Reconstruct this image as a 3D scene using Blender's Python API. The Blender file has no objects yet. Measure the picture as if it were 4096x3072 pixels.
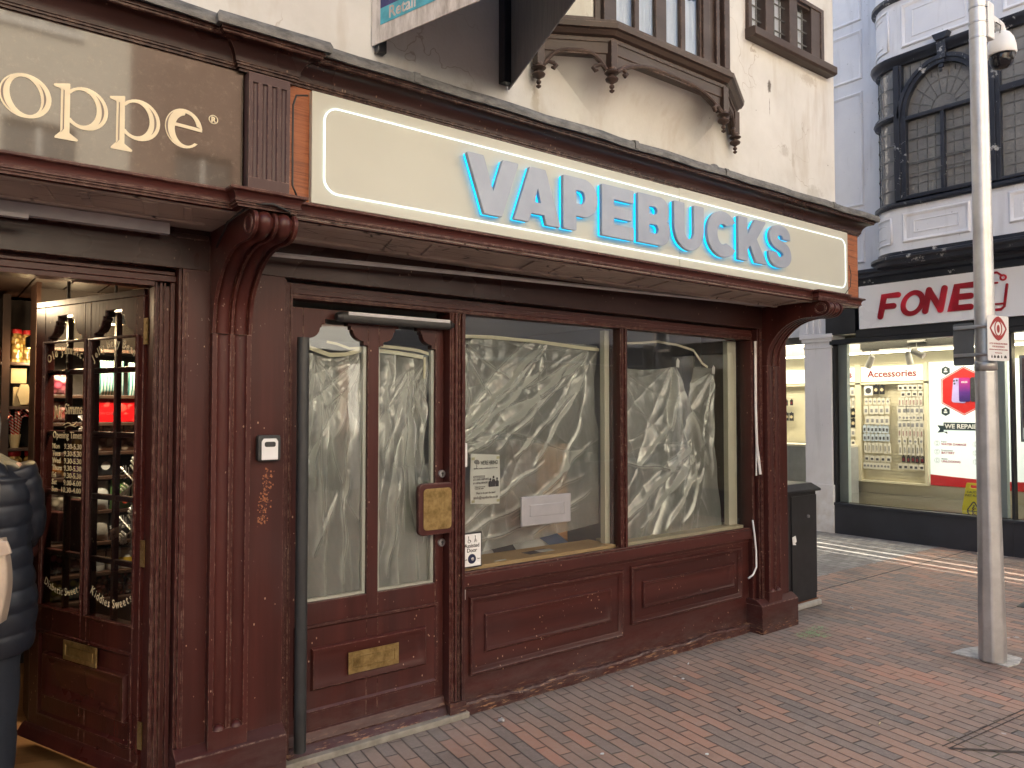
import bpy, math, random
from math import sin, cos, pi, radians, sqrt, atan2
from mathutils import Vector, Matrix
random.seed(7)
S = bpy.context.scene
COL = S.collection
# ---------------------------------------------------------------- camera
cam = bpy.data.objects.new("camera", bpy.data.cameras.new("camera"))
COL.objects.link(cam)
cam.location = (0, 0, 1.6)
cam.rotation_euler = (radians(90 + 1.88), 0, radians(-37.84))
cam.data.sensor_width = 36.0
cam.data.lens = 27.03
cam.data.clip_start = 0.05
cam.data.clip_end = 500
S.camera = cam
# ---------------------------------------------------------------- light
AZ, EL = radians(3.77), radians(31)
w = bpy.data.worlds.new("World"); S.world = w; w.use_nodes = True
wn = w.node_tree
bg = wn.nodes["Background"]
sky = wn.nodes.new("ShaderNodeTexSky"); sky.sky_type = 'NISHITA'; sky.sun_disc = False
sky.sun_elevation = EL; sky.sun_rotation = AZ; sky.air_density = 1.0; sky.dust_density = 4.0; sky.ozone_density = 0.6
wn.links.new(sky.outputs[0], bg.inputs[0]); bg.inputs[1].default_value = 0.13
sun = bpy.data.objects.new("sun", bpy.data.lights.new("sun", 'SUN'))
COL.objects.link(sun)
sun.data.energy = 5.0; sun.data.angle = radians(0.5); sun.data.color = (1.0, 0.915, 0.78)
sd = Vector((sin(AZ) * cos(EL), cos(AZ) * cos(EL), sin(EL)))
sun.rotation_euler = sd.to_track_quat('Z', 'Y').to_euler()
sun.location = sd * 30
S.view_settings.view_transform = 'Standard'
S.view_settings.look = 'None'
S.view_settings.gamma = 1.0
S.view_settings.use_curve_mapping = False
S.view_settings.exposure = 2.0
S.render.engine = 'CYCLES'
S.cycles.max_bounces = 10
S.cycles.transparent_max_bounces = 24
S.cycles.caustics_reflective = False
S.cycles.caustics_refractive = False

# ================================================================ helpers
class MB:
    """collects faces, builds ONE mesh object"""
    def __init__(s): s.v = []; s.f = []
    def add(s, vs, fs):
        n = len(s.v); s.v += [tuple(p) for p in vs]; s.f += [tuple(i + n for i in f) for f in fs]; return s
    def join(s, o): return s.add(o.v, o.f)
    def box(s, x0, x1, y0, y1, z0, z1):
        return s.add([(x0,y0,z0),(x1,y0,z0),(x1,y1,z0),(x0,y1,z0),(x0,y0,z1),(x1,y0,z1),(x1,y1,z1),(x0,y1,z1)],
                     [(0,3,2,1),(4,5,6,7),(0,1,5,4),(1,2,6,5),(2,3,7,6),(3,0,4,7)])
    def quad(s, a, b, c, d): return s.add([a,b,c,d], [(0,1,2,3)])
    def prism(s, poly, ax, a, b):
        """extrude polygon: ax 'y' -> poly (x,z); 'x' -> (y,z); 'z' -> (x,y)"""
        f = {'y': lambda p, t: (p[0], t, p[1]), 'x': lambda p, t: (t, p[0], p[1]), 'z': lambda p, t: (p[0], p[1], t)}[ax]
        n = len(poly)
        return s.add([f(p, a) for p in poly] + [f(p, b) for p in poly],
                     [tuple(range(n)), tuple(range(2*n-1, n-1, -1))] + [(i, i+n, (i+1) % n + n, (i+1) % n) for i in range(n)])
    def loft(s, rings, closed=True, caps=True):
        n = len(rings[0]); m = len(s.v)
        for r in rings: s.v += [tuple(p) for p in r]
        for j in range(len(rings) - 1):
            for i in range(n if closed else n - 1):
                a = m + j*n + i; b = m + j*n + (i+1) % n
                s.f.append((a, b, b + n, a + n))
        if caps and closed:
            s.f.append(tuple(range(m + n - 1, m - 1, -1)))
            s.f.append(tuple(range(m + (len(rings)-1)*n, m + len(rings)*n)))
        return s
    def tube(s, pts, r, n=10, caps=True):
        pts = [Vector(p) for p in pts]; rings = []
        up = None
        for i, p in enumerate(pts):
            d = (pts[min(i+1, len(pts)-1)] - pts[max(i-1, 0)]).normalized()
            if up is None:
                up = Vector((0,0,1)) if abs(d.z) < .9 else Vector((1,0,0))
            u = (up - d * up.dot(d)).normalized(); up = u; v = d.cross(u)
            rr = r[i] if isinstance(r, (list, tuple)) else r
            rings.append([p + (u * cos(2*pi*k/n) + v * sin(2*pi*k/n)) * rr for k in range(n)])
        return s.loft(rings, True, caps)
    def lathe(s, prof, c, n=20, axis='z'):
        """prof: (radius, height)"""
        rings = []
        for r, h in prof:
            ring = []
            for k in range(n):
                a = 2*pi*k/n; x, y = max(r, 1e-4)*cos(a), max(r, 1e-4)*sin(a)
                if axis == 'z': ring.append((c[0]+x, c[1]+y, c[2]+h))
                elif axis == 'y': ring.append((c[0]+x, c[1]+h, c[2]+y))
                else: ring.append((c[0]+h, c[1]+x, c[2]+y))
            rings.append(ring)
        return s.loft(rings)
    def sweep(s, path, prof, caps=True):
        """moulding: plan path (x,y), outward = right of travel; prof (p,z)"""
        P = [Vector(p) for p in path]; rings = []
        for i in range(len(P)):
            ns = []
            if i > 0: d = (P[i]-P[i-1]).normalized(); ns.append(Vector((d.y, -d.x)))
            if i < len(P)-1: d = (P[i+1]-P[i]).normalized(); ns.append(Vector((d.y, -d.x)))
            if len(ns) == 2:
                m = (ns[0] + ns[1]); m = m / max(.3, m.dot(ns[0]))
            else: m = ns[0]
            rings.append([(P[i].x + m.x*p, P[i].y + m.y*p, z) for p, z in prof])
        return s.loft(rings, True, caps)
    def frame(s, x0, x1, z0, z1, y, prof, fill=True):
        """mitred rectangular frame in the XZ plane, prof = (inset, protrusion toward -y)"""
        rings = [[(x0+d, y-h, z0+d), (x1-d, y-h, z0+d), (x1-d, y-h, z1-d), (x0+d, y-h, z1-d)] for d, h in prof]
        m = len(s.v)
        for rg in rings: s.v += rg
        for j in range(len(rings)-1):
            for i in range(4):
                a = m+j*4+i; b = m+j*4+(i+1) % 4
                s.f.append((a, b, b+4, a+4))
        if fill:
            k = m + (len(rings)-1)*4; s.f.append((k, k+1, k+2, k+3))
        return s
    def xf(s, M):
        s.v = [tuple(M @ Vector(p)) for p in s.v]; return s

ROOTLOC = {}
def build(mb, name, mat, smooth=False, bevel=0.0, seg=2):
    me = bpy.data.meshes.new(name)
    me.from_pydata(mb.v, [], mb.f); me.validate(); me.update()
    if mat is not None:
        for m in (mat if isinstance(mat, (list, tuple)) else [mat]): me.materials.append(m)
    if smooth:
        for p in me.polygons: p.use_smooth = True
        if smooth != 'all':
            try: me.set_sharp_from_angle(angle=radians(smooth if smooth is not True else 35))
            except Exception: pass
    o = bpy.data.objects.new(name, me); COL.objects.link(o)
    if bevel > 0:
        b = o.modifiers.new("bevel", 'BEVEL'); b.width = bevel; b.segments = seg; b.limit_method = 'ANGLE'; b.angle_limit = radians(40)
    return o
def props(o, label=None, cat=None, group=None, kind=None):
    if label: o['label'] = label
    if cat: o['category'] = cat
    if group: o['group'] = group
    if kind: o['kind'] = kind
    return o
def thing(name, label, cat, loc=(0,0,0), rot=None, group=None):
    """rot None: children are given in world coordinates, else in the thing's own frame"""
    o = bpy.data.objects.new(name, None); COL.objects.link(o); o.location = loc
    o.empty_display_size = .1
    if rot is not None: o.rotation_euler = (0, 0, rot)
    ROOTLOC[o.name] = Vector(loc) if rot is None else Vector((0,0,0))
    return props(o, label, cat, group)
def part(mb, name, mat, parent, label=None, **k):
    o = build(mb, name, mat, **k); o.parent = parent
    if parent.name in ROOTLOC: o.location = -ROOTLOC[parent.name]
    if label: o['label'] = label
    return o
def solo(mb, name, mat, label, cat, group=None, kind=None, **k):
    """a thing that is one mesh; origin moved to its base"""
    if kind != 'structure' or True:
        xs = [p[0] for p in mb.v]; ys = [p[1] for p in mb.v]; zs = [p[2] for p in mb.v]
        c = Vector(((min(xs)+max(xs))/2, (min(ys)+max(ys))/2, min(zs)))
        mb.v = [(p[0]-c.x, p[1]-c.y, p[2]-c.z) for p in mb.v]
    o = build(mb, name, mat, **k); o.location = c
    return props(o, label, cat, group, kind)
def copy_tree(o, parent=None):
    c = o.copy(); COL.objects.link(c)
    if parent: c.parent = parent
    for ch in list(o.children): copy_tree(ch, c)
    return c

def curve_mesh(cu):
    o = bpy.data.objects.new("tmp", cu); COL.objects.link(o)
    me = bpy.data.meshes.new_from_object(o.evaluated_get(bpy.context.evaluated_depsgraph_get()))
    mb = MB(); mb.add([v.co[:] for v in me.vertices], [tuple(p.vertices) for p in me.polygons])
    bpy.data.objects.remove(o); bpy.data.curves.remove(cu); bpy.data.meshes.remove(me)
    return mb
def text(t, size, ext=.001, offset=0.0, align='CENTER', shear=0.0, spacing=1.0, res=3, width=None):
    cu = bpy.data.curves.new("t", 'FONT'); cu.body = t; cu.size = size; cu.extrude = ext; cu.offset = offset
    cu.align_x = align; cu.shear = shear; cu.space_character = spacing; cu.resolution_u = res
    mb = curve_mesh(cu)
    if width and mb.v:
        x0 = min(p[0] for p in mb.v); x1 = max(p[0] for p in mb.v); k = width/(x1-x0)
        mb.v = [(p[0]*k, p[1], p[2]) for p in mb.v]
    return mb
def outline(contours, ext, bevel=0.0):
    cu = bpy.data.curves.new("c", 'CURVE'); cu.dimensions = '2D'; cu.fill_mode = 'BOTH'; cu.extrude = ext
    cu.bevel_depth = bevel; cu.bevel_resolution = 1
    for c in contours:
        sp = cu.splines.new('POLY'); sp.points.add(len(c)-1); sp.use_cyclic_u = True
        for i, p in enumerate(c): sp.points[i].co = (p[0], p[1], 0, 1)
    return curve_mesh(cu)
def fillet(pts, n=7, default=.02):
    """pts: (x,y[,r]) -> rounded polygon"""
    out = []; N = len(pts)
    for i in range(N):
        p = Vector(pts[i][:2]); r = pts[i][2] if len(pts[i]) > 2 else default
        a = Vector(pts[i-1][:2]); b = Vector(pts[(i+1) % N][:2])
        da = (a-p); db = (b-p); la, lb = da.length, db.length; da /= la; db /= lb
        ang = da.angle(db)
        if r <= 0 or ang > 3.1: out.append(p[:]); continue
        d = min(r/math.tan(ang/2), la*.5 if r < .1 else la*.98, lb*.5 if r < .1 else lb*.98)
        s0 = p+da*d; s1 = p+db*d
        for k in range(n+1):
            t = k/n; out.append(((1-t)**2*s0 + 2*t*(1-t)*p*.75 + 2*t*(1-t)*.25*(s0+s1)/2 + t*t*s1)[:])
    return out
def FR(x, y, z):
    """frame of a wall that faces -Y: text right = +X, up = +Z"""
    return Matrix(((1,0,0,x),(0,0,-1,y),(0,1,0,z),(0,0,0,1)))
def flat(mb, x, y, z): return mb.xf(FR(x, y, z))
def ribbon(pts, wdt, y, th=.0015):
    """flat strip along a polyline in the XZ plane"""
    m = MB(); P = [Vector(p) for p in pts]; L = []; R = []
    for i, p in enumerate(P):
        d = (P[min(i+1, len(P)-1)]-P[max(i-1, 0)]).normalized(); n = Vector((-d.y, d.x))*wdt/2
        L.append(p+n); R.append(p-n)
    for i in range(len(P)-1):
        a, b, c, d = L[i], R[i], R[i+1], L[i+1]
        m.add([(q[0], y-th, q[1]) for q in (a,b,c,d)] + [(q[0], y, q[1]) for q in (a,b,c,d)],
              [(0,1,2,3),(7,6,5,4),(0,4,5,1),(2,6,7,3)] + ([(3,7,4,0)] if False else []))
    return m
def rrect(x0, x1, z0, z1, r, n=8):
    o = []
    for cx, cz, a0 in ((x1-r, z1-r, 0), (x0+r, z1-r, 90), (x0+r, z0+r, 180), (x1-r, z0+r, 270)):
        for k in range(n+1):
            a = radians(a0+90*k/n); o.append((cx+r*cos(a), cz+r*sin(a)))
    return o
def ellipse(cx, cz, a, b, rot=0, n=40):
    return [(cx+a*cos(t)*cos(rot)-b*sin(t)*sin(rot), cz+a*cos(t)*sin(rot)+b*sin(t)*cos(rot)) for t in [2*pi*k/n for k in range(n)]]
def wall(mb, x0, x1, z0, z1, y0, y1, holes):
    """wall slab with rectangular holes (x0,x1,z0,z1)"""
    xs = sorted({x0, x1, *[h[0] for h in holes], *[h[1] for h in holes]})
    for a, b in zip(xs, xs[1:]):
        hs = sorted([(h[2], h[3]) for h in holes if h[0] <= a+1e-6 and h[1] >= b-1e-6]); z = z0
        for c, d in hs:
            if c > z: mb.box(a, b, y0, y1, z, c)
            z = d
        if z < z1: mb.box(a, b, y0, y1, z, z1)
    return mb

# ================================================================ materials
class NT:
    def __init__(s, name):
        s.m = bpy.data.materials.new(name); s.m.use_nodes = True; s.t = s.m.node_tree
        s.p = s.t.nodes["Principled BSDF"]; s.out = s.t.nodes["Material Output"]
    def n(s, typ, ins=None, **k):
        nd = s.t.nodes.new("ShaderNode"+typ)
        for a, b in k.items(): setattr(nd, a, b)
        for a, b in (ins or {}).items(): s.set(nd.inputs[a], b)
        return nd
    def set(s, inp, v):
        if isinstance(v, bpy.types.NodeSocket): s.t.links.new(v, inp)
        elif isinstance(v, bpy.types.Node): s.t.links.new(v.outputs[0], inp)
        elif isinstance(v, tuple) and len(v) == 3 and inp.type == 'RGBA': inp.default_value = (*v, 1)
        else: inp.default_value = v
    def math(s, op, a, b=0.0, c=None):
        nd = s.n("Math", operation=op); s.set(nd.inputs[0], a); s.set(nd.inputs[1], b)
        if c is not None: s.set(nd.inputs[2], c)
        return nd.outputs[0]
    def mix(s, f, a, b, typ='MIX'):
        nd = s.n("Mix", data_type='RGBA', blend_type=typ); s.set(nd.inputs[0], f); s.set(nd.inputs[6], a); s.set(nd.inputs[7], b)
        return nd.outputs[2]
    def coord(s, scale=(1,1,1), rot=(0,0,0), obj=False):
        src = s.n("TexCoord").outputs["Object"] if obj else s.n("NewGeometry").outputs["Position"]
        return s.n("Mapping", {"Vector": src, "Scale": scale, "Rotation": rot}).outputs[0]
    def noise(s, vec, scale, detail=4.0, rough=.55, dist=0.0):
        return s.n("TexNoise", {"Vector": vec, "Scale": scale, "Detail": detail, "Roughness": rough, "Distortion": dist}).outputs[0]
    def ramp(s, f, stops):
        nd = s.n("ValToRGB", {"Fac": f}); e = nd.color_ramp.elements
        while len(e) < len(stops): e.new(.5)
        for i, (p, c) in enumerate(stops):
            e[i].position = p; e[i].color = (*c, 1) if isinstance(c, tuple) else (c, c, c, 1)
        return nd.outputs[0]
    def step(s, f, a, b): return s.n("MapRange", {"Value": f, "From Min": a, "From Max": b}).outputs[0]
    def bump(s, h, strength=.3, dist=.01):
        b = s.n("Bump", {"Height": h, "Strength": strength, "Distance": dist}); s.set(s.p.inputs["Normal"], b.outputs[0]); return b
    def base(s, c): s.set(s.p.inputs["Base Color"], c)
    def rough(s, r): s.set(s.p.inputs["Roughness"], r)

def plain(name, col, rough=.5, metal=0.0, var=.12, scale=8.0, bump=.05, bscale=60.0, spec=.5, coat=0.0):
    """a paint / plastic / metal with slight mottling, roughness variation and fine bump"""
    N = NT(name); v = N.coord(obj=True)
    a = N.noise(v, scale, 5)
    dark = tuple(c*(1-var) for c in col); lite = tuple(min(1, c*(1+var)) for c in col)
    N.base(N.ramp(a, [(.3, dark), (.7, lite)]))
    N.rough(N.step(N.noise(v, scale*2.3, 3), 0, 1)); r = N.n("MapRange", {"Value": N.noise(v, scale*2.3, 3), "To Min": max(.02, rough-.08), "To Max": min(1, rough+.12)})
    N.rough(r.outputs[0])
    N.p.inputs["Metallic"].default_value = metal
    N.p.inputs["Specular IOR Level"].default_value = spec
    N.p.inputs["Coat Weight"].default_value = coat
    if bump: N.bump(N.noise(v, bscale, 4), bump, .004)
    return N.m
def emit(name, col, strength):
    N = NT(name); N.base(col); N.set(N.p.inputs["Emission Color"], col); N.p.inputs["Emission Strength"].default_value = strength
    N.rough(.4); return N.m

def wood(name, axis, base=(.041,.0112,.0096), light=(.074,.0200,.0165), rough=.36, chips=.5, grey=0.0, dirt=.0, coat=.05):
    """old gloss-painted softwood: grain along axis, chips, worn pale edges"""
    sc = {'x': (1.6,26,26), 'z': (26,26,1.6), 'y': (26,1.6,26)}[axis]
    N = NT(name); v = N.coord(sc); g = N.n("NewGeometry").outputs["Position"]
    grain = N.noise(v, 2.2, 7, .62, .4); streak = N.noise(v, .35, 3)
    col = N.mix(N.step(streak, .33, .68), base, light)
    col = N.mix(N.math('MULTIPLY', N.step(grain, .55, .8), .35), col, tuple(c*.45 for c in base))
    broad = N.noise(g, 1.7, 3)
    col = N.mix(N.math('MULTIPLY', N.step(broad, .5, .72), .35+grey), col, (.062,.034,.034))   # bloomed, faded patches
    # worn edges
    bev = N.n("Bevel", {"Radius": .0045}, samples=4).outputs[0]
    nrm = N.n("NewGeometry").outputs["Normal"]
    dt = N.n("VectorMath", {0: bev, 1: nrm}, operation='DOT_PRODUCT').outputs["Value"]
    edge = N.step(dt, .995, .90)
    wear = N.step(N.noise(g, 34, 5, .7), .45, .62)
    em = N.math('MULTIPLY', N.math('MULTIPLY', edge, wear), .9)
    col = N.mix(em, col, (.34,.22,.17))
    # little chips down to pale wood
    ch = N.n("TexVoronoi", {"Vector": N.n("Mapping", {"Vector": g, "Scale": (1,1,.6)}).outputs[0], "Scale": 38.0}).outputs["Distance"]
    cm = N.math('MULTIPLY', N.math('LESS_THAN', ch, .12), N.math('GREATER_THAN', N.noise(g, 5.5, 3), .57))
    col = N.mix(N.math('MULTIPLY', cm, chips), col, (.50,.34,.24))
    sp = N.math('MULTIPLY', N.step(N.noise(N.n("Mapping", {"Vector": g, "Scale": (1,1,.5)}).outputs[0], 95, 2), .715, .745), N.n("MapRange", {"Value": N.noise(g, 2.6, 3), "From Min": .52, "From Max": .66, "To Min": .03}).outputs[0])
    col = N.mix(N.math('MULTIPLY', sp, chips), col, (.45,.36,.31))
    if dirt:   # splash-back dirt close to the pavement
        z = N.n("SeparateXYZ", {"Vector": g}).outputs[2]
        dm = N.math('MULTIPLY', N.step(z, .30, .0), N.step(N.noise(N.coord((3,3,9)), 3, 6, .7), .36, .78))
        col = N.mix(N.math('MULTIPLY', dm, dirt), col, (.115,.092,.088))
        rb = N.math('MULTIPLY', N.step(z, .10, .03), N.step(N.noise(N.coord((4,4,30)), 3, 5, .7), .56, .62))
        col = N.mix(N.math('MULTIPLY', rb, .8), col, (.42,.24,.13))
    N.base(col)
    N.rough(N.n("MapRange", {"Value": broad, "From Min": .35, "From Max": .7, "To Min": rough-.07, "To Max": rough+.16}).outputs[0])
    N.p.inputs["Coat Weight"].default_value = coat; N.p.inputs["Coat Roughness"].default_value = .2; N.p.inputs["Specular IOR Level"].default_value = .27
    h = N.math('ADD', N.math('MULTIPLY', grain, .7), N.math('MULTIPLY', N.math('ADD', em, cm), -.8))
    N.bump(h, .22, .004)
    return N.m

M = {}
M['wv'] = wood("maroon_wood_upright", 'z')
M['wh'] = wood("maroon_wood_level", 'x')
M['wvd'] = wood("maroon_wood_upright_dirty", 'z', dirt=.75, chips=.8)
M['whd'] = wood("maroon_wood_level_dirty", 'x', dirt=.75, chips=.8)
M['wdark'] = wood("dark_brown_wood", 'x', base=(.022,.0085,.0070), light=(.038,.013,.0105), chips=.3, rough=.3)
M['wgrey'] = wood("weathered_maroon_wood", 'z', base=(.060,.034,.034), light=(.088,.052,.050), chips=.1, rough=.38)
M['wdoor'] = wood("sweet_shop_door_wood", 'z', base=(.034,.0085,.0075), light=(.060,.0145,.012), chips=.5, rough=.30, coat=.2)
M['oriel'] = wood("brown_oriel_paint", 'x', base=(.052,.036,.030), light=(.078,.056,.047), chips=.12, rough=.42)
def bare_board():
    N = NT("bare_varnished_board"); v = N.coord((2.2,20,42))
    a = N.noise(v, 2.0, 7, .65, .8)
    col = N.ramp(a, [(.3,(.13,.035,.010)), (.5,(.29,.085,.024)), (.75,(.40,.14,.045))])
    N.base(col); N.rough(.5); N.bump(a, .5, .004); return N.m
M['bare'] = bare_board()
def soffit_paint():
    N = NT("old_soffit_paint"); g = N.coord()
    a = N.noise(g, 4, 5); v = N.n("TexVoronoi", {"Vector": N.n("Mapping", {"Vector": g, "Scale": (.8,4,1)}).outputs[0], "Scale": 3.2}, feature='DISTANCE_TO_EDGE').outputs["Distance"]
    crack = N.math('MULTIPLY', N.step(v, .022, .004), N.step(N.noise(g, 2.3, 2), .45, .55))
    col = N.ramp(a, [(.3,(.34,.28,.245)), (.7,(.48,.41,.365))])
    col = N.mix(crack, col, (.05,.04,.035)); N.base(col); N.rough(.6)
    N.bump(N.math('SUBTRACT', N.noise(N.coord((3,40,40)), 2, 4), crack), .4, .004); return N.m
M['soffit'] = soffit_paint()
SPOTS = [(4.469,3.755,.022,.055,.85,(.05,.04,.03)), (4.47,3.62,.006,.07,.6,(.12,.09,.07)), (4.64,3.36,.06,.05,.35,(.30,.27,.22)), (4.74,3.31,.02,.06,.35,(.32,.28,.22)), (2.44,3.16,.03,.10,.45,(.33,.27,.16)), (5.0,3.13,.14,.07,.35,(.30,.27,.22)), (4.95,3.93,.12,.05,.4,(.33,.27,.2)), (2.02,3.07,.05,.08,.35,(.3,.26,.2)), (1.3,3.05,.12,.05,.5,(.28,.24,.18))]
def render_wall():
    N = NT("cream_painted_render"); g = N.coord()
    a = N.noise(g, 1.1, 6, .6); b = N.noise(N.coord((6,6,1.2)), 1.0, 5, .6)
    col = N.ramp(a, [(.28,(.55,.545,.505)), (.55,(.69,.69,.66)), (.8,(.76,.765,.745))])
    col = N.mix(N.math('MULTIPLY', N.step(b, .54, .72), .42), col, (.42,.36,.28))
    sp = N.n("TexVoronoi", {"Vector": g, "Scale": 9.0}).outputs["Distance"]
    m = N.math('MULTIPLY', N.math('LESS_THAN', sp, .045), N.math('GREATER_THAN', N.noise(g, 3.1, 2), .53))
    col = N.mix(N.math('MULTIPLY', m, .8), col, (.09,.07,.05))
    fine = N.step(N.noise(g, 38, 5, .75), .64, .74)
    col = N.mix(N.math('MULTIPLY', N.math('MULTIPLY', fine, N.step(N.noise(g, 2.2, 3), .5, .62)), .35), col, (.3,.24,.17))
    z = N.n("SeparateXYZ", {"Vector": g}).outputs[2]
    st = N.math('MULTIPLY', N.step(z, 3.28, 3.0), N.step(N.noise(g, 7, 5, .6), .5, .68))
    col = N.mix(N.math('MULTIPLY', st, .4), col, (.33,.30,.26))
    crk = N.n("TexVoronoi", {"Vector": N.n("VectorMath", {0: g, 1: N.n("TexNoise", {"Vector": g, "Scale": 3.0, "Detail": 4.0}).outputs[1]}, operation='ADD').outputs[0], "Scale": 1.3}, feature='DISTANCE_TO_EDGE').outputs["Distance"]
    cm = N.math('MULTIPLY', N.step(crk, .008, .001), N.step(N.noise(g, 1.4, 2), .48, .58))
    col = N.mix(N.math('MULTIPLY', cm, .6), col, (.30,.25,.19))
    xx = N.n("SeparateXYZ", {"Vector": g})
    for (px, pz_, rx, rz, k_, c_) in SPOTS:
        dx = N.math('DIVIDE', N.math('SUBTRACT', xx.outputs[0], px), rx); dz = N.math('DIVIDE', N.math('SUBTRACT', z, pz_), rz)
        d_ = N.math('SQRT', N.math('ADD', N.math('MULTIPLY', dx, dx), N.math('MULTIPLY', dz, dz)))
        d_ = N.math('ADD', d_, N.math('MULTIPLY', N.math('SUBTRACT', N.noise(g, 30, 4, .7), .5), 2.2))
        col = N.mix(N.math('MULTIPLY', N.step(d_, 1.0, .45), k_), col, c_)
    N.base(col); N.rough(.75); N.p.inputs["Specular IOR Level"].default_value = .3
    N.bump(N.math('ADD', N.noise(g, 5, 5), N.math('MULTIPLY', N.noise(g, 70, 4), .25)), .25, .02); return N.m
M['render'] = render_wall()
def lead():
    N = NT("weathered_lead"); g = N.coord()
    a = N.noise(N.coord((7,7,18)), 2.0, 6, .7)
    col = N.ramp(a, [(.35,(.075,.075,.072)), (.55,(.16,.16,.155)), (.70,(.22,.22,.21)), (.76,(.48,.47,.44))])
    N.base(col); N.rough(.55); N.p.inputs["Metallic"].default_value = .25; N.bump(N.noise(g, 14, 5), .5, .01); return N.m
M['lead'] = lead()
def glass(name="window_glass", tint=(.93,.96,.95), refl=1.0, dirt=.04):
    N = NT(name); t = N.t
    tr = N.n("BsdfTransparent", {"Color": tint}); gl = N.n("BsdfGlossy", {"Color": (1,1,1), "Roughness": .015})
    g = N.coord(); b = N.n("Bump", {"Height": N.noise(g, 2.2, 2), "Strength": .05, "Distance": .02}); N.set(gl.inputs["Normal"], b.outputs[0])
    fr = N.n("Fresnel", {"IOR": 1.5})
    f = N.math('MULTIPLY', fr.outputs[0], 1.75*refl)
    mx = N.n("MixShader", {0: f, 1: tr.outputs[0], 2: gl.outputs[0]})
    df = N.n("BsdfDiffuse", {"Color": (.55,.55,.52)})
    d = N.math('MULTIPLY', N.step(N.noise(g, 3.5, 6, .7), .35, .8), dirt)
    m2 = N.n("MixShader", {0: d, 1: mx.outputs[0], 2: df.outputs[0]})
    t.links.new(m2.outputs[0], N.out.inputs[0]); return N.m
M['glass'] = glass()
M['glass2'] = glass("old_leaded_glass", (.9,.93,.95), 1.3, .08)
def film():
    """crinkled thin polythene: mostly see-through, milky where folded"""
    N = NT("polythene_film"); t = N.t; g = N.coord()
    tr = N.n("BsdfTransparent", {"Color": (.93,.95,.95)})
    gl = N.n("BsdfGlossy", {"Color": (1,.99,.96), "Roughness": .24})
    df = N.n("BsdfDiffuse", {"Color": (.90,.94,.93)}); tl = N.n("BsdfTranslucent", {"Color": (.9,.92,.88)})
    wv = N.noise(N.n("Mapping", {"Vector": g, "Scale": (1,1,1), "Rotation": (0, radians(38), 0)}).outputs[0], 14, 6, .7, .8)
    cr = N.noise(N.n("Mapping", {"Vector": g, "Scale": (3,3,.5)}).outputs[0], 11, 5, .65, 1.2)
    b = N.n("Bump", {"Height": N.math('ADD', wv, cr), "Strength": .22, "Distance": .004})
    for s in (gl, df): N.set(s.inputs["Normal"], b.outputs[0])
    b2 = N.n("Bump", {"Height": N.math('ADD', wv, cr), "Strength": .10, "Distance": .003})
    ny = N.n("SeparateXYZ", {"Vector": b2.outputs[0]}).outputs[1]
    steep = N.math('SUBTRACT', 1.0, N.math('ABSOLUTE', ny))
    milk = N.n("MixShader", {0: .35, 1: df.outputs[0], 2: tl.outputs[0]})
    milk2 = N.n("MixShader", {0: .24, 1: milk.outputs[0], 2: gl.outputs[0]})
    patch = N.step(N.noise(g, 2.6, 4), .35, .75)
    f = N.math('ADD', N.math('MULTIPLY', N.step(steep, .004, .42), .78), N.math('MULTIPLY', patch, .10))
    f = N.math('MINIMUM', N.math('ADD', f, .34), .94)
    mx = N.n("MixShader", {0: f, 1: tr.outputs[0], 2: milk2.outputs[0]})
    t.links.new(mx.outputs[0], N.out.inputs[0]); return N.m
M['film'] = film()
def brass():
    N = NT("tarnished_brass"); v = N.coord(obj=True); g = N.coord()
    a = N.noise(g, 22, 6, .7)
    N.base(N.ramp(a, [(.3,(.16,.105,.035)), (.55,(.36,.25,.10)), (.8,(.50,.37,.17))])); N.p.inputs["Metallic"].default_value = .75
    N.rough(N.n("MapRange", {"Value": a, "To Min": .28, "To Max": .6}).outputs[0]); N.bump(N.noise(g, 90, 3), .1, .002); return N.m
M['brass'] = brass()
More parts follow.
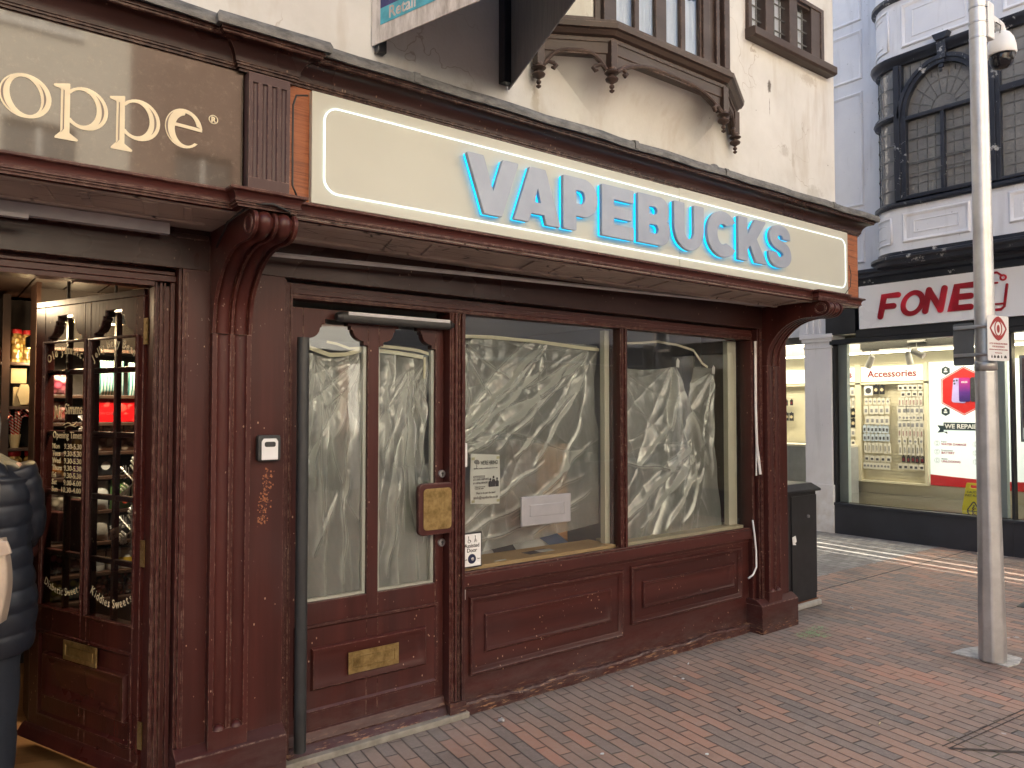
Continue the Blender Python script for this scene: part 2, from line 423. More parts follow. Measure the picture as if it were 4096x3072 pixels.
def paving():
    """clay pavers in running bond, joints of grit, each brick its own colour"""
    N = NT("clay_brick_paving"); g = N.coord(rot=(0,0,radians(7.0)))
    wob = N.n("TexNoise", {"Vector": g, "Scale": 1.6, "Detail": 2.0}).outputs[1]
    wv = N.n("VectorMath", {0: wob, 1: (.5,.5,.5)}, operation='SUBTRACT').outputs[0]
    wv = N.n("VectorMath", {0: wv, "Scale": .03}, operation='SCALE').outputs[0]
    g2 = N.n("VectorMath", {0: g, 1: wv}, operation='ADD').outputs[0]
    xyz = N.n("SeparateXYZ", {"Vector": g2})
    X, Y = xyz.outputs[0], xyz.outputs[1]
    def bond(W, L):
        cx = N.math('DIVIDE', X, W); row = N.math('FLOOR', cx)
        off = N.math('MULTIPLY', N.math('MODULO', N.math('ADD', row, 1000), 2), .5)
        jit = N.n("TexWhiteNoise", {"W": row}, noise_dimensions='1D').outputs[0]
        off = N.math('ADD', off, N.math('MULTIPLY', jit, .16))
        cy = N.math('ADD', N.math('DIVIDE', Y, L), off); colm = N.math('FLOOR', cy)
        fx = N.math('FRACT', cx); fy = N.math('FRACT', cy)
        ex = N.math('MULTIPLY', N.math('MINIMUM', fx, N.math('SUBTRACT', 1.0, fx)), W)
        ey = N.math('MULTIPLY', N.math('MINIMUM', fy, N.math('SUBTRACT', 1.0, fy)), L)
        e = N.math('MINIMUM', ex, ey)
        idv = N.n("CombineXYZ", {0: row, 1: colm}).outputs[0]
        return e, idv
    e, idv = bond(.0705, .207)
    wn_ = N.n("TexWhiteNoise", {"Vector": idv}, noise_dimensions='3D')
    rnd = wn_.outputs[0]
    big = N.noise(idv, .13, 3)
    r2 = N.math('ADD', N.math('MULTIPLY', rnd, .72), N.math('MULTIPLY', N.step(big, .3, .7), .28))
    col = N.ramp(r2, [(.0,(.165,.150,.140)), (.22,(.235,.190,.165)), (.40,(.30,.218,.175)), (.62,(.36,.235,.178)), (.80,(.42,.250,.18)), (.93,(.46,.225,.155)), (1,(.47,.225,.165))])
    raw = N.n("NewGeometry").outputs["Position"]
    z3 = N.n("SeparateXYZ", {"Vector": raw})
    # grey square setts of the side street
    e2, id2 = bond(.105, .105)
    rg = N.n("TexWhiteNoise", {"Vector": id2}, noise_dimensions='3D').outputs[0]
    gcol = N.ramp(rg, [(0,(.22,.215,.205)), (1,(.34,.33,.31))])
    gm = N.math('GREATER_THAN', z3.outputs[1], 4.06)
    gm = N.math('MULTIPLY', gm, N.math('GREATER_THAN', z3.outputs[0], 5.6))
    col = N.mix(gm, col, gcol)
    edge = N.n("Mix", {0: gm, 2: e, 3: e2}, data_type='FLOAT').outputs[0]
    # dust along the foot of the shopfront
    near = N.math('MULTIPLY', N.step(z3.outputs[1], 2.95, 3.32), N.math('LESS_THAN', z3.outputs[0], 5.6))
    col = N.mix(N.math('MULTIPLY', near, .55), col, (.30,.275,.26))
    mott = N.math('ADD', N.math('MULTIPLY', N.noise(raw, 24, 5, .75), .5), N.math('MULTIPLY', N.noise(raw, 75, 4, .75), .5))
    col = N.mix(N.math('MULTIPLY', N.step(mott, .47, .60), .36), col, (.44,.37,.31))
    stain = N.noise(raw, 1.6, 6, .65)
    col = N.mix(N.math('MULTIPLY', N.step(stain, .52, .72), .50), col, (.13,.105,.095))
    pale = N.noise(raw, 2.9, 6, .7)
    col = N.mix(N.math('MULTIPLY', N.step(pale, .60, .74), .28), col, (.46,.41,.37))
    gum = N.n("TexVoronoi", {"Vector": raw, "Scale": 3.4}); gd = gum.outputs["Distance"]
    gsel = N.n("TexWhiteNoise", {"Vector": gum.outputs["Position"]}, noise_dimensions='3D').outputs[0]
    gmask = N.math('MULTIPLY', N.math('LESS_THAN', gd, N.math('MULTIPLY', gsel, .075)), N.math('GREATER_THAN', gsel, .45))
    col = N.mix(N.math('MULTIPLY', gmask, .6), col, (.58,.54,.51))
    joint = N.step(edge, N.math('ADD', .0022, N.math('MULTIPLY', N.noise(raw, 4.5, 2), .0045)), .0012)
    jn = N.step(N.noise(raw, 3.3, 3), .2, .6)
    jcol = N.mix(N.step(N.noise(raw, 2.1, 3), .60, .68), (.055,.045,.038), (.06,.08,.025))
    col = N.mix(N.math('MULTIPLY', joint, N.math('ADD', .35, N.math('MULTIPLY', jn, .6))), col, jcol)
    # contact shade painted into the colour round pole foot, bin base and shopfront
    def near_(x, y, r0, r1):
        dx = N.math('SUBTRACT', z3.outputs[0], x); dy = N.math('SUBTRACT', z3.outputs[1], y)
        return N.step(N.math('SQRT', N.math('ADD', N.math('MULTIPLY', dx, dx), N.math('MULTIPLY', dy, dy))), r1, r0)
    contact_shade = N.math('MAXIMUM', near_(5.46, 2.03, .09, .42), near_(5.66, 3.68, .30, .62))
    contact_shade = N.math('MAXIMUM', contact_shade, N.math('MULTIPLY', N.step(z3.outputs[1], 3.24, 3.35), N.math('LESS_THAN', z3.outputs[0], 5.3)))
    col = N.mix(N.math('MULTIPLY', N.math('MULTIPLY', contact_shade, N.step(N.noise(raw, 13, 5, .7), .3, .65)), .62), col, (.075,.065,.055))
    # expansion joint across the street mouth
    lj = N.math('ABSOLUTE', N.math('SUBTRACT', z3.outputs[1], N.math('ADD', 3.743, N.math('MULTIPLY', N.math('SUBTRACT', N.noise(raw, 6, 2), .5), .02))))
    ljm = N.math('MULTIPLY', N.math('LESS_THAN', lj, .008), N.math('GREATER_THAN', z3.outputs[0], 5.7))
    col = N.mix(ljm, col, (.035,.03,.028))
    N.base(col)
    N.rough(N.n("MapRange", {"Value": mott, "To Min": .55, "To Max": .9}).outputs[0])
    rise = N.step(edge, .0, .007)
    tilt = N.math('ADD', N.math('MULTIPLY', rnd, .9), N.math('MULTIPLY', N.math('MULTIPLY', N.math('SUBTRACT', N.n('TexWhiteNoise', {'Vector': idv}, noise_dimensions='2D').outputs[0], .5), N.math('FRACT', N.math('MULTIPLY', X, 14.18))), 1.6))
    h = N.math('ADD', N.math('MULTIPLY', rise, 1.0), N.math('ADD', N.math('MULTIPLY', mott, .22), tilt))
    N.bump(N.math('ADD', h, N.math('MULTIPLY', ljm, -2)), .9, .006); return N.m
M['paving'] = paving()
def brushed(name, col, rough=.35):
    N = NT(name); g = N.coord((1,1,.08)); gg = N.coord()
    a = N.noise(gg, 5, 6, .7); b = N.noise(g, 55, 4)
    c = N.ramp(a, [(.3, tuple(x*.78 for x in col)), (.7, tuple(min(1, x*1.1) for x in col))])
    sc = N.math('MULTIPLY', N.step(N.noise(gg, 26, 6, .8), .66, .72), .5)
    c = N.mix(sc, c, tuple(x*.45 for x in col))
    N.base(c); N.p.inputs["Metallic"].default_value = .75
    N.rough(N.n("MapRange", {"Value": a, "To Min": rough-.05, "To Max": rough+.2}).outputs[0]); N.bump(b, .12, .003); return N.m
M['galv'] = brushed("galvanised_steel", (.62,.615,.60), .36)
def letter_metal():
    N = NT("brushed_letter_face"); g = N.coord()
    a = N.noise(g, 5, 5, .6); b = N.noise(g, 30, 6, .75)
    c = N.ramp(a, [(.3,(.25,.29,.365)), (.7,(.31,.35,.425))])
    N.base(N.mix(N.math('MULTIPLY', N.step(b, .60, .72), .4), c, (.30,.30,.33)))
    N.p.inputs["Metallic"].default_value = .15; N.rough(N.n("MapRange", {"Value": b, "To Min": .25, "To Max": .5}).outputs[0]); N.bump(N.noise(N.coord((1,1,.1)), 40, 3), .08, .002); return N.m
M['letter'] = letter_metal()
M['panel'] = plain("cream_sign_panel", (.49,.50,.43), .38, var=.05, scale=1.3, bump=.02, bscale=12)
M['led'] = emit("white_led_line", (.93,1.0,.98), .26)
M['cyan'] = emit("cyan_halo_acrylic", (.0,.48,.90), .48)
def fascia_panel():
    N = NT("gloss_brown_fascia"); g = N.coord()
    a = N.noise(g, 26, 7, .8); b = N.noise(g, 3, 4)
    c = N.ramp(b, [(.3,(.045,.031,.021)), (.7,(.065,.046,.032))])
    c = N.mix(N.math('MULTIPLY', N.step(a, .50, .66), .5), c, (.11,.082,.055))
    N.base(c); N.rough(N.n("MapRange", {"Value": a, "From Min": .3, "From Max": .7, "To Min": .18, "To Max": .30}).outputs[0])
    N.p.inputs["Coat Weight"].default_value = 1.0; N.p.inputs["Coat Roughness"].default_value = .045; N.p.inputs["Specular IOR Level"].default_value = .25
    N.bump(N.math('ADD', N.noise(N.coord((2,30,30)), 3, 4), N.math('MULTIPLY', b, 2)), .12, .004); return N.m
M['fascia'] = fascia_panel()
M['gold'] = plain("cream_gold_lettering", (.72,.63,.43), .42, var=.08, scale=9, bump=.05)
M['inline'] = plain("brown_inline_paint", (.17,.13,.10), .4)
M['white'] = plain("white_gloss_paint", (.72,.72,.68), .4, var=.06, scale=3)
M['cream'] = plain("cream_window_paint", (.80,.77,.64), .5, var=.07, scale=3)
M['ply'] = plain("bare_timber_board", (.60,.41,.20), .6, var=.16, scale=4)
M['black'] = plain("black_paint", (.016,.017,.02), .38, var=.25, scale=7, bump=.08)
M['dgrey'] = plain("dark_grey_plastic", (.030,.032,.033), .42, var=.25, scale=9, bump=.06)
M['navy'] = plain("anthracite_panel", (.024,.027,.036), .40, var=.22, scale=2.5, bump=.04)
M['wplastic'] = plain("white_plastic", (.74,.75,.75), .35, var=.04)
M['paper'] = plain("white_paper", (.78,.79,.78), .7, var=.03, bump=.03)
M['ink'] = plain("printed_ink", (.045,.045,.05), .7, var=.1, bump=0)
M['inkgrey'] = plain("grey_print", (.26,.26,.27), .7, var=.25, scale=30, bump=0)
M['steel'] = plain("satin_steel", (.50,.50,.50), .32, metal=.9, var=.1)
M['alu'] = plain("brushed_aluminium_face", (.44,.44,.46), .42, metal=.6, var=.07, scale=12)
M['screw'] = plain("dull_screw", (.30,.28,.24), .5, metal=.6)
M['cable'] = plain("black_cable", (.02,.02,.02), .5)
M['wcable'] = plain("white_cable", (.78,.78,.76), .45)
# ================================================================ ground
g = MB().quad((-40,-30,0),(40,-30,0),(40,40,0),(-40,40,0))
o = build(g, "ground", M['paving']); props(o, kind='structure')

# ================================================================ upper building
bld = thing("building", "cream rendered upper storey with brown oriel window above the dark red shopfronts", "building", (5.28, 2.95, 0))
YW = 2.95
W_OR = (2.50, 3.95, 3.56, 5.2); W_CA = (4.21, 5.113, 4.07, 4.47)
m = MB(); wall(m, -14, 5.28, 2.98, 8.6, YW, 3.2, [W_OR, W_CA])
m.box(5.08, 5.28, 3.2, 13, 2.95, 8.6); m.box(5.085, 5.165, 3.42, 13, 0, 2.949)   # side wall to the alley
m.box(-14, 5.08, 12.8, 13, 0, 8.6); m.box(-14, 5.08, 3.2, 12.8, 8.4, 8.6); m.box(-14, 5.08, 3.2, 12.8, 2.78, 2.95); m.box(-14.2,-14,YW,13,0,8.6)
part(m, "wall", M['render'], bld)
# plaster coving that carries the oriel
def orplan(t):     # t 0..1 from wall foot to oriel base; returns plan points
    a = t**1.0; k = t**2.1
    xs = [2.93-.45*a, 3.06-.29*a, 3.52+.13*a, 3.60+.35*a]
    ys = [YW+.004, YW+.002-.20*k, YW+.002-.20*k, YW+.004]
    return xs, ys
rings = []
for i in range(15):
    t = i/14; xs, ys = orplan(t); z = 3.0+.43*t**.75
    rings.append([(xs[j], ys[j], z) for j in range(4)] + [(xs[3], YW+.1, z), (xs[0], YW+.1, z)])
part(MB().loft(rings), "plaster_coving", M['render'], bld, smooth=50)
# --- oriel
PL = [(2.42,2.915),(2.755,2.722),(3.665,2.722),(4.03,2.915)]
sill = [(0,3.46),(.012,3.455),(.012,3.475),(.03,3.482),(.045,3.50),(.06,3.505),(.064,3.53),(.045,3.54),(.045,3.552),(.02,3.565),(-.06,3.57),(-.06,3.46)]
ow = part(MB().sweep([(2.36,2.95)]+PL+[(4.06,2.95)], sill), "oriel_window", M['oriel'], bld)
bm = MB().sweep(PL, [(0,3.395),(.006,3.40),(.006,3.458),(-.05,3.458),(-.05,3.395)])
part(bm, "beam", M['oriel'], ow)
part(MB().sweep(PL, [(-.03,3.565),(-.03,3.60),(-.05,3.60),(-.05,3.565)]), "bottom_rail", M['oriel'], ow)
part(MB().sweep(PL, [(-.028,4.9),(-.028,5.0),(-.08,5.0),(-.08,4.9)]), "top_rail", M['oriel'], ow)
pend = [(.012,.0),(.014,.006),(.004,.012),(.013,.022),(.013,.03),(.006,.036),(.010,.042),(.030,.054),(.034,.064),(.028,.072),(.014,.077),(.014,.084),(.030,.088),(.038,.096),(.030,.104),(.022,.108),(.022,.12)]
pend = [(0.001,-.008)]+pend
for x, y in ((2.425,2.905),(2.755,2.722),(3.665,2.722),(4.025,2.905)):
    p = MB().lathe(pend, (x, y, 3.205), 18); p.box(x-.022, x+.022, y-.02, y+.022, 3.32, 3.46)
    part(p, "pendant", M['oriel'], ow, smooth=40)
for (ax, ay), (bx, by) in zip(PL, PL[1:]):
    L = sqrt((bx-ax)**2+(by-ay)**2); n = 18; poly = []
    def zz(u):      # pointed, flattened arch with a cusp near the spring
        s = min(u, 1-u)*2
        return 3.315 + .092*(1-(1-s)**3.2) - (.0)
    low = [(.03+(L-.06)*i/n, zz(i/n)) for i in range(n+1)]
    F = Matrix.Translation((ax, ay, 0)) @ Matrix.Rotation(atan2(by-ay, bx-ax), 4, 'Z')
    q = MB()
    for (u0, z0), (u1, z1) in zip(low, low[1:]):
        q.add([(u0,.0,z0),(u1,.0,z1),(u1,.0,3.398),(u0,.0,3.398),(u0,.03,z0),(u1,.03,z1),(u1,.03,3.398),(u0,.03,3.398)], [(0,1,2,3),(7,6,5,4),(0,4,5,1)])
    q.tube([(u, -.006, z-.002) for u, z in low], .011, 8)
    low2 = [(.045+(L-.09)*i/n, zz(i/n)+.018-.012*abs(2*i/n-1)) for i in range(n+1)]
    q.tube([(u, -.004, min(z+.008, 3.392)) for u, z in low2], .006, 6)
    for sgn, u0 in ((1,.03),(-1,L-.03)):
        q.tube([(u0+sgn*k*.05, -.008, z) for k, z in ((.0,3.318),(.55,3.338),(1.1,3.332),(1.35,3.318),(1.15,3.306),(.85,3.31))], [.009,.010,.011,.013,.012,.006], 8)
    part(q.xf(F), "tracery", M['oriel'], ow, smooth=40)
fr = MB()
def post(m, x0, x1, y0=2.735, y1=2.762, z0=3.56, z1=5.0): m.box(x0, x1, y0, y1, z0, z1)
for x0, x1 in ((2.715,2.805),(2.94,2.975),(3.105,3.19),(3.311,3.349),(3.476,3.70)): post(fr, x0, x1)
fr.box(3.49,3.55,2.722,2.735,3.57,5); fr.box(3.60,3.63,2.715,2.735,3.57,5); fr.box(3.655,3.70,2.70,2.735,3.57,5)
fr.box(3.19,3.311,2.745,2.79,3.93,3.955); fr.box(3.349,3.476,2.745,2.79,3.93,3.955); fr.box(2.805,3.476,2.742,2.79,3.575,3.597)
for (ax, ay), (bx, by) in ((PL[0], PL[1]), (PL[2], PL[3])):
    F = Matrix.Translation((ax, ay+.018, 0)) @ Matrix.Rotation(atan2(by-ay, bx-ax), 4, 'Z'); L = sqrt((bx-ax)**2+(by-ay)**2)
    t = MB(); t.box(.0,.06,0,.05,3.565,5); t.box(L-.075,L-.012,.002,.05,3.565,5); t.box(.06,L-.07,.01,.05,3.565,3.60)
    fr.join(t.xf(F))
part(fr, "frame", M['oriel'], ow, bevel=.004)
gp = MB()
gp.quad((2.80,2.750,3.57),(3.48,2.750,3.57),(3.48,2.750,5),(2.80,2.750,5)); part(gp, "pane", M['glass2'], ow)
gp = MB().quad((2.45,2.935,3.57),(2.755,2.76,3.57),(2.755,2.76,5),(2.45,2.935,5)); part(gp, "pane", M['glass2'], ow)
gp = MB().quad((3.69,2.76,3.57),(4.0,2.935,3.57),(4.0,2.935,5),(3.69,2.76,5)); part(gp, "pane", M['glass2'], ow)
# net curtain with vertical folds
cur = MB(); rings = []
for j in (3.57, 5.0):
    rings.append([(2.78+.74*i/120, 2.782+.008*sin(i*.55)+.005*sin(i*1.7+1), j) for i in range(121)])
cur.loft(rings, closed=False, caps=False)
M['net'] = plain("net_curtain", (.82,.85,.90), .8, var=.05)
part(cur, "curtain", M['net'], ow, smooth='all')
# --- casement
ca = MB(); x0, x1, z0, z1 = W_CA
for a, b in ((x0,4.255),(4.41,4.50),(4.69,4.785),(4.96,x1)): ca.box(a, b, 2.93, 3.02, z0, z1)
ca.box(4.256,4.959,2.942,3.01,z1-.045,z1-.001); ca.box(4.256,4.959,2.942,3.01,z0+.001,z0+.03)
ca.box(5.075,x1+.002,2.922,2.93,z0,z1+.0); ca.box(x0-.002,4.235,2.922,2.93,z0,z1); ca.box(4.235,5.075,2.922,2.93,z1-.03,z1)
cw = part(ca, "casement_window", M['oriel'], bld, bevel=.004)
part(MB().prism([(2.87,4.01),(2.87,4.058),(2.885,4.066),(3.02,4.075),(3.02,4.0),(2.89,4.0)], 'x', 4.205, 5.195), "sill", M['oriel'], cw, bevel=.003)
ld = MB()
for a, b in ((4.255,4.41),(4.50,4.69),(4.785,4.96)):
    pn = MB().quad((a,2.975,z0+.03),(b,2.975,z0+.03),(b,2.975,z1-.04),(a,2.975,z1-.04)); part(pn, "pane", M['glass2'], cw)
    for k in (1/3, 2/3): ld.box(a+(b-a)*k-.003, a+(b-a)*k+.003, 2.968, 2.974, z0+.03, z1-.04)
    for k in (.22,.5,.78): ld.box(a, b, 2.966, 2.974, z0+.03+.33*k, z0+.036+.33*k)
part(ld, "leading", M['lead'], cw)
part(MB().box(4.22,4.44,3.00,3.005,4.07,4.47).box(4.56,4.69,3.00,3.005,4.07,4.47).box(4.86,5.1,3.00,3.005,4.07,4.47), "blind", M['net'], cw)
# curtain / blind room darkness behind oriel and casement
# ================================================================ shopfront mouldings
def cornice(x0, x1, brk, ret):
    path = [(x0, 2.86)]
    for a, b in brk: path += [(a,2.86),(a,2.815),(b,2.815),(b,2.86)]
    path.append((x1, 2.86))
    if ret: path.append((x1, 2.96))
    return path
COR = [(-.03,2.85),(.004,2.85),(.004,2.858),(.012,2.860),(.012,2.868),(.018,2.870),(.018,2.876)]
for k in range(9):
    a = radians(90*k/8); COR.append((.022+.062*(1-cos(a)), 2.878+.062*sin(a)))
COR += [(.088,2.944),(.088,2.95),(.094,2.952),(.094,2.964),(.080,2.975),(-.03,2.985)]
LOW = [(-.02,2.405),(.030,2.405),(.040,2.402),(.040,2.394)]
for k in range(7):
    a = radians(90*k/6); LOW.append((.037-.020*sin(a)*1.0, 2.391-.028*(1-cos(a))))
LOW += [(.020,2.360),(.020,2.354),(.013,2.353),(.013,2.347),(.006,2.346),(.006,2.338),(-.02,2.337)]

# ================================================================ vape shopfront
vf = thing("shopfront", "dark red timber shopfront with a white illuminated sign board and polythene in its windows", "shopfront", (3.2, 3.38, 0))
LED = [(.090,2.966),(.112,2.962),(.116,2.985),(.108,3.004),(.02,3.022),(-.12,3.045),(-.12,2.99),(-.02,2.986),(.07,2.978)]
def wavy(mb, amp, sc):       # hand-dressed lead: small dents
    rnd = random.Random(3)
    mb.v = [(x, y+amp*sin(x*sc)+amp*.6*sin(x*sc*2.7+1), z+amp*sin(x*sc*1.3+2)) for x, y, z in mb.v]; return mb
def densify(path, step=.12):
    out = [path[0]]
    for a, b in zip(path, path[1:]):
        L = sqrt((b[0]-a[0])**2+(b[1]-a[1])**2); n = max(1, int(L/step))
        out += [(a[0]+(b[0]-a[0])*k/n, a[1]+(b[1]-a[1])*k/n) for k in range(1, n+1)]
    return out
XS = 1.125
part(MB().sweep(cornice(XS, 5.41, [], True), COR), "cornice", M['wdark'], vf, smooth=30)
fl = wavy(MB().sweep(densify(cornice(XS, 5.41, [], True)), LED), .0028, 9)
for xk in (1.62, 2.95, 3.72, 4.9):           # lapped joints of the flashing
    t = MB().sweep([(xk, 2.86),(xk+.028, 2.86)], [(p+.004, z+.004) for p, z in LED]); fl.join(t)
for k in range(6): pass
hb = [[(3.70+.045*cos(a)*s, 2.80+.03*sin(a)*s+.02, 3.005+h) for a in [2*pi*i/10 for i in range(10)]] for s, h in ((1,0),(.9,.022),(.6,.036),(.2,.042))]
fl.loft(hb)
part(fl, "lead_flashing", M['lead'], vf, smooth=40)
part(MB().sweep(cornice(XS, 5.41, [(4.80,5.13)], True)[:-1]+[(5.41,3.26)], LOW), "lower_moulding", M['wh'], vf, smooth=30)
part(MB().box(1.105, 5.408, 2.855, 2.92, 2.40, 2.87).box(5.37,5.41,2.92,3.25,2.40,2.87), "fascia_board", M['bare'], vf)
# soffit with old shallow panels
sf = MB().box(1.13, 5.40, 2.85, 3.32, 2.343, 2.38)
xk = 1.45
for xk in (1.62, 2.42, 3.22, 4.02, 4.72):
    sf.prism([(xk,2.93),(xk+.05,2.93),(xk+.13,3.16),(xk+.08,3.16)], 'z', 2.334, 2.345)
    sf.prism([(xk+.2,2.93),(xk+.235,2.93),(xk+.315,3.16),(xk+.28,3.16)], 'z', 2.334, 2.345)
sf.box(1.14,5.3,2.90,2.925,2.336,2.344); sf.box(1.14,5.3,3.17,3.20,2.330,2.344)
part(sf, "soffit", M['soffit'], vf, bevel=.003)
part(MB().tube([(1.15,3.175,2.255),(2.0,3.18,2.278),(3.3,3.18,2.305),(4.72,3.18,2.336)], .010, 4).xf(Matrix.Identity(4)), "trunking", plain("grey_trunking", (.36,.35,.37), .5), vf)
bmw = MB().box(1.131, 4.872, 3.296, 3.40, 2.185, 2.3425)
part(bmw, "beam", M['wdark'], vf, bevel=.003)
hd = MB().box(1.345, 4.83, 3.362, 3.44, 2.105, 2.176)
hd.box(1.346, 4.829, 3.354, 3.363, 2.125, 2.15); hd.box(1.346,4.829,3.358,3.363,2.109,2.118)
part(hd, "window_head", M['wh'], vf, bevel=.002)

def scroll_console(mb, x0, x1, kick=0):
    prof = [(3.262,1.915),(3.258,1.96),(3.248,2.03),(3.225,2.075),(3.193,2.120),(3.137,2.172),(3.074,2.208),(3.008,2.228),(2.943,2.236),(2.880,2.234),(2.825,2.238),(2.788,2.254),(2.770,2.282),(2.772,2.312),(2.792,2.332),(2.83,2.341)]
    # refine
    P = []
    for i in range(len(prof)-1):
        for k in range(3):
            t = k/3; p0 = prof[max(i-1,0)]; p1 = prof[i]; p2 = prof[i+1]; p3 = prof[min(i+2,len(prof)-1)]
            P.append(tuple(.5*((2*p1[j])+(-p0[j]+p2[j])*t+(2*p0[j]-5*p1[j]+4*p2[j]-p3[j])*t*t+(-p0[j]+3*p1[j]-3*p2[j]+p3[j])*t**3) for j in (0,1)))
    P.append(prof[-1])
    N_ = []
    for i in range(len(P)):
        a = P[max(i-1,0)]; b = P[min(i+1,len(P)-1)]; d = Vector((b[0]-a[0], b[1]-a[1])).normalized()
        N_.append(Vector((d.y, -d.x)))
    # across the width: (fraction, inset)
    lob = [(0,.0),(.08,.0),(.10,.012)]
    for c0, c1 in ((.11,.44),(.56,.89)):
        for k in range(7):
            s = k/6; lob.append((c0+(c1-c0)*s, .016-.016*sin(pi*s)**.7))
        if c0 < .3: lob += [(.45,.012),(.47,.002),(.53,.002),(.55,.012)]
    lob += [(.90,.012),(.92,0),(1,0)]
    rings = []
    for fx, ins in lob:
        x = x0+(x1-x0)*fx
        rings.append([(x, P[i][0]+N_[i].x*-ins*sgn, P[i][1]+N_[i].y*-ins*sgn) for i in range(len(P))] + [(x,3.31,2.341),(x,3.31,1.915)])
    mb.loft(rings)
    # scroll eye on the side
    for xs in (x0, x1):
        ring = []
        for k in range(28):
            a = 2*pi*k/28; ring.append((xs, 2.838+.040*cos(a), 2.290+.032*sin(a)))
        mb.tube(ring+[ring[0]], .0055, 8)
        mb.lathe([(.001,-.004 if xs == x0 else .004),(.028,-.002 if xs == x0 else .002),(.034,0)], (xs, 2.838, 2.290), 20, 'x')
    return mb
# decide outward sign for the inset
sgn = -1
def pilaster(X0, X1, S0, S1, PX0, PX1, name_lbl):
    """X0..X1 boards, S0..S1 fluted strip, PX plinth"""
    b = MB().box(X0, S0, 3.30, 3.42, .20, 2.345); b.box(S1, X1, 3.30, 3.42, .20, 2.345)
    b.box(X0-.012, X0, 3.312, 3.40, .20, 2.18); b.box(X1, X1+.014, 3.316, 3.40, .20, 2.18)
    b.box(X0+.012, X0+.02, 3.296, 3.30, .23, 2.16)
    pl = part(b, "pilaster", M['wvd'], vf, bevel=.003)
    f = MB(); w_ = S1-S0; c = []
    def gr(c0, r=.026, n=8): return [(c0-r*cos(pi*k/n)*1.0, 3.262+r*.75*sin(pi*k/n)) for k in range(n+1)]
    c = [(S0,3.262)] + gr(S0+w_*.28) + [(S0+w_*.46,3.262),(S0+w_*.46,3.267),(S0+w_*.54,3.267),(S0+w_*.54,3.262)] + gr(S0+w_*.72) + [(S1,3.262),(S1,3.34),(S0,3.34)]
    f.prism(c, 'z', .285, 1.914); f.box(S0, S1, 3.262, 3.34, .20, .285)
    for c0 in (S0+w_*.28, S0+w_*.72):      # scooped stops of the flutes
        f.lathe([(.026,0),(.022,.012),(.012,.020),(.001,.024)], (c0, 3.272, .285), 12)
    part(f, "fluted_strip", M['wvd'], pl, smooth=35)
    cs = scroll_console(MB(), S0-.002, S1+.002); part(cs, "console", M['wv'], pl, smooth=40)
    p = MB().box(PX0, PX1, 3.25, 3.42, 0, .20); p.prism([(3.25,.20),(3.42,.20),(3.42,.236),(3.30,.236)], 'x', PX0+.0, PX1-.0)
    part(p, "plinth", M['whd'], pl, bevel=.004)
    return pl
pilaster(.857, 1.29, .968, 1.128, .842, 1.296, "")
pilaster(4.842, 5.178, 4.875, 5.035, 4.772, 5.224, "")
part(MB().box(5.0,5.172,3.421,3.95,0,2.342), "corner_board", M['wv'], vf)
part(MB().box(4.80,4.842,3.345,3.44,.02,2.10).box(4.80,4.815,3.338,3.345,.6,2.1), "frame_post", M['wvd'], vf, bevel=.002)
# fluted blocks of the entablature
def fluteblock(par, x0, x1, n, mat):
    m = MB(); z0, z1 = 2.405, 2.846; w_ = (x1-x0); c = [(x0,2.80)]
    m.box(x0, x1, 2.812, 2.86, z0, z1)
    body = [(x0,2.80)]
    for k in range(n):
        cc = x0+w_*(k+.5+.0)/n*.92+w_*.04
        body += [(cc-.0105*cos(pi*i/8), 2.80+.009*sin(pi*i/8)) for i in range(9)]
    body += [(x1,2.80),(x1,2.813),(x0,2.813)]
    m.prism(body, 'z', z0+.05, z1-.035); m.box(x0, x1, 2.80, 2.813, z0, z0+.05); m.box(x0, x1, 2.80, 2.813, z1-.035, z1)
    return part(m, "fluted_block", mat, par, smooth=30)

# --- stall riser
sr = MB().box(2.288, 4.80, 3.385, 3.46, .0, .665)
rz = part(sr, "stall_riser", M['whd'], vf)
BOL = [(0,0),(.002,.010),(.006,.016),(.014,.017),(.020,.012),(.030,.010),(.036,.004),(.040,.002)]
INN = [(0,0),(.002,.009),(.007,.014),(.013,.013),(.020,.006),(.024,.004),(.060,.001)]
for a in ((2.338,3.498,.192,.606),(3.565,4.712,.250,.616)):
    part(MB().frame(*a, 3.383, BOL, fill=False), "panel_moulding", M['whd'], rz, smooth=40)
for a in ((2.438,3.392,.302,.504),(3.675,4.628,.338,.508)):
    part(MB().frame(*a, 3.383, INN), "raised_panel", M['whd'], rz, smooth=40)
skb = MB(); rings = []
for i in range(81):      # uneven battered base board
    xa = 2.245+(4.795-2.245)*i/80; h0 = .060+.007*sin(i*.31)+.003*sin(i*1.3)+.002*sin(i*2.9); y0 = 3.354+.003*sin(i*.4)
    rings.append([(xa,3.384,0),(xa,y0+.002*sin(i*1.7),0),(xa,y0,h0-.010),(xa,y0+.006,h0),(xa,3.384,h0+.004)])
skb.loft(rings)
part(skb, "base_board", M['whd'], vf)
part(MB().box(2.288,4.80,3.352,3.40,.666,.728).box(2.289,4.799,3.362,3.40,.728,.742).box(2.29,4.8,3.376,3.384,.64,.666), "sill_rail", M['whd'], vf, bevel=.003)
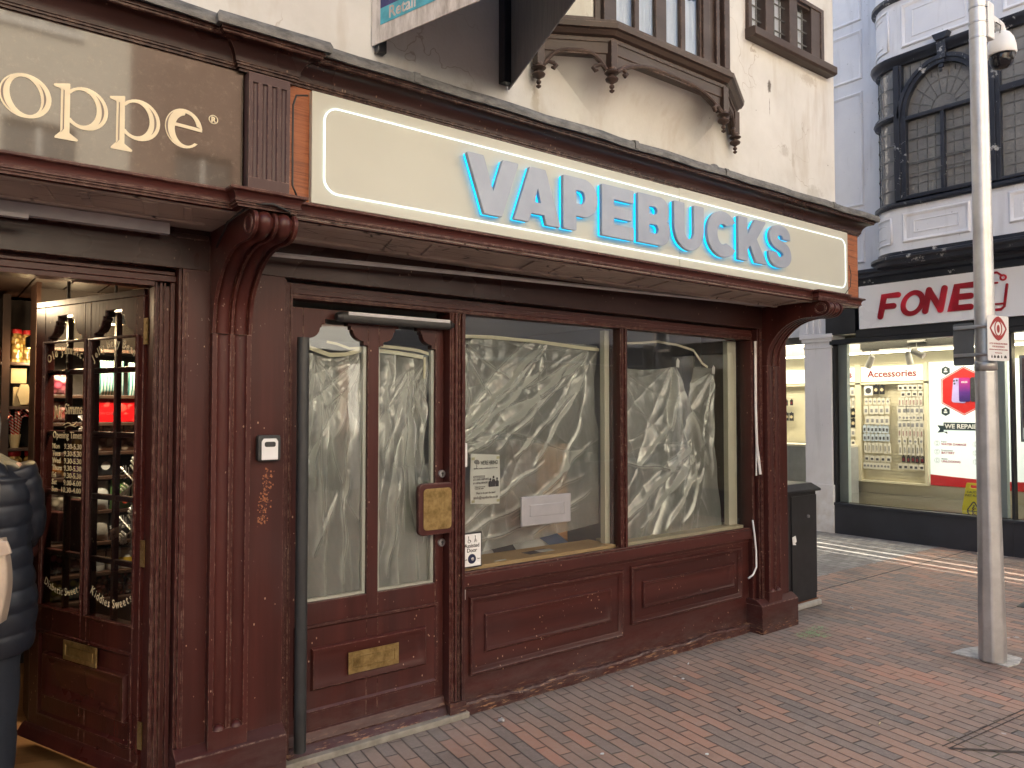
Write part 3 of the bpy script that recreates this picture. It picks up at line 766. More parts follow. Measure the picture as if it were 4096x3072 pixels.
# --- posts between door and windows
ps = MB().box(2.205, 2.292, 3.366, 3.50, .0, 2.106)
for a, b, y in ((2.213,2.222,3.358),(2.232,2.245,3.352),(2.256,2.262,3.358),(2.272,2.292,3.350)): ps.box(a, b, y, 3.367, .09, 2.104)
ps.box(2.20,2.298,3.345,3.366,.0,.088)
part(ps, "door_post", M['wvd'], vf, bevel=.002)
ps = MB().box(3.476, 3.535, 3.372, 3.47, .742, 2.106).box(3.484,3.492,3.366,3.373,.742,2.106).box(3.508,3.526,3.360,3.373,.742,2.106)
part(ps, "mullion", M['wv'], vf, bevel=.002)
part(MB().box(1.296,1.345,3.355,3.46,.07,2.176).box(1.312,1.322,3.347,3.356,.07,2.17).box(1.334,1.345,3.350,3.356,.07,2.17), "door_jamb", M['wvd'], vf, bevel=.002)
# --- windows
for nm, a, b in (("w1",2.293,3.476),("w2",3.535,4.80)):
    gl = part(MB().quad((a,3.405,.742),(b,3.405,.742),(b,3.405,2.106),(a,3.405,2.106)), "window_pane", M['glass'], vf)
part(MB().box(3.440,3.565,3.475,3.515,.757,2.10), "white_upright", M['cream'], vf)
part(MB().box(4.700,4.798,3.475,3.515,.757,2.10), "white_upright", M['cream'], vf)
part(MB().box(2.295,3.475,3.42,3.66,.722,.756), "window_board", M['ply'], vf)
part(MB().box(3.54,4.795,3.42,3.66,.722,.756), "window_board", plain("painted_cream_board", (.62,.57,.42), .6, var=.15, scale=6), vf)
# --- threshold, step
part(MB().box(1.345, 2.26, 3.40, 3.52, .03, .072).prism([(3.365,.03),(3.40,.068),(3.40,.03)], 'x', 1.346, 2.2), "threshold", M['whd'], vf, bevel=.003)
st = MB().box(1.30, 2.31, 3.33, 3.56, .0, .030)
o = solo(st, "doorstep", plain("worn_stone", (.27,.25,.21), .8, var=.3, scale=14, bump=.4), "worn grey stone strip under the closed dark red door", "step", bevel=.004)

# --- door
def door_parts(parent, W, z0, panes, mats, par_y=0.0, th=.045):
    """door leaf in its own frame: x from 0 (left) to W, front face y=0. panes: (x0,x1)"""
    zs, zt = .70, 1.93
    leaf = MB(); xs = [0] + [v for p in panes for v in p] + [W]
    for a, b in zip(xs[::2], xs[1::2]): leaf.box(a, b, 0, th, z0, 2.075)
    for a, b in panes:
        leaf.box(a, b, 0, th, z0, zs)
        c = (a+b)/2; w_ = (b-a); t = w_*.175
        rise = 2.028
        def half(s):
            e = a if s > 0 else b
            pts = [(e, 1.914),(e+s*w_*.075,1.914),(e+s*w_*.075,1.934)]
            for k in range(9):
                th_ = radians(90*k/8); pts.append((e+s*(w_*.075+w_*.175*sin(th_)), 1.934+.052*(1-cos(th_))))
            pts += [(e+s*(w_*.275),1.988),(e+s*(w_*.275),2.004),(e+s*w_*.325,2.004),(e+s*w_*.325,rise)]
            return pts
        L = half(1); R = half(-1)
        poly = [(a,2.075)] + L + R[::-1] + [(b,2.075)]
        leaf.prism(poly[::-1], 'y', 0.0, th)
    return leaf
dr = thing("door", "closed dark red half-glazed door with two tall panes full of polythene", "door", (1.362, 3.42, 0), 0)
DW = .838
lf = door_parts(dr, DW, .072, [(.062,.398),(.458,.790)], None)
part(lf, "leaf", M['wvd'], dr, bevel=.003)
part(MB().frame(.03,.806,.19,.60,.0,[(0,0),(.002,.006),(.012,.008),(.018,.003),(.022,0)],fill=False), "panel_moulding", M['whd'], dr, smooth=40)
part(MB().frame(.112,.732,.296,.492,.0,[(0,0),(.002,.010),(.008,.016),(.016,.014),(.026,.006),(.06,.003)]), "raised_panel", M['whd'], dr, smooth=40)
part(MB().box(0.0,.838,-.012,.0,.072,.11).prism([(-.03,.072),(-.012,.112),(0,.118),(0,.072)],'x',0.002,.836), "weather_bar", M['whd'], dr, bevel=.002)
for a, b in ((.062,.398),(.458,.790)):
    part(MB().quad((a,.02,.70),(b,.02,.70),(b,.02,2.03),(a,.02,2.03)), "glass", M['glass'], dr)
    part(MB().box(a,a+.014,.021,.044,.70,1.91).box(b-.016,b,.021,.044,.70,1.91).box(a+.014,b-.016,.021,.044,.70,.712), "bead", M['white'], dr)
cl = MB(); pr = rrect(-.022,.022,-.026,.026,.02,4)
cl.loft([[(x, -.040+p[0], 2.040+p[1]) for p in pr] for x in (.235,.845)])
c_ = part(cl, "door_closer", M['dgrey'], dr, smooth=40)
part(MB().box(.262,.838,-.0635,-.050,2.048,2.066), "cover_strip", M['alu'], c_, bevel=.002)
part(MB().lathe([(.001,-.03),(.018,-.027),(.026,-.012),(.027,.0)], (.235,-.040,2.040), 14, 'x').lathe([(.027,.0),(.026,.012),(.018,.024),(.001,.027)], (.845,-.040,2.040), 14, 'x'), "end_cap", M['black'], c_, smooth=40)
hp = part(MB().prism(rrect(.655,.868,.958,1.222,.03), 'y', -.058, -.03), "pull_handle", M['wv'], dr, bevel=.006)
part(MB().prism(rrect(.682,.850,.985,1.195,.02), 'y', -.0615, -.058), "brass_plate", M['brass'], hp, bevel=.001)
part(MB().box(.69,.83,-.03,.0,1.0,1.18), "grip", M['wv'], hp, bevel=.01)
for z, l in ((1.262,None),(.905,None)):
    q = MB().lathe([(.001,-.012),(.018,-.012),(.021,-.008),(.021,0)], (.83-.005, 0, z), 22, 'y')
    lk = part(q, "lock", M['steel'], dr, smooth=40)
    part(MB().prism(ellipse(.825, z+.003, .0065, .0065, n=14), 'y', -.014, -.012).box(.822,.828,-.0138,-.012,z-.012,z), "keyhole", M['dgrey'], lk)
lb = MB().frame(.294,.566,.338,.440,-.016,[(0,0),(.0,.004),(.022,.004),(.024,.001),(.028,.001),(.030,.004)])
part(lb, "letter_plate", M['brass'], dr)
pipe = MB().tube([(1.386,3.325,.075),(1.386,3.325,1.925)], .027, 20)
pt_ = solo(pipe, "finger_guard", M['dgrey'], "dark grey vertical tube standing at the left edge of the closed red door", "door guard", smooth=40)

# ================================================================ illuminated sign
sg = thing("shop_sign", "long cream sign board with raised grey letters glowing blue and a white light line", "sign", (3.2, 2.85, 2.40))
part(MB().box(1.205,3.392,2.825,2.853,2.405,2.848).box(3.395,5.215,2.825,2.853,2.405,2.853), "panel", M['panel'], sg, bevel=.0015)
o1 = rrect(1.253,5.181,2.450,2.799,.062,10); o2 = rrect(1.2585,5.1755,2.4555,2.7935,.0565,10)
ln = MB(); n = len(o1)
ln.loft([[(p[0], 2.8195, p[1]) for p in o1], [(p[0], 2.8195, p[1]) for p in o2], [(p[0], 2.8245, p[1]) for p in o2], [(p[0], 2.8245, p[1]) for p in o1]], caps=False)
part(ln, "light_line", M['led'], sg)
def arcpts(cx, cy, rx, ry, a0, a1, n=18): return [(cx+rx*cos(radians(a0+(a1-a0)*k/n)), cy+ry*sin(radians(a0+(a1-a0)*k/n))) for k in range(n+1)]
def stroke(pts, t):
    P = [Vector(p) for p in pts]; L = []; R = []
    for i in range(len(P)):
        d = (P[min(i+1,len(P)-1)]-P[max(i-1,0)]).normalized(); n_ = Vector((-d.y, d.x))*t/2
        L.append((P[i]+n_)[:]); R.append((P[i]-n_)[:])
    return L + R[::-1]
def spline(pts, k=5):
    out = []
    for i in range(len(pts)-1):
        p0, p1, p2, p3 = pts[max(i-1,0)], pts[i], pts[i+1], pts[min(i+2,len(pts)-1)]
        for s in range(k):
            t = s/k; out.append(tuple(.5*(2*p1[j]+(-p0[j]+p2[j])*t+(2*p0[j]-5*p1[j]+4*p2[j]-p3[j])*t*t+(-p0[j]+3*p1[j]-3*p2[j]+p3[j])*t**3) for j in (0,1)))
    return out+[pts[-1]]
G = {
 'V': [fillet([(0,1),(.34,1),(.55,.40,.005),(.76,1),(1.10,1),(.735,0),(.365,0)])],
 'A': [fillet([(0,0),(.33,0),(.385,.17,.01),(.695,.17,.01),(.75,0),(1.08,0),(.72,1),(.36,1)]), fillet([(.46,.37),(.62,.37),(.54,.66)], default=.01)],
 'P': [fillet([(0,0),(.33,0),(.33,.28,.01),(.90,.28,.34),(.90,1,.34),(0,1)]), fillet([(.33,.51,.01),(.57,.51,.11),(.57,.77,.11),(.33,.77,.01)])],
 'E': [fillet([(0,0),(.90,0),(.90,.25),(.33,.25,.01),(.33,.385,.01),(.84,.385),(.84,.62),(.33,.62,.01),(.33,.75,.01),(.90,.75),(.90,1),(0,1)])],
 'B': [fillet([(0,0),(.97,0,.28),(.97,.50,.20),(.84,.53,.01),(.93,.56,.14),(.93,1,.24),(0,1)]), fillet([(.33,.22,.01),(.62,.22,.09),(.62,.41,.09),(.33,.41,.01)]), fillet([(.33,.61,.01),(.58,.61,.08),(.58,.78,.08),(.33,.78,.01)])],
 'U': [fillet([(0,1),(0,0,.46),(.99,0,.46),(.99,1),(.66,1),(.66,.24,.16),(.33,.24,.16),(.33,1)])],
 'C': [fillet([*[(x,y,0) for x,y in arcpts(.51,.5,.51,.515,38,322,26)], *[(x,y,0) for x,y in arcpts(.51,.5,.19,.24,305,55,18)]])],
 'K': [fillet([(0,0),(.33,0),(.33,.27,.01),(.43,.38,.01),(.67,0),(1.08,0),(.68,.55,.01),(1.05,1),(.64,1),(.33,.60,.01),(.33,1),(0,1)])],
 'S': [spline([(.91,.69),(.88,.84),(.74,.96),(.48,1.01),(.20,.95),(.05,.80),(.05,.63),(.17,.49),(.38,.41),(.54,.36),(.60,.31),(.56,.25),(.46,.235),(.36,.265),(.32,.34)],4)+spline([(.0,.34),(.03,.17),(.18,.03),(.46,-.015),(.76,.04),(.93,.19),(.93,.38),(.82,.53),(.62,.61),(.43,.66),(.37,.71),(.40,.755),(.48,.77),(.56,.75),(.59,.69)],4)],
}
HT = .262
spans = [('V',1.912,2.198,2.480),('A',2.178,2.458,2.482),('P',2.481,2.710,2.484),('E',2.743,2.975,2.487),('B',3.010,3.262,2.490),('U',3.300,3.556,2.494),('C',3.588,3.850,2.497),('K',3.884,4.168,2.500),('S',4.196,4.440,2.502)]
for ch, a, b, zb in spans:
    cs = G[ch]; mx = max(p[0] for p in cs[0]); mn = min(p[0] for p in cs[0]); k = (b-a)/(mx-mn)
    sc = [[((p[0]-mn)*k, p[1]*HT) for p in c] for c in cs]
    mb = outline(sc, .009, .0015)
    lt = part(flat(mb, a, 2.793, zb), "letter", M['letter'], sg, smooth=30)
    cx, cz = (b-a)/2, HT/2
    mb = outline(sc, .0055)
    part(flat(mb, a-.001, 2.8095, zb-.001), "halo", M['cyan'], lt)
# ================================================================ sweet shop
sw = thing("shopfront", "dark red timber shopfront with brown fascia lettering and an open glazed door on the left", "shopfront", (.3, 3.38, 0))
part(MB().sweep([(-4,2.86),(.925,2.86),(.925,2.83),(1.125,2.83),(1.125,2.86)], COR), "cornice", M['wdark'], sw, smooth=30)
part(wavy(MB().sweep(densify([(-4,2.86),(.925,2.86),(.925,2.83),(1.125,2.83),(1.125,2.86)], .12), LED), .003, 8), "lead_flashing", M['lead'], sw, smooth=40)
part(MB().sweep([(-4,2.86),(.915,2.86),(.915,2.795),(1.125,2.795),(1.125,2.86)], LOW), "lower_moulding", M['wh'], sw, smooth=30)
fluteblock(sw, .950, 1.106, 4, M['wgrey'])
part(MB().box(-4, .944, 2.845, 2.86, 2.406, 2.852), "fascia_panel", M['fascia'], sw, bevel=.002)
sf = MB().box(-4, 1.129, 2.86, 3.32, 2.343, 2.38)
for xk in (-.55,-.1,.28,.62):
    sf.prism([(xk,2.93),(xk+.05,2.93),(xk+.10,3.12),(xk+.05,3.12)], 'z', 2.333, 2.345)
    sf.prism([(xk+.14,2.93),(xk+.17,2.93),(xk+.22,3.12),(xk+.19,3.12)], 'z', 2.333, 2.345)
sf.box(-4,.95,2.90,2.925,2.335,2.344); sf.box(-4,.9,3.16,3.19,2.334,2.344)
part(sf, "soffit", M['soffit'], sw, bevel=.003)
part(MB().box(-4,.78,3.20,3.235,2.29,2.333).box(-1,.30,3.12,3.15,2.262,2.275), "trunking", plain("grey_trunking_strip", (.36,.35,.37), .5), sw)
bw = MB().box(-4, .964, 3.296, 3.40, 2.175, 2.3425); bw.box(-4,.955,3.290,3.296,2.30,2.32)
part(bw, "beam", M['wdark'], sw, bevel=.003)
jm = MB().box(-4,.85,3.372,3.46,2.105,2.176).box(-4,.845,3.36,3.372,2.125,2.15).box(-4,.84,3.352,3.36,2.152,2.166)
part(jm, "door_head", M['wh'], sw, bevel=.002)
jv = MB().box(.765,.857,3.372,3.52,.03,2.176)
for a, b, y in ((.768,.776,3.362),(.784,.794,3.356),(.802,.808,3.362),(.824,.840,3.35)): jv.box(a, b, y, 3.373, .03, 2.12)
part(jv, "door_jamb", M['wvd'], sw, bevel=.002)
part(MB().box(-4,-.35,3.35,3.46,0,2.10), "side_panel", M['wvd'], sw)
# lettering
def serif_letters():
    base = lambda poly, y: flat(outline([poly], .0012), 0, y, 0)
    yb = 2.8435
    def ring(nm, cx, cz, a, b, a2, b2, dx, rot):
        m = flat(outline([ellipse(cx, cz, a, b), ellipse(cx+dx, cz, a2, b2, rot)], .0012), 0, yb, 0); return m
    let = []
    # o
    m = ring('o', .258, 2.592, .071, .071, .042, .060, 0, radians(12)); let.append((m, "o"))
    inl = MB()
    inl.join(flat(outline([ellipse(.258,2.592,.060,.064,radians(8)), ellipse(.2615,2.592,.0585,.066,radians(8))], .0006), 0, yb-.0012, 0)) if False else None
    def crescent(cx, cz, rx, rz, a0, a1, t):
        o_ = arcpts(cx, cz, rx, rz, a0, a1, 14); i_ = arcpts(cx, cz, rx-t, rz-t*.3, a1, a0, 14)
        i_ = [ (o_[14-k][0]*(1-s)+i_[k][0]*s, o_[14-k][1]*(1-s)+i_[k][1]*s) for k in range(15) for s in [sin(pi*k/14)**.8] ]
        return flat(outline([o_+i_], .0005), 0, yb-.0022, 0)
    il = [crescent(.258,2.592,.066,.066,130,235,.006), crescent(.256,2.592,.058,.060,-40,50,.006)]
    for x in (.345, .508):      # two p
        k = x
        stem = fillet([(k-.012,2.652,.004),(k+.036,2.664,.003),(k+.036,2.500),(k+.062,2.482,.005),(k+.058,2.476,.004),(k-.008,2.476,.004),(k-.004,2.484,.004),(k+.010,2.500),(k+.010,2.640),(k-.010,2.645,.004)], default=.004)
        b1 = arcpts(k+.080,2.590,.068,.071,-150,150,30); b2 = arcpts(k+.070,2.591,.044,.058,135,-135,26)
        m = flat(outline([stem], .0012), 0, yb, 0)
        m.join(flat(outline([[(p[0],p[1]) for p in b1+b2]], .0010), 0, yb-.0006, 0))
        let.append((m, "p")); il.append(crescent(k+.078,2.590,.058,.062,-45,55,.007))
        il.append(flat(outline([[(k+.017,2.640),(k+.020,2.636),(k+.020,2.51),(k+.009,2.494),(k+.016,2.508)]], .0005), 0, yb-.0022, 0))
    # e
    o_ = arcpts(.735,2.595,.063,.071,2,325,32); i_ = arcpts(.742,2.592,.037,.055,318,45,26)
    cres = o_ + i_[:]
    m = flat(outline([[*arcpts(.735,2.595,.063,.070,8,318,32), *arcpts(.744,2.590,.040,.054,312,100,18), (.740,2.652), *arcpts(.744,2.595,.036,.055,75,18,8)]], .0012), 0, yb, 0)
    m.join(flat(outline([[(.690,2.612),(.797,2.606),(.797,2.594),(.690,2.600)]], .0010), 0, yb-.0006, 0))
    let.append((m, "e")); il.append(crescent(.733,2.595,.058,.064,125,230,.006))
    for mb, nm in let: part(mb, "letter", M['gold'], sw)
    for q in il: part(q, "letter_inline", M['inline'], sw)
    r_ = flat(outline([ellipse(.836,2.651,.0165,.0165), ellipse(.836,2.651,.0135,.0135)], .0014), 0, yb, 0)
    r_.join(flat(text("R", .027, .0014, .0011), .836, yb, 2.6415)); part(r_, "registered_mark", M['gold'], sw)
serif_letters()

# --- rooms behind both shopfronts
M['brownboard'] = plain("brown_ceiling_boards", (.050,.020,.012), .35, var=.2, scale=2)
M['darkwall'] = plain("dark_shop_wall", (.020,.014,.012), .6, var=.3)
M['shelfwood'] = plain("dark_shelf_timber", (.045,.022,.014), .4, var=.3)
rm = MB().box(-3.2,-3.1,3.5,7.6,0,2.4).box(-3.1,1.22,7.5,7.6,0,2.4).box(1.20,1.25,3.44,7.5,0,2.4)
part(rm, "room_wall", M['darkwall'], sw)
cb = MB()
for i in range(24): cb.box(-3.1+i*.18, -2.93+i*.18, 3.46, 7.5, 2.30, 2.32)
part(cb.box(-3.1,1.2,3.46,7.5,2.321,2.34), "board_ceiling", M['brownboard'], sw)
def floorboards():
    N = NT("oak_laminate_floor"); g = N.coord(rot=(0,0,radians(20)))
    x = N.n("SeparateXYZ", {"Vector": g}); row = N.math('FLOOR', N.math('DIVIDE', x.outputs[1], .12))
    r = N.n("TexWhiteNoise", {"W": row}, noise_dimensions='1D').outputs[0]
    gr = N.noise(N.n("Mapping", {"Vector": g, "Scale": (1,18,1)}).outputs[0], 4, 5)
    N.base(N.ramp(N.math('ADD', N.math('MULTIPLY', r, .5), N.math('MULTIPLY', gr, .5)), [(.2,(.17,.085,.035)), (.8,(.34,.19,.09))])); N.rough(.35); return N.m
M['oak'] = floorboards()
o = build(MB().box(-3.1,1.2,3.52,7.5,.006,.03), "floor", M['oak']); props(o, kind='structure')
o = build(MB().box(1.30,5.06,3.56,8.0,.006,.03), "floor", plain("dusty_shop_floor", (.42,.40,.36), .6, var=.2, scale=2)); props(o, kind='structure')
M['shopwall'] = plain("pale_shop_wall", (.30,.31,.33), .7, var=.1, scale=1)
part(MB().box(1.26,1.29,3.46,8,0,2.4).box(5.05,5.079,3.96,8,0,2.4).box(1.29,5.05,8,8.1,0,2.4), "room_wall", M['shopwall'], vf)
part(MB().box(1.27,5.05,3.46,8,2.36,2.40), "ceiling", M['shopwall'], vf)

# --- open sweet shop door (own frame: x to the viewer's right ends at the hinge)
DA = atan2(-.932, .362)
sd_ = thing("door", "open dark red glazed door with cream opening times and sweet names on its glass", "door", (.748, 3.47, 0), DA)
PB = [(-.750,-.424),(-.380,-.046)]
lf = MB()
leaf = door_parts(sd_, .83, .10, [(.080,.406),(.450,.784)], None)
leaf.v = [(x-.83, y, z) for x, y, z in leaf.v]
# widen top rail to 2.10
leaf.box(-.83, 0, 0, .045, 2.075, 2.105)
part(leaf, "leaf", M['wdoor'], sd_, bevel=.003)
bars = MB()
for a, b in PB:
    c = (a+b)/2+.0
    bars.box(c-.011, c+.011, .012, .036, .668, 2.02)
    for z in (1.770, 1.490, 1.218, .945): bars.box(a, c-.011, .014, .034, z-.012, z+.012); bars.box(c+.011, b, .014, .034, z-.012, z+.012)
part(bars, "glazing_bars", M['wdoor'], sd_, bevel=.003)
for a, b in PB:
    part(MB().frame(a-.012, b+.012, .690, 1.915, .0, [(0,0),(.002,.006),(.008,.008),(.013,.002)], fill=False), "bead_moulding", M['wdoor'], sd_, smooth=40)
    part(MB().quad((a,.008,.69),(b,.008,.69),(b,.008,2.03),(a,.008,2.03)), "glass", M['glass'], sd_)
part(MB().frame(-.752,-.038,.200,.592,.0,[(0,0),(.002,.007),(.012,.009),(.02,.003),(.024,0)],fill=False), "panel_moulding", M['wdoor'], sd_, smooth=40)
part(MB().frame(-.690,-.066,.300,.498,.0,[(0,0),(.002,.012),(.008,.020),(.018,.018),(.03,.007),(.06,.004)]), "raised_panel", M['wdoor'], sd_, smooth=40)
part(MB().box(-.83,0,-.016,0,.10,.135).prism([(-.045,.10),(-.016,.14),(0,.15),(0,.10)],'x',-.86,.0), "weather_bar", M['wdoor'], sd_, bevel=.003)
part(MB().frame(-.505,-.255,.498,.582,-.021,[(0,0),(0,.006),(.004,.008),(.018,.008),(.021,.004),(.024,.004),(.026,.007)]), "letter_plate", M['brass'], sd_)
hp = part(MB().prism(rrect(-.875,-.705,.925,1.180,.03), 'y', -.062, -.035), "pull_handle", M['wdoor'], sd_, bevel=.006)
part(MB().prism(rrect(-.862,-.725,.945,1.165,.018), 'y', -.066, -.062), "brass_plate", M['brass'], hp, bevel=.001)
part(MB().box(-.86,-.79,-.035,.0,.97,1.14), "grip", M['wdoor'], hp, bevel=.01)
part(MB().prism(rrect(-.700,-.560,.925,1.180,.03), 'y', .085, .115).box(-.83,-.70,.045,.085,.98,1.12).box(-.72,-.66,.07,.09,.98,1.12), "inner_handle", M['wdoor'], sd_, bevel=.006)
for z in (1.93, 1.01, .27):
    h_ = MB().box(.004,.030,-.002,.003,z-.06,z+.05)
    for k in (-.04,0,.03): h_.lathe([(.005,-.004),(.004,-.001),(.001,-.001)], (.017, 0, z+k), 8, 'y')
    part(h_, "hinge", M['brass'], sd_)
# letters on the glass
def arc_text(s, x0, x1, z, sag, size):
    m = MB(); n = len(s); out = MB()
    adv = [.32 if c in 'lij I' else (.75 if c in 'mwMOKDB' else .54) for c in s]; tot = sum(adv); p = 0
    for ch, ad in zip(s, adv):
        t = (p+ad/2)/tot; p += ad
        if ch == ' ': continue
        x = x0+(x1-x0)*t; dz = sag*(1-(2*t-1)**2); sl = math.atan(sag*-4*(2*t-1)/(x1-x0)/1.0)
        c = text(ch, size, .0004, .0004, res=2)
        c.xf(Matrix.Scale(.80, 4, (1,0,0)))
        c.xf(Matrix.Translation((x, z+dz, 0)) @ Matrix.Rotation(sl, 4, 'Z')); out.join(c)
    return out
gy = .0066
def door_text(mb, z_lbl=None): part(flat(mb, 0, gy, 0), "lettering", M['gold'], sd_)
tm = MB()
tm.join(arc_text("Old Jamaica", -.735, -.430, 1.808, .045, .056))
tm.join(arc_text("Jelly Belly Beans", -.372, -.048, 1.805, .065, .052))
tm.join(arc_text("Diabetic Sweets", -.735, -.428, .800, -.040, .050))
tm.join(arc_text("Kiddies Sweets", -.368, -.050, .805, -.052, .052))
def put(s, x, z, size, al, wd=None):
    t = text(s, size, .0004, .0004, align=al, res=2, width=wd)
    if al == 'LEFT': dx = x - min(p[0] for p in t.v)
    elif al == 'RIGHT': dx = x - max(p[0] for p in t.v)
    else: dx = x
    t.v = [(p[0]+dx, p[1]+z, p[2]) for p in t.v]; return t
ms = put("Mr", -.672, 1.556, .092, 'LEFT', .070); ms.join(put("Simms", -.588, 1.578, .070, 'LEFT', .140)); tm.join(ms)
tm.join(outline([stroke(spline([(-.60,1.528),(-.56,1.538),(-.52,1.530),(-.49,1.545)]), .003)], .0004)); tm.join(outline([stroke(spline([(-.585,1.518),(-.54,1.527),(-.50,1.521),(-.485,1.53)]), .0025)], .0004))
tm.join(put("Opening Times", -.682, 1.468, .044, 'LEFT', .232))
for i, (d_, h_) in enumerate((("Mon","9.30-5.30"),("Tues","9.30-5.30"),("Wed","9.30-5.30"),("Thurs","9.30-5.30"),("Fri","9.30-5.30"),("Sat","9.00-6.00"),("Sun","10.30-4.00"))):
    z = 1.420-.0328*i; tm.join(put(d_, -.684, z, .034, 'LEFT')); tm.join(put(h_, -.448, z, .034, 'RIGHT', .140 if i < 6 else .156))
door_text(tm)

# --- lamps inside the sweet shop
M['warm'] = emit("warm_lamp_glass", (1.0,.78,.30), 1.2)
for i, (x, y, z) in enumerate(((.815,4.40,2.04),(.60,4.40,2.04),(.55,5.3,1.96),(.80,5.6,1.97))):
    lbls = ["round warm ceiling lamp in the upper right pane of the open sweet shop door", "round warm lamp in the upper left pane of the open sweet shop door", "small warm lamp beside the word Old on the open door", "small warm lamp above the word Jamaica on the open door"]
    L = thing("ceiling_lamp", lbls[i], "lamp", (x, y, z), group="warm lamps inside the sweet shop")
    part(MB().lathe([(.04,0),(.045,.01),(.045,.06),(.01,.08),(.006,(2.30-z))], (x, y, z), 20), "lamp_body", M['black'], L, smooth=40)
    part(MB().lathe([(.001,-.003),(.03,-.003),(.036,.001)], (x, y, z), 20), "bulb", M['warm'], L)
    li = bpy.data.lights.new("lamp_glow", 'POINT'); li.energy = 3.5 if i < 2 else 1.2; li.color = (1,.72,.40); li.shadow_soft_size = .04
    lo = bpy.data.objects.new("lamp_glow", li); COL.objects.link(lo); lo.location = (0,0,-.06); lo.parent = L
for (x,y,z,e) in ((.10,4.5,2.2,2.6),):
    L = thing("ceiling_lamp", "warm spotlight on the boarded ceiling above the customer", "lamp", (x, y, z))
    part(MB().lathe([(.04,0),(.045,.01),(.045,.06),(.01,.095)], (x, y, z), 20), "lamp_body", M['black'], L, smooth=40)
    part(MB().lathe([(.001,-.003),(.03,-.003),(.036,.001)], (x, y, z), 20), "bulb", M['warm'], L)
    li = bpy.data.lights.new("lamp_glow", 'POINT'); li.energy = e; li.color = (1,.74,.45); li.shadow_soft_size = .04
    lo = bpy.data.objects.new("lamp_glow", li); COL.objects.link(lo); lo.location = (0,0,-.06); lo.parent = L

L = thing("spotlight", "small black spotlight under the boarded ceiling just inside the open sweet shop door", "lamp", (.82, 4.08, 2.27))  # added lamp, hidden above the door glass, brightens the display shelves
part(MB().lathe([(.03,0),(.035,.02),(.01,.03)], (.82,4.08,2.27), 16), "lamp_body", M['black'], L, smooth=40)
part(MB().lathe([(.001,-.002),(.026,-.002),(.03,.001)], (.82,4.08,2.27), 16), "bulb", M['warm'], L)
li = bpy.data.lights.new("lamp_glow", 'SPOT'); li.energy = 26; li.color = (1,.80,.55); li.shadow_soft_size = .05; li.spot_size = radians(80); li.spot_blend = .6
lo = bpy.data.objects.new("lamp_glow", li); COL.objects.link(lo); lo.parent = L; lo.location = (0,0,-.02)
lo.rotation_euler = (Vector((.82,4.08,2.25))-Vector((.80,4.60,1.15))).to_track_quat('Z','Y').to_euler()

# --- sweets on shelves
M['redplastic'] = plain("red_plastic_lid", (.42,.015,.018), .35)
M['kraft'] = plain("cream_label_card", (.62,.50,.30), .6, var=.1)
M['foil'] = plain("crinkled_clear_cellophane", (.30,.27,.22), .25, metal=.3, var=.6, scale=30, bump=.6, bscale=40)
def sweets(name, c1, c2, sc=55):
    N = NT(name); v = N.coord(obj=True)
    vo = N.n("TexVoronoi", {"Vector": v, "Scale": float(sc)}); r = N.n("TexWhiteNoise", {"Vector": vo.outputs["Position"]}, noise_dimensions='3D').outputs[0]
    c = N.mix(r, c1, c2); c = N.mix(N.step(vo.outputs["Distance"], .25, .6), c, tuple(x*.3 for x in c1)); N.base(c); N.rough(.12); N.p.inputs["Coat Weight"].default_value = .8
    N.bump(vo.outputs["Distance"], .6, .01); return N.m
SW = [sweets("brown_toffees", (.30,.12,.04), (.62,.35,.15)), sweets("mixed_sweets", (.45,.12,.10), (.75,.62,.45)), sweets("pink_sweets", (.6,.16,.18), (.8,.55,.5)), sweets("yellow_sticks", (.55,.33,.08), (.8,.62,.3), 40)]
def shelf_unit(lbl, x0, x1, y0, y1, zs, zt):
    L = thing("shelving", lbl, "shelves", ((x0+x1)/2, y0, .03))
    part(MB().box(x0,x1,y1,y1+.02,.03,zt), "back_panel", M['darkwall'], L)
    for z in zs: part(MB().box(x0,x1,y0,y1,z-.018,z), "shelf", M['shelfwood'], L, bevel=.002)
    part(MB().box(x0-.02,x0,y0,y1,.03,zt).box(x1,x1+.02,y0,y1,.03,zt), "side_panel", M['shelfwood'], L)
    return L
shelf_unit("dark back wall shelving full of sweet jars behind the customer", -.60, .40, 5.40, 5.66, (.60,.86,1.115,1.37,1.617,1.88), 2.28)
shelf_unit("narrow dark shelving holding red lidded jars beside the open door", .44, 1.17, 5.40, 5.66, (.60,.86,1.115,1.37,1.617,1.88), 2.28)
jar_ = None
def jar(x, y, z, r, h, sw_i, lid, label, lbl, grp="jars of sweets on the shelves"):
    L = thing("sweet_jar", lbl, "jar", (x, y, z), 0.0, group=grp)
    part(MB().lathe([(r*.9,0),(r,.01),(r,h*.70),(r*.92,h*.80),(r*.72,h*.86),(r*.72,h*.88)], (0,0,0), 20), "jar_body", SW[sw_i], L, smooth=50)
    part(MB().lathe([(r*.76,h*.87),(r*.80,h*.88),(r*.80,h*.99),(r*.70,h)], (0,0,0), 20), "lid", lid, L, smooth=40)
    if label:
        q = MB(); q.loft([[(-r*1.01*sin(a)*1, -r*1.01*cos(a), zz) for a in [radians(-38+76*k/8) for k in range(9)]] for zz in (h*.22, h*.62)], closed=False, caps=False)
        part(q, "paper_label", M['kraft'], L, smooth='all')
    return L
where = {1.88: "fourth", 1.617: "third", 1.37: "second", 1.115: "lowest visible", .86: "hidden"}
jd = [(.365,1.88,.045,.11,1,'black',False),(.215,1.617,.058,.225,0,'redplastic',True),(.355,1.617,.042,.12,1,'black',False),(.225,1.37,.058,.225,1,'redplastic',True),(.345,1.37,.038,.14,1,'kraft',False)]
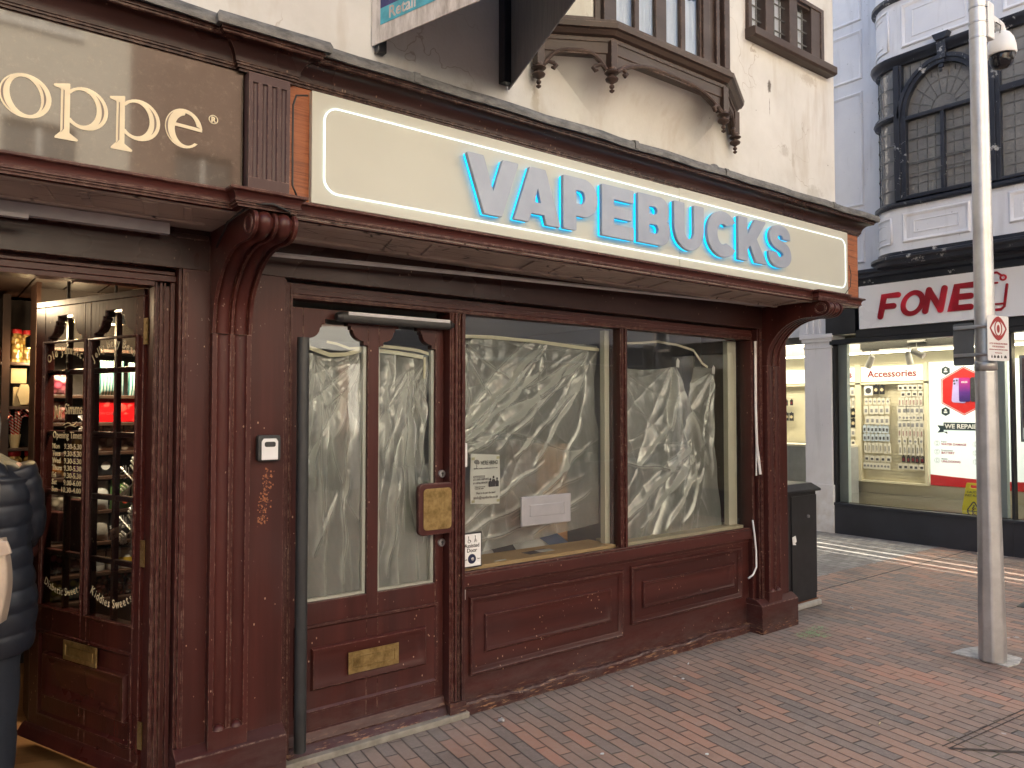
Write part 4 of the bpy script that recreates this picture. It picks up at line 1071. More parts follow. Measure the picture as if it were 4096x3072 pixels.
desc = ["small open jar of mixed sweets on the top shelf at the far left","large red lidded jar of toffees with cream label, upper left shelf","small dark lidded jar right of the labelled toffee jar","large red lidded jar of pink grey sweets with cream label above the customer","small jar with gold lid right of the lower labelled jar"]
for (x, z, r, h, s_, l_, lb_), d_ in zip(jd, desc): jar(x, 5.50, z, r, h, s_, M[l_], lb_, d_)
for k in range(4):
    jar(.475+.06*k, 5.46+.05*(k%2), 1.88, .034, .20, 3, M['redplastic'], False, "slim red lidded jar in the top row just left of the open door", grp="slim jars on the top shelf")
for k in range(3):
    jar(.475+.09*k, 5.47, 1.115, .046, .235, 3, M['redplastic'], False, "tall red lidded jar of yellow sticks beside the customer's shoulder", grp="tall jars of yellow sticks")
def sboard(x, y, z, w_, h_, mat, lbl, cat="box", hexa=False, grp=None, dep=.03):
    q = MB()
    if hexa: q.prism([(x+w_/2*cos(a), z+h_/2+h_/2*sin(a)) for a in [pi/3*k for k in range(6)]], 'y', y, y+dep)
    else: q.box(x-w_/2, x+w_/2, y, y+dep, z, z+h_)
    return solo(q, "gift_box", mat, lbl, cat, group=grp, bevel=.002)
sboard(.505,5.45,1.617,.085,.115,M['kraft'],"small square cream card box on the shelf left of the open door")
sboard(.515,5.40,1.617,.075,.14,plain("cream_hexagon_card",(.70,.58,.36),.6),"hexagonal cream gift box beside the square card box",hexa=True)
sboard(.49,5.45,1.755,.08,.09,M['kraft'],"upright cream price card above the gift boxes",cat="card",dep=.004)
# candy cane bunch
cc = thing("candy_canes", "bunch of red and white candy canes in a cream pot left of the door", "candy canes", (.475, 5.45, 1.37), 0)
def cane_mat():
    N = NT("striped_candy_cane"); v = N.coord(obj=True); x = N.n("SeparateXYZ", {"Vector": v})
    s_ = N.math('FRACT', N.math('MULTIPLY', N.math('ADD', x.outputs[2], N.math('MULTIPLY', x.outputs[0], .8)), 55)); N.base(N.mix(N.math('GREATER_THAN', s_, .5), (.6,.05,.06), (.75,.6,.55))); N.rough(.2); return N.m
CM = cane_mat()
part(MB().lathe([(.022,0),(.032,.08),(.030,.08)], (0,0,0), 14), "pot", M['kraft'], cc)
for k in range(9):
    a = 2*pi*k/9; hx = .03*cos(a); hy = .03*sin(a); top = .17+.02*(k%3)
    pts = [(hx*.5,hy*.5,.05),(hx,hy,top)] + [(hx+.018*(1-cos(t))*cos(a)*1.4, hy+.018*(1-cos(t))*sin(a)*1.4, top+.022*sin(t)) for t in [pi*j/6 for j in range(1,7)]]
    part(MB().tube(pts, .0055, 7), "cane", CM, cc, smooth='all')

# display unit seen through the door glass
ds = shelf_unit("dark display shelving seen through the glass of the open door", .50, 1.14, 4.56, 4.80, (.60,.74,.90,1.065,1.245,1.375,1.475,1.53,1.675,1.92), 2.25)
def striped(name, c1, c2, f):
    N = NT(name); v = N.coord(obj=True); x = N.n("SeparateXYZ", {"Vector": v})
    s_ = N.math('FRACT', N.math('MULTIPLY', x.outputs[0], f)); N.base(N.mix(N.math('GREATER_THAN', s_, .45), c1, c2)); N.rough(.15); N.bump(N.noise(v, 18, 4), .5, .01); return N.m
TEAL = striped("teal_striped_bag", (.05,.20,.22), (.45,.60,.58), 70)
def bag(x, y, z, w_, h_, d_, mat, lbl, grp=None, cat="bag"):
    q = MB(); rg = []
    rnd = random.Random(int(x*1000+z*77))
    for j in range(7):
        t = j/6; bulge = sin(pi*min(1, t*1.05))**.6 if t < .95 else .12
        rg.append([(w_/2*(1-.06*rnd.random())*c_, d_*bulge*s_*.5+.002*c_, t*h_) for c_, s_ in [(cos(2*pi*k/16), sin(2*pi*k/16)) for k in range(16)]])
    q.loft(rg); o = build(q, "sweet_bag", mat, smooth=60); o.location = (x, y, z); return props(o, lbl, cat, grp)
bag(.835, 4.60, 1.676, .13, .185, .07, TEAL, "teal and white striped sweet bag behind the upper right pane")
bag(.965, 4.62, 1.676, .09, .18, .07, TEAL, "second striped bag half hidden by the door stile")
def cherrybox():
    N = NT("red_gift_box_print"); v = N.coord(obj=True); g = N.coord()
    s_ = N.n("TexNoise", {"Vector": v, "Scale": 14.0}); N.base(N.mix(N.step(s_.outputs[0], .56, .6), (.55,.008,.012), (.75,.10,.08))); N.rough(.25); return N.m
rb = thing("gift_box", "bright red chocolate box with a cherry, behind the right pane", "box", (.88, 4.58, 1.531), 0)
part(MB().box(-.115,.10,0,.06,0,.135), "box_body", cherrybox(), rb, bevel=.003)
part(MB().lathe([(.001,-.004),(.018,-.003),(.025,0)], (.005,0,.075), 18, 'y'), "printed_cherry", plain("cherry_print", (.75,.06,.05), .2, var=.3, scale=40), rb)
part(MB().tube([(.002,-.002,.098),(-.008,-.002,.118),(-.022,-.002,.13)], .0016, 5), "printed_stalk", plain("stalk_print", (.25,.12,.03), .5), rb)
part(flat(text("MON CHERI", .020, .0004, res=2), -.07, -.001, .04), "printed_words", M['ink'], rb)
for k in range(5): sboard(.775+.05*k,4.60,1.476,.044,.045,sweets("fruit_print_card_%d" % k,(.62,.58,.45),(.6,.12,.05),70),"tiny cream printed carton in the row under the red box",grp="row of tiny cartons",dep=.03)
for k in range(2): sboard(.82+.13*k,4.60,1.376,.12,.07,sweets("chocolate_box_print_%d" % k,(.16,.07,.04),(.70,.62,.5),22),["cream and brown chocolate box on the middle door shelf, left one","cream and brown chocolate box on the middle door shelf, right one"][k])
tin = thing("tin", "black round tin with a pale label behind the silver snowflake", "tin", (.815,4.64,1.246), 0)
part(MB().lathe([(.045,0),(.047,.004),(.047,.095),(.044,.10)], (0,0,0), 20), "can", M['black'], tin, smooth=40)
part(MB().lathe([(.001,-.001),(.022,0)], (0,-.0475,.052), 16, 'y'), "round_label", M['paper'], tin)
bag(.79,4.60,1.066,.085,.150,.05,M['paper'],"white printed sweet pouch below the snowflake")
bag(.885,4.59,1.066,.10,.155,.06,plain("green_fruit_bag",(.09,.22,.05),.3,var=.5,scale=14),"green bag printed with oranges behind the lower right pane")
for k, (dx, c) in enumerate(((-.02,(.75,.20,.03)),(.0,(.45,.62,.04)),(.02,(.75,.10,.04)),(.012,(.8,.35,.03)))):
    part_ = MB().lathe([(.001,-.004),(.010,-.003),(.014,0)], (.885+dx,4.555,1.105+.014*(k%2)), 12, 'y'); solo(part_, "printed_fruit", plain("fruit_colour_%d" % k, c, .3), ["orange round sweet on the green bag","lime round sweet on the green bag","red round sweet on the green bag","small orange sweet on the green bag"][k], "sweet")
bag(.79,4.60,.901,.09,.14,.05,plain("grey_sweet_pouch",(.50,.47,.43),.4,var=.15),"pale grey pouch on the lower door shelf")
bag(.89,4.59,.901,.10,.15,.05,M['ink'],"black pouch with white print on the lower door shelf")
o = flat(text("SOFT & CO", .022, .0004, .0004, res=2), .888, 4.562, .965); 
solo(o, "printed_words", M['paper'], "white printed words on the black pouch", "lettering")
for k in range(3):
    c_ = thing("cardboard_tub", ["yellow and white drum shaped tub behind the right pane, left one","yellow and white drum shaped tub behind the right pane, right one","grey lidded tub left of the yellow tubs"][k], "tub", ((.865,.93,.79)[k],4.62,.741), 0)
    part(MB().lathe([(.034,0),(.035,.002),(.035,.10),(.034,.105)], (0,0,0), 18), "tub_body", M['paper'], c_, smooth=40)
    part(MB().lathe([(.0355,.03),(.0355,.06)], (0,0,0), 18), "band", plain("yellow_band_%d" % k, (.62,.42,.04) if k < 2 else (.25,.25,.26), .4), c_, smooth=40)
    part(MB().lathe([(.037,.10),(.037,.115),(.03,.117)], (0,0,0), 18), "lid", M['steel'], c_, smooth=40)
for k in range(4):
    bag(.80+.075*k,4.60,.601,.075,.11,.05,sweets("chocolate_bag_%d" % k,(.12,.04,.03),(.45,.15,.12),40),"dark chocolate bag on the bottom display shelf", grp="chocolate bags on the bottom shelf")
for k, (x, z) in enumerate(((.60,1.676),(.60,1.531),(.69,1.376),(.59,1.246),(.69,1.246),(.60,1.066),(.69,1.066),(.60,.901),(.69,.901),(.60,.741),(.69,.741),(.60,.601),(.69,.601))):
    lb = ["pink","red","gold","orange","purple","pale","wrapped","clear","striped","dark","patterned","lime","blue"][k]
    mt = [sweets("sweet_print_%d" % k, a, b, 30) for a, b in [(((.5,.08,.15),(.7,.4,.4)),((.45,.05,.04),(.7,.6,.5)),((.5,.3,.05),(.7,.5,.2)),((.6,.2,.03),(.75,.5,.2)),((.18,.05,.16),(.5,.3,.45)),((.5,.45,.35),(.7,.65,.55)),((.3,.25,.18),(.6,.5,.36)),((.3,.27,.22),(.6,.55,.45)),((.45,.12,.12),(.7,.6,.5)),((.05,.03,.04),(.4,.12,.2)),((.2,.1,.12),(.5,.35,.3)),((.3,.45,.08),(.7,.6,.1)),((.05,.3,.4),(.6,.6,.1)))[k]]][0]
    bag(x, 4.62, z, .085, .11 if z > 1 else .12, .05, mt, "%s sweet bag behind the left pane, %s" % (lb, "upper half" if z > 1.1 else "lower half"))
# silver snowflakes hanging behind the glass
M['glitter'] = plain("silver_glitter", (.72,.72,.74), .3, metal=.5, var=.35, scale=120, bump=.5, bscale=200)
def snowflake(x, y, z, R, lbl, seed):
    L = thing("snowflake_ornament", lbl, "ornament", (x, y, z), DA, group="silver snowflakes hanging behind the door")
    m = MB()
    for k in range(6):
        a = pi/2+pi/3*k; c_, s_ = cos(a), sin(a)
        m.tube([(0,0,0),(R*c_,0,R*s_)], .0035, 6)
        for f_, l_ in ((.42,.34),(.62,.30),(.80,.2)):
            for sg_ in (-1,1):
                b_ = a+sg_*radians(52); p0 = Vector((R*f_*c_,0,R*f_*s_)); p1 = p0+Vector((cos(b_),0,sin(b_)))*R*l_
                if k % 2: m.tube([p0,p1], .0025, 5)
                else:
                    for j in range(6):
                        q = p0.lerp(p1, (j+.5)/6); m.lathe([(.001,-.006),(.005,-.003),(.006,0),(.005,.003),(.001,.006)], q[:], 7)
        for j in range(4):
            q = Vector((R*c_,0,R*s_))*(.86+.05*j); m.lathe([(.001,-.006),(.005,-.003),(.006,0),(.005,.003),(.001,.006)], q[:], 7)
    part(m, "star", M['glitter'], L)
    part(MB().tube([(0,0,R),(0.002,0,R+.10),(0,0,R+.16)], .0012, 5), "hanging_thread", M['gold'], L)
snowflake(.83, 3.98, 1.255, .125, "large silver glitter snowflake hanging behind the right pane of the open door", 1)
snowflake(.83, 4.03, 1.02, .115, "lower silver snowflake overlapping the printed pouches", 2)
snowflake(.66, 4.18, 1.52, .085, "slim silver snowflake beside the opening times", 3)

# ================================================================ customer
pz = .03
M['skin'] = plain("skin", (.55,.33,.25), .5)
M['jacket'] = plain("navy_quilted_nylon", (.012,.015,.023), .40, var=.15, scale=5, bump=.35, bscale=18)
M['trouser'] = plain("navy_trousers", (.009,.013,.023), .8, var=.15, bump=.2, bscale=120)
M['hairm'] = plain("grey_hair", (.26,.24,.22), .5, var=.5, scale=50, bump=.8, bscale=90)
M['bagm'] = plain("champagne_leather", (.52,.42,.33), .38, metal=.25, var=.12, bump=.4, bscale=60)
PX, PY = .160, 3.66
def skin(name, mat, parent, verts, edges, radii, sub=2):
    me = bpy.data.meshes.new(name); me.from_pydata(verts, edges, []); me.materials.append(mat)
    o = bpy.data.objects.new(name, me); COL.objects.link(o)
    md = o.modifiers.new("skin", 'SKIN'); md.use_smooth_shade = True
    for i, r in enumerate(radii): me.skin_vertices[0].data[i].radius = r if isinstance(r, tuple) else (r, r)
    me.skin_vertices[0].data[0].use_root = True
    ss = o.modifiers.new("sub", 'SUBSURF'); ss.levels = sub; ss.render_levels = sub
    o.parent = parent; return o
pr_ = thing("person", "customer in a navy quilted jacket with grey hair, seen from behind at the open door", "person", (PX, PY, pz-.035), radians(-16))
V_ = [(0,0,.92),(0,0,1.06),(0,.0,1.20),(0,.01,1.32),(0,.015,1.41),(0,.01,1.47),(0,.02,1.54),(0,.01,1.62),
      (.09,0,.86),(.10,-.01,.48),(.10,.02,.10),(.10,-.10,.04),(-.09,0,.86),(-.10,-.01,.48),(-.10,.02,.10),(-.10,-.10,.04),
      (.155,.01,1.355),(.195,.05,1.12),(.10,.20,1.03),(-.155,.01,1.355),(-.195,.05,1.12),(-.10,.20,1.03)]
V_ = [(x,y+0,z) for x,y,z in V_]
E_ = [(0,1),(1,2),(2,3),(3,4),(4,5),(5,6),(6,7),(0,8),(8,9),(9,10),(10,11),(0,12),(12,13),(13,14),(14,15),(3,16),(16,17),(17,18),(3,19),(19,20),(20,21)]
R_ = [(.15,.11),(.13,.10),(.14,.105),(.14,.10),(.06,.06),(.052,.052),(.075,.088),(.07,.08),.085,.062,.045,.04,.085,.062,.045,.04,.055,.045,.035,.055,.045,.035]
# hands: palm with five bent fingers holding the bag strap in front
for s in (1,-1):
    w0 = 18 if s > 0 else 21; b = len(V_)
    V_.append((s*.075,.27,1.02)); E_.append((w0,b)); R_.append((.036,.02))
    for f in range(4):
        k = len(V_); ox = s*(.075-.03+.02*f)
        V_ += [(ox,.305,1.022),(ox,.332,1.008-.002*f),(ox,.328,.985),(ox,.315,.975)]; E_ += [(b,k),(k,k+1),(k+1,k+2),(k+2,k+3)]; R_ += [.010,.009,.0085,.008]
    k = len(V_); V_ += [(s*.04,.28,1.01),(s*.025,.305,.995),(s*.03,.322,.985)]; E_ += [(b,k),(k,k+1),(k+1,k+2)]; R_ += [.012,.010,.009]
V_ = [(x,y,z-.0) for x,y,z in V_]
skin("body", M['skin'], pr_, V_, E_, R_)
# jacket: quilted loft, hem at 0.68
def jacket():
    m = MB(); rings = []; n = 40
    zs = []; z = .655
    prof = [(.655,.235,.165),(.72,.245,.175),(.85,.250,.178),(1.0,.228,.16),(1.12,.222,.155),(1.25,.232,.158),(1.33,.225,.150),(1.385,.17,.125),(1.425,.095,.09),(1.44,.075,.08)]
    def at(z):
        for (a, b) in zip(prof, prof[1:]):
            if a[0] <= z <= b[0]:
                t = (z-a[0])/(b[0]-a[0]); return a[1]+(b[1]-a[1])*t, a[2]+(b[2]-a[2])*t
        return prof[-1][1], prof[-1][2]
    N_ = 150
    for i in range(N_+1):
        z = .655+(1.44-.655)*i/N_; a, b = at(z)
        q = abs(sin(pi*(z-.655)/.082)); puff = .0075*(q**.5)-.004
        ring = []
        for k in range(n):
            t = 2*pi*k/n; ww = .003*sin(t*9+z*40)+.003*sin(t*17-z*23)
            ring.append(((a+puff+ww)*cos(t)*(1), (b+puff+ww)*sin(t), z+.010*cos(t*1)+.004*sin(3*t)))
        rings.append(ring)
    m.loft(rings, caps=False); return m
part(jacket(), "jacket", M['jacket'], pr_, smooth='all')
for s in (1,-1):
    q = MB(); pts = []; rr = []
    ctrl = [Vector((s*.165,.0,1.375)), Vector((s*.195,.02,1.28)), Vector((s*.205,.07,1.14)), Vector((s*.16,.14,1.06)), Vector((s*.095,.22,1.03))]
    for i in range(61):
        t = i/60*(len(ctrl)-1); j = min(int(t), len(ctrl)-2); u = t-j; p = ctrl[j].lerp(ctrl[j+1], u)
        pts.append(p); rr.append((.072-.020*i/60)+.006*abs(sin(pi*i/7.5))**.5-.004)
    q.tube(pts, rr, 20); part(q, "sleeve", M['jacket'], pr_, smooth='all')
# hood lying on the back
q = MB(); rings = []
for i in range(13):
    t = i/12; r_ = sin(pi*t)
    rings.append([((.155*r_+.01)*cos(a)*1.0+.0, -.075-.05*r_*(.5-.5*sin(a))+ .06*(sin(a)*.5+.2)*r_, 1.25+.21*t+.02*sin(a)+.008*sin(a*5+t*9)) for a in [2*pi*k/24 for k in range(24)]])
q.loft(rings); part(q, "hood", M['jacket'], pr_, smooth='all')
q = MB()
for s in (1,-1):
    rg = []
    for i in range(16):
        t = i/15; z = .80-.72*t; a = .115-.035*t; b = .115-.03*t
        rg.append([(s*(.095+.01*t)+(a+.004*sin(5*k+z*30))*cos(2*pi*k/20)*.95, (b+.004*sin(3*k+z*22))*sin(2*pi*k/20)-.01*t, z) for k in range(20)])
    q.loft(rg)
part(q, "trousers", M['trouser'], pr_, smooth='all')
q = MB()
for s in (1,-1): q.loft([[(s*.10+w_*cos(2*pi*k/16), .055+l_*sin(2*pi*k/16), z) for k in range(16)] for z, w_, l_ in ((.0,.045,.13),(.03,.048,.132),(.06,.045,.12),(.09,.03,.06))])
part(q, "shoes", M['black'], pr_, smooth=50)
q = MB(); rings = []
for i in range(15):
    t = i/14; z = 1.385+.33*t; r_ = (.112*sin(pi*(.10+.87*t))**.55)
    rings.append([((r_+.006*sin(7*a+3*t))*cos(a), -.012+(r_*1.08+.006*sin(9*a+t*5))*sin(a)*(.75 if sin(a) > 0 and t < .62 else 1), z-.014*abs(sin(4*a))*(t < .1)) for a in [2*pi*k/36 for k in range(36)]])
q.loft(rings); part(q, "hair", M['hairm'], pr_, smooth='all')
hb_ = MB(); rings = []
for i in range(11):
    t = i/10; w_ = .145+.02*sin(pi*t); d_ = .055*(1-.45*t)
    rings.append([(w_*cs*(1 if True else 0), d_*sn, -.30+.30*t+.012*cs) for cs, sn in [(max(-1,min(1,1.25*cos(2*pi*k/28))), max(-1,min(1,1.2*sin(2*pi*k/28)))) for k in range(28)]])
hb_.loft(rings)
hand = thing("handbag", "champagne coloured leather handbag hanging behind the customer's left side", "handbag", (.135, 3.38, 1.125), radians(-25))
part(hb_, "bag_body", M['bagm'], hand, smooth=60)
part(MB().prism([(-.15,.0),(.175,.01),(.19,-.035),(.06,-.075),(-.15,-.06)], 'y', -.062, -.050), "flap", M['bagm'], hand, bevel=.004)
part(MB().tube([(-.13,0,-.02),(-.12,.02,.20),(0.0,.06,.29),(.10,.05,.20),(.12,0,-.02)], .007, 8), "strap", M['bagm'], hand, smooth='all')
# ================================================================ phone shop across the side street (frame: x = viewer's right, y = into the building)
FA = radians(-90)
fb = thing("phone_shop_building", "pale blue white panelled building with black bay windows above a lit phone shop", "building", (9.45, 0, 0), FA)
def bluewhite():
    N = NT("blue_white_paint"); g = N.coord()
    a = N.noise(g, 1.4, 6, .6); st = N.noise(N.coord((5,5,.7)), 1.5, 5)
    c = N.ramp(a, [(.3,(.69,.70,.735)), (.7,(.80,.81,.825))])
    c = N.mix(N.math('MULTIPLY', N.step(st, .55, .72), .3), c, (.36,.36,.36))
    z = N.n("SeparateXYZ", {"Vector": g}).outputs[2]
    lowd = N.math('MULTIPLY', N.step(z, 1.0, .1), N.step(N.noise(g, 8, 5), .35, .65)); c = N.mix(N.math('MULTIPLY', lowd, .5), c, (.42,.37,.30))
    sp = N.math('GREATER_THAN', N.noise(g, 26, 3), .72); c = N.mix(N.math('MULTIPLY', sp, .5), c, (.22,.22,.22))
    N.base(c); N.rough(.55); N.bump(N.math('ADD', N.noise(g, 6, 5), N.math('MULTIPLY', N.noise(g, 60, 4), .3)), .25, .01); return N.m
M['bwhite'] = bluewhite()
def peeling():
    N = NT("peeling_black_paint"); g = N.coord()
    a = N.noise(g, 9, 6, .7); c = N.ramp(N.noise(g, 3, 3), [(.3,(.012,.014,.022)), (.7,(.022,.026,.038))])
    m_ = N.math('MULTIPLY', N.step(a, .60, .62), N.step(N.noise(g, 1.7, 2), .46, .52)); c = N.mix(N.math('MULTIPLY', m_, .85), c, (.50,.50,.48))
    N.base(c); N.rough(.36); N.bump(N.math('SUBTRACT', N.noise(g, 24, 5), m_), .45, .006); return N.m
M['bpeel'] = peeling()
def obscured():
    N = NT("obscured_leaded_glass"); g = N.coord()
    N.base(N.ramp(N.noise(g, 2.0, 3), [(.3,(.13,.125,.118)), (.7,(.22,.215,.20))])); N.rough(.13)
    N.bump(N.noise(g, 26, 3), .55, .01); N.p.inputs["Specular IOR Level"].default_value = .8; return N.m
M['obs'] = obscured()
HW = .25     # upper wall plane
mw = MB()
wall(mw, -9, 1.5, 3.05, 9.5, HW, .6, []); mw.box(-9,1.5,.6,9,9.3,9.5); mw.box(1.3,1.5,.6,9,0,9.3); mw.box(-9,-8.8,.6,9,0,9.3); mw.box(-8.8,1.3,8.8,9,0,9.3)
mw.box(-9,-7.6,.0,.6,0,3.05); mw.box(-7.599,-5.80,.20,.6,2.60,3.05)
part(mw, "wall", M['bwhite'], fb)
# recessed wall panels (left of the bay)
pm = [(0,0),(.004,.014),(.016,.022),(.03,.016),(.04,.004),(.048,.002)]
for x0, x1, z0, z1 in ((-5.60,-5.02,6.70,7.6),(-5.60,-5.02,5.92,6.58),(-5.60,-5.02,4.25,5.76),(-5.60,-5.02,3.5,4.1)):
    part(MB().frame(x0,x1,z0,z1,HW,pm,fill=False), "wall_panel", M['bwhite'], fb, smooth=40)
part(MB().box(-4.92,-4.80,.22,.25,3.2,9), "strip", M['bwhite'], fb)
# bay: plan path left to right, outward = -y
def bayplan(off=0, n=7):
    r = .36; cx, cy = -4.36, -.25+r; pts = [(cx-r-off, HW+.02)]
    pts += [(cx-(r+off)*cos(radians(90*k/n)), cy-(r+off)*sin(radians(90*k/n))) for k in range(n+1)]
    return pts + [(-.9, -.25-off)]
def bayband(z0, z1, prof, nm, mat):
    pts = bayplan(); part(MB().sweep(pts, prof), nm, mat, fb, smooth=35)
bayband(0,0,[(0,3.46),(0,4.0),(-.1,4.0),(-.1,3.46)], "apron", M['bwhite'])
bayband(0,0,[(0,5.80),(0,9.2),(-.1,9.2),(-.1,5.80)], "upper_apron", M['bwhite'])
bayband(0,0,[(-.02,3.30),(.05,3.32),(.06,3.36),(.10,3.38),(.10,3.41),(.02,3.43),(.02,3.47),(-.05,3.48),(-.1,3.30)], "black_cornice", M['bpeel'])
bayband(0,0,[(-.05,3.99),(.03,3.99),(.045,4.01),(.045,4.04),(.02,4.06),(-.05,4.065)], "black_sill", M['bpeel'])
bayband(0,0,[(-.05,5.685),(.015,5.69),(.025,5.72),(.05,5.74),(.07,5.78),(.07,5.80),(.03,5.815),(-.05,5.82)], "black_head", M['bpeel'])
bayband(0,0,[(.0,6.48),(.05,6.50),(.05,6.54),(.0,6.56),(-.02,6.5)], "black_string", M['bpeel'])
# curved corner lights
pts = bayplan(-.03)
def band(z0, z1, off, mat, nm, sel):
    P = bayplan(off)[sel[0]:sel[1]]
    m = MB().loft([[(x, y, z) for x, y in P] for z in (z0, z1)], closed=False, caps=False); part(m, nm, mat, fb, smooth='all')
band(4.06, 5.70, -.03, M['obs'], "curved_glass", (0, 9))
Pc = bayplan(-.012)
tr = MB().sweep(bayplan(), [(-.04,5.06),(.03,5.07),(.04,5.10),(.03,5.13),(-.04,5.14)][::1], True)
tr.v = [v for v in tr.v]
tm_ = MB().sweep(bayplan()[:9], [(-.04,5.05),(.03,5.06),(.045,5.09),(.03,5.13),(-.04,5.14)]); part(tm_, "transom", M['bpeel'], fb, smooth=35)
cm_ = MB()
for k in range(1, 9): 
    x, y = Pc[k]; 
    if k in (2,5,): cm_.tube([(x,y,4.06),(x,y,5.7)], .006, 6)
for z in (4.22,4.40,4.58,4.76,4.92,5.28,5.46): cm_.tube([(x,y,z) for x, y in Pc[:9]], .005, 6)
part(cm_, "leading", M['lead'], fb)
# flat front of the bay
YB = -.25
fr_ = MB()
def blk(x0, x1, z0, z1, d0=-.285, d1=-.2): fr_.box(x0, x1, d0, d1, z0, z1)
blk(-4.375,-4.275,4.066,5.685); blk(-3.40,-3.235,4.066,5.685); blk(-3.36,-3.28,4.066,5.685,-.305,-.285); blk(-4.35,-4.30,4.066,5.685,-.30,-.285)
blk(-3.235,-.9,5.02,5.09); blk(-3.235,-.9,4.066,4.10,-.28,-.2); blk(-2.25,-2.1,4.066,5.685)
# arch band
ar = MB()
cxa, rz, rx = -3.83, 0.62, .455
z_sp = 5.03
def archpts(ro, zo): return [(cxa+ro*cos(radians(180-180*k/24)), z_sp+.02+zo*sin(radians(180-180*k/24))) for k in range(25)]
for (ra, za, rb, zb_, y0) in ((.50,.60,.455,.555,-.30),(.455,.555,.405,.505,-.285)):
    A = archpts(ra, za); B = archpts(rb, zb_)
    for k in range(24):
        ar.add([(A[k][0],y0,A[k][1]),(A[k+1][0],y0,A[k+1][1]),(B[k+1][0],y0,B[k+1][1]),(B[k][0],y0,B[k][1]),
                (A[k][0],-.2,A[k][1]),(A[k+1][0],-.2,A[k+1][1]),(B[k+1][0],-.2,B[k+1][1]),(B[k][0],-.2,B[k][1])], [(0,3,2,1),(0,1,5,4),(3,7,6,2)])
part(ar, "arch", M['bpeel'], fb, smooth=30)
blk(-4.275,-4.235,4.07,5.05); blk(-3.425,-3.40,4.07,5.05)
blk(-4.235,-3.425,4.07,4.115); blk(-4.235,-3.425,5.005,5.05); blk(-3.85,-3.81,4.115,5.005,-.28,-.2)
part(fr_, "window_frame", M['bpeel'], fb, bevel=.004)
part(MB().box(-4.30,-.9,-.215,-.19,4.06,5.70), "leaded_glazing", M['obs'], fb)
ld = MB()
for x in (-4.13,-4.02,-3.93,-3.73,-3.63,-3.52): ld.box(x-.004,x+.004,-.222,-.214,4.115,5.005)
for i in range(6): z = 4.245+i*.13; ld.box(-4.235,-3.425,-.2225,-.2145,z-.004,z+.004)
for i in range(6): z = 4.19+i*.15; ld.box(-4.22,-3.44,-.238,-.230,z-.012,z+.002) if i in (1,2,4) else None
for R_c in (.13,.27,.385):
    ld.tube([(cxa+R_c*1.05*cos(radians(180-180*k/20)), -.220, z_sp+.02+R_c*1.3*sin(radians(180-180*k/20))) for k in range(21)], .004, 5)
for k in range(1, 9):
    a = radians(20*k); ld.tube([(cxa+.13*cos(a),-.219,z_sp+.02+.16*sin(a)),(cxa+.41*cos(a),-.219,z_sp+.02+.51*sin(a))], .004, 5)
for x in (-3.12,-2.99,-2.86,-2.73,-2.6,-2.47): ld.box(x-.004,x+.004,-.222,-.214,4.10,5.685)
for i in range(11): z = 4.22+i*.135; ld.box(-3.235,-2.25,-.2225,-.2145,z-.004,z+.004)
for x in (-4.20,-4.08,-3.96,-3.70,-3.58,-3.46): ld.box(x-.004,x+.004,-.2225,-.2145,5.45,5.685)
part(ld, "leading", M['lead'], fb)
# keystone
ks = MB()
ks.prism([(-3.90,5.88),(-3.72,5.88),(-3.74,5.83),(-3.76,5.80),(-3.86,5.80),(-3.88,5.83)], 'y', -.345, -.24)
ks.prism([(-3.86,5.80),(-3.76,5.80),(-3.77,5.60),(-3.85,5.60)], 'y', -.325, -.24)
for i in range(3): ks.box(-3.86+.012*i, -3.76-.012*i, -.345+.008*i, -.30, 5.60-.05*i-.02, 5.60-.05*i+.022)
ks.lathe([(.01,0),(.02,.02),(.01,.04)], (-3.81,-.33,5.43), 10)
part(ks, "keystone", M['bpeel'], fb, bevel=.005)
# panels on the bay
for x0, x1, z0, z1 in ((-4.30,-3.56,3.565,3.915),(-3.47,-3.40,3.565,3.915),(-3.18,-2.3,3.585,3.925),(-4.28,-3.45,5.89,6.42),(-3.2,-2.3,5.89,6.42),(-4.28,-3.45,6.65,7.3)):
    if x1-x0 < .2: continue
    part(MB().frame(x0,x1,z0,z1,-.25,pm+[(.07,.002),(.074,.008),(.082,.008),(.086,.0)] if False else pm,fill=False), "bay_panel", M['bwhite'], fb, smooth=40)
    part(MB().frame(x0+.12,x1-.12,z0+.10,z1-.10,-.2505,[(0,0),(.003,.006),(.012,.006),(.015,0)],fill=False), "inner_panel", M['bwhite'], fb, smooth=40)
def curvepanel(z0, z1):
    P = bayplan(.0)[2:8]; m = MB()
    for zz in (z0, z1): m.tube([(x, y-.003, zz) for x, y in P], .014, 6); m.tube([(x, y-.003, zz+(.07 if zz == z0 else -.07)) for x, y in P[1:-1]], .006, 6)
    for p in (P[0], P[-1]): m.tube([(p[0],p[1]-.003,z0),(p[0],p[1]-.003,z1)], .014, 6)
    part(m, "curved_panel", M['bwhite'], fb, smooth='all')
curvepanel(3.58, 3.88); curvepanel(5.92, 6.40)
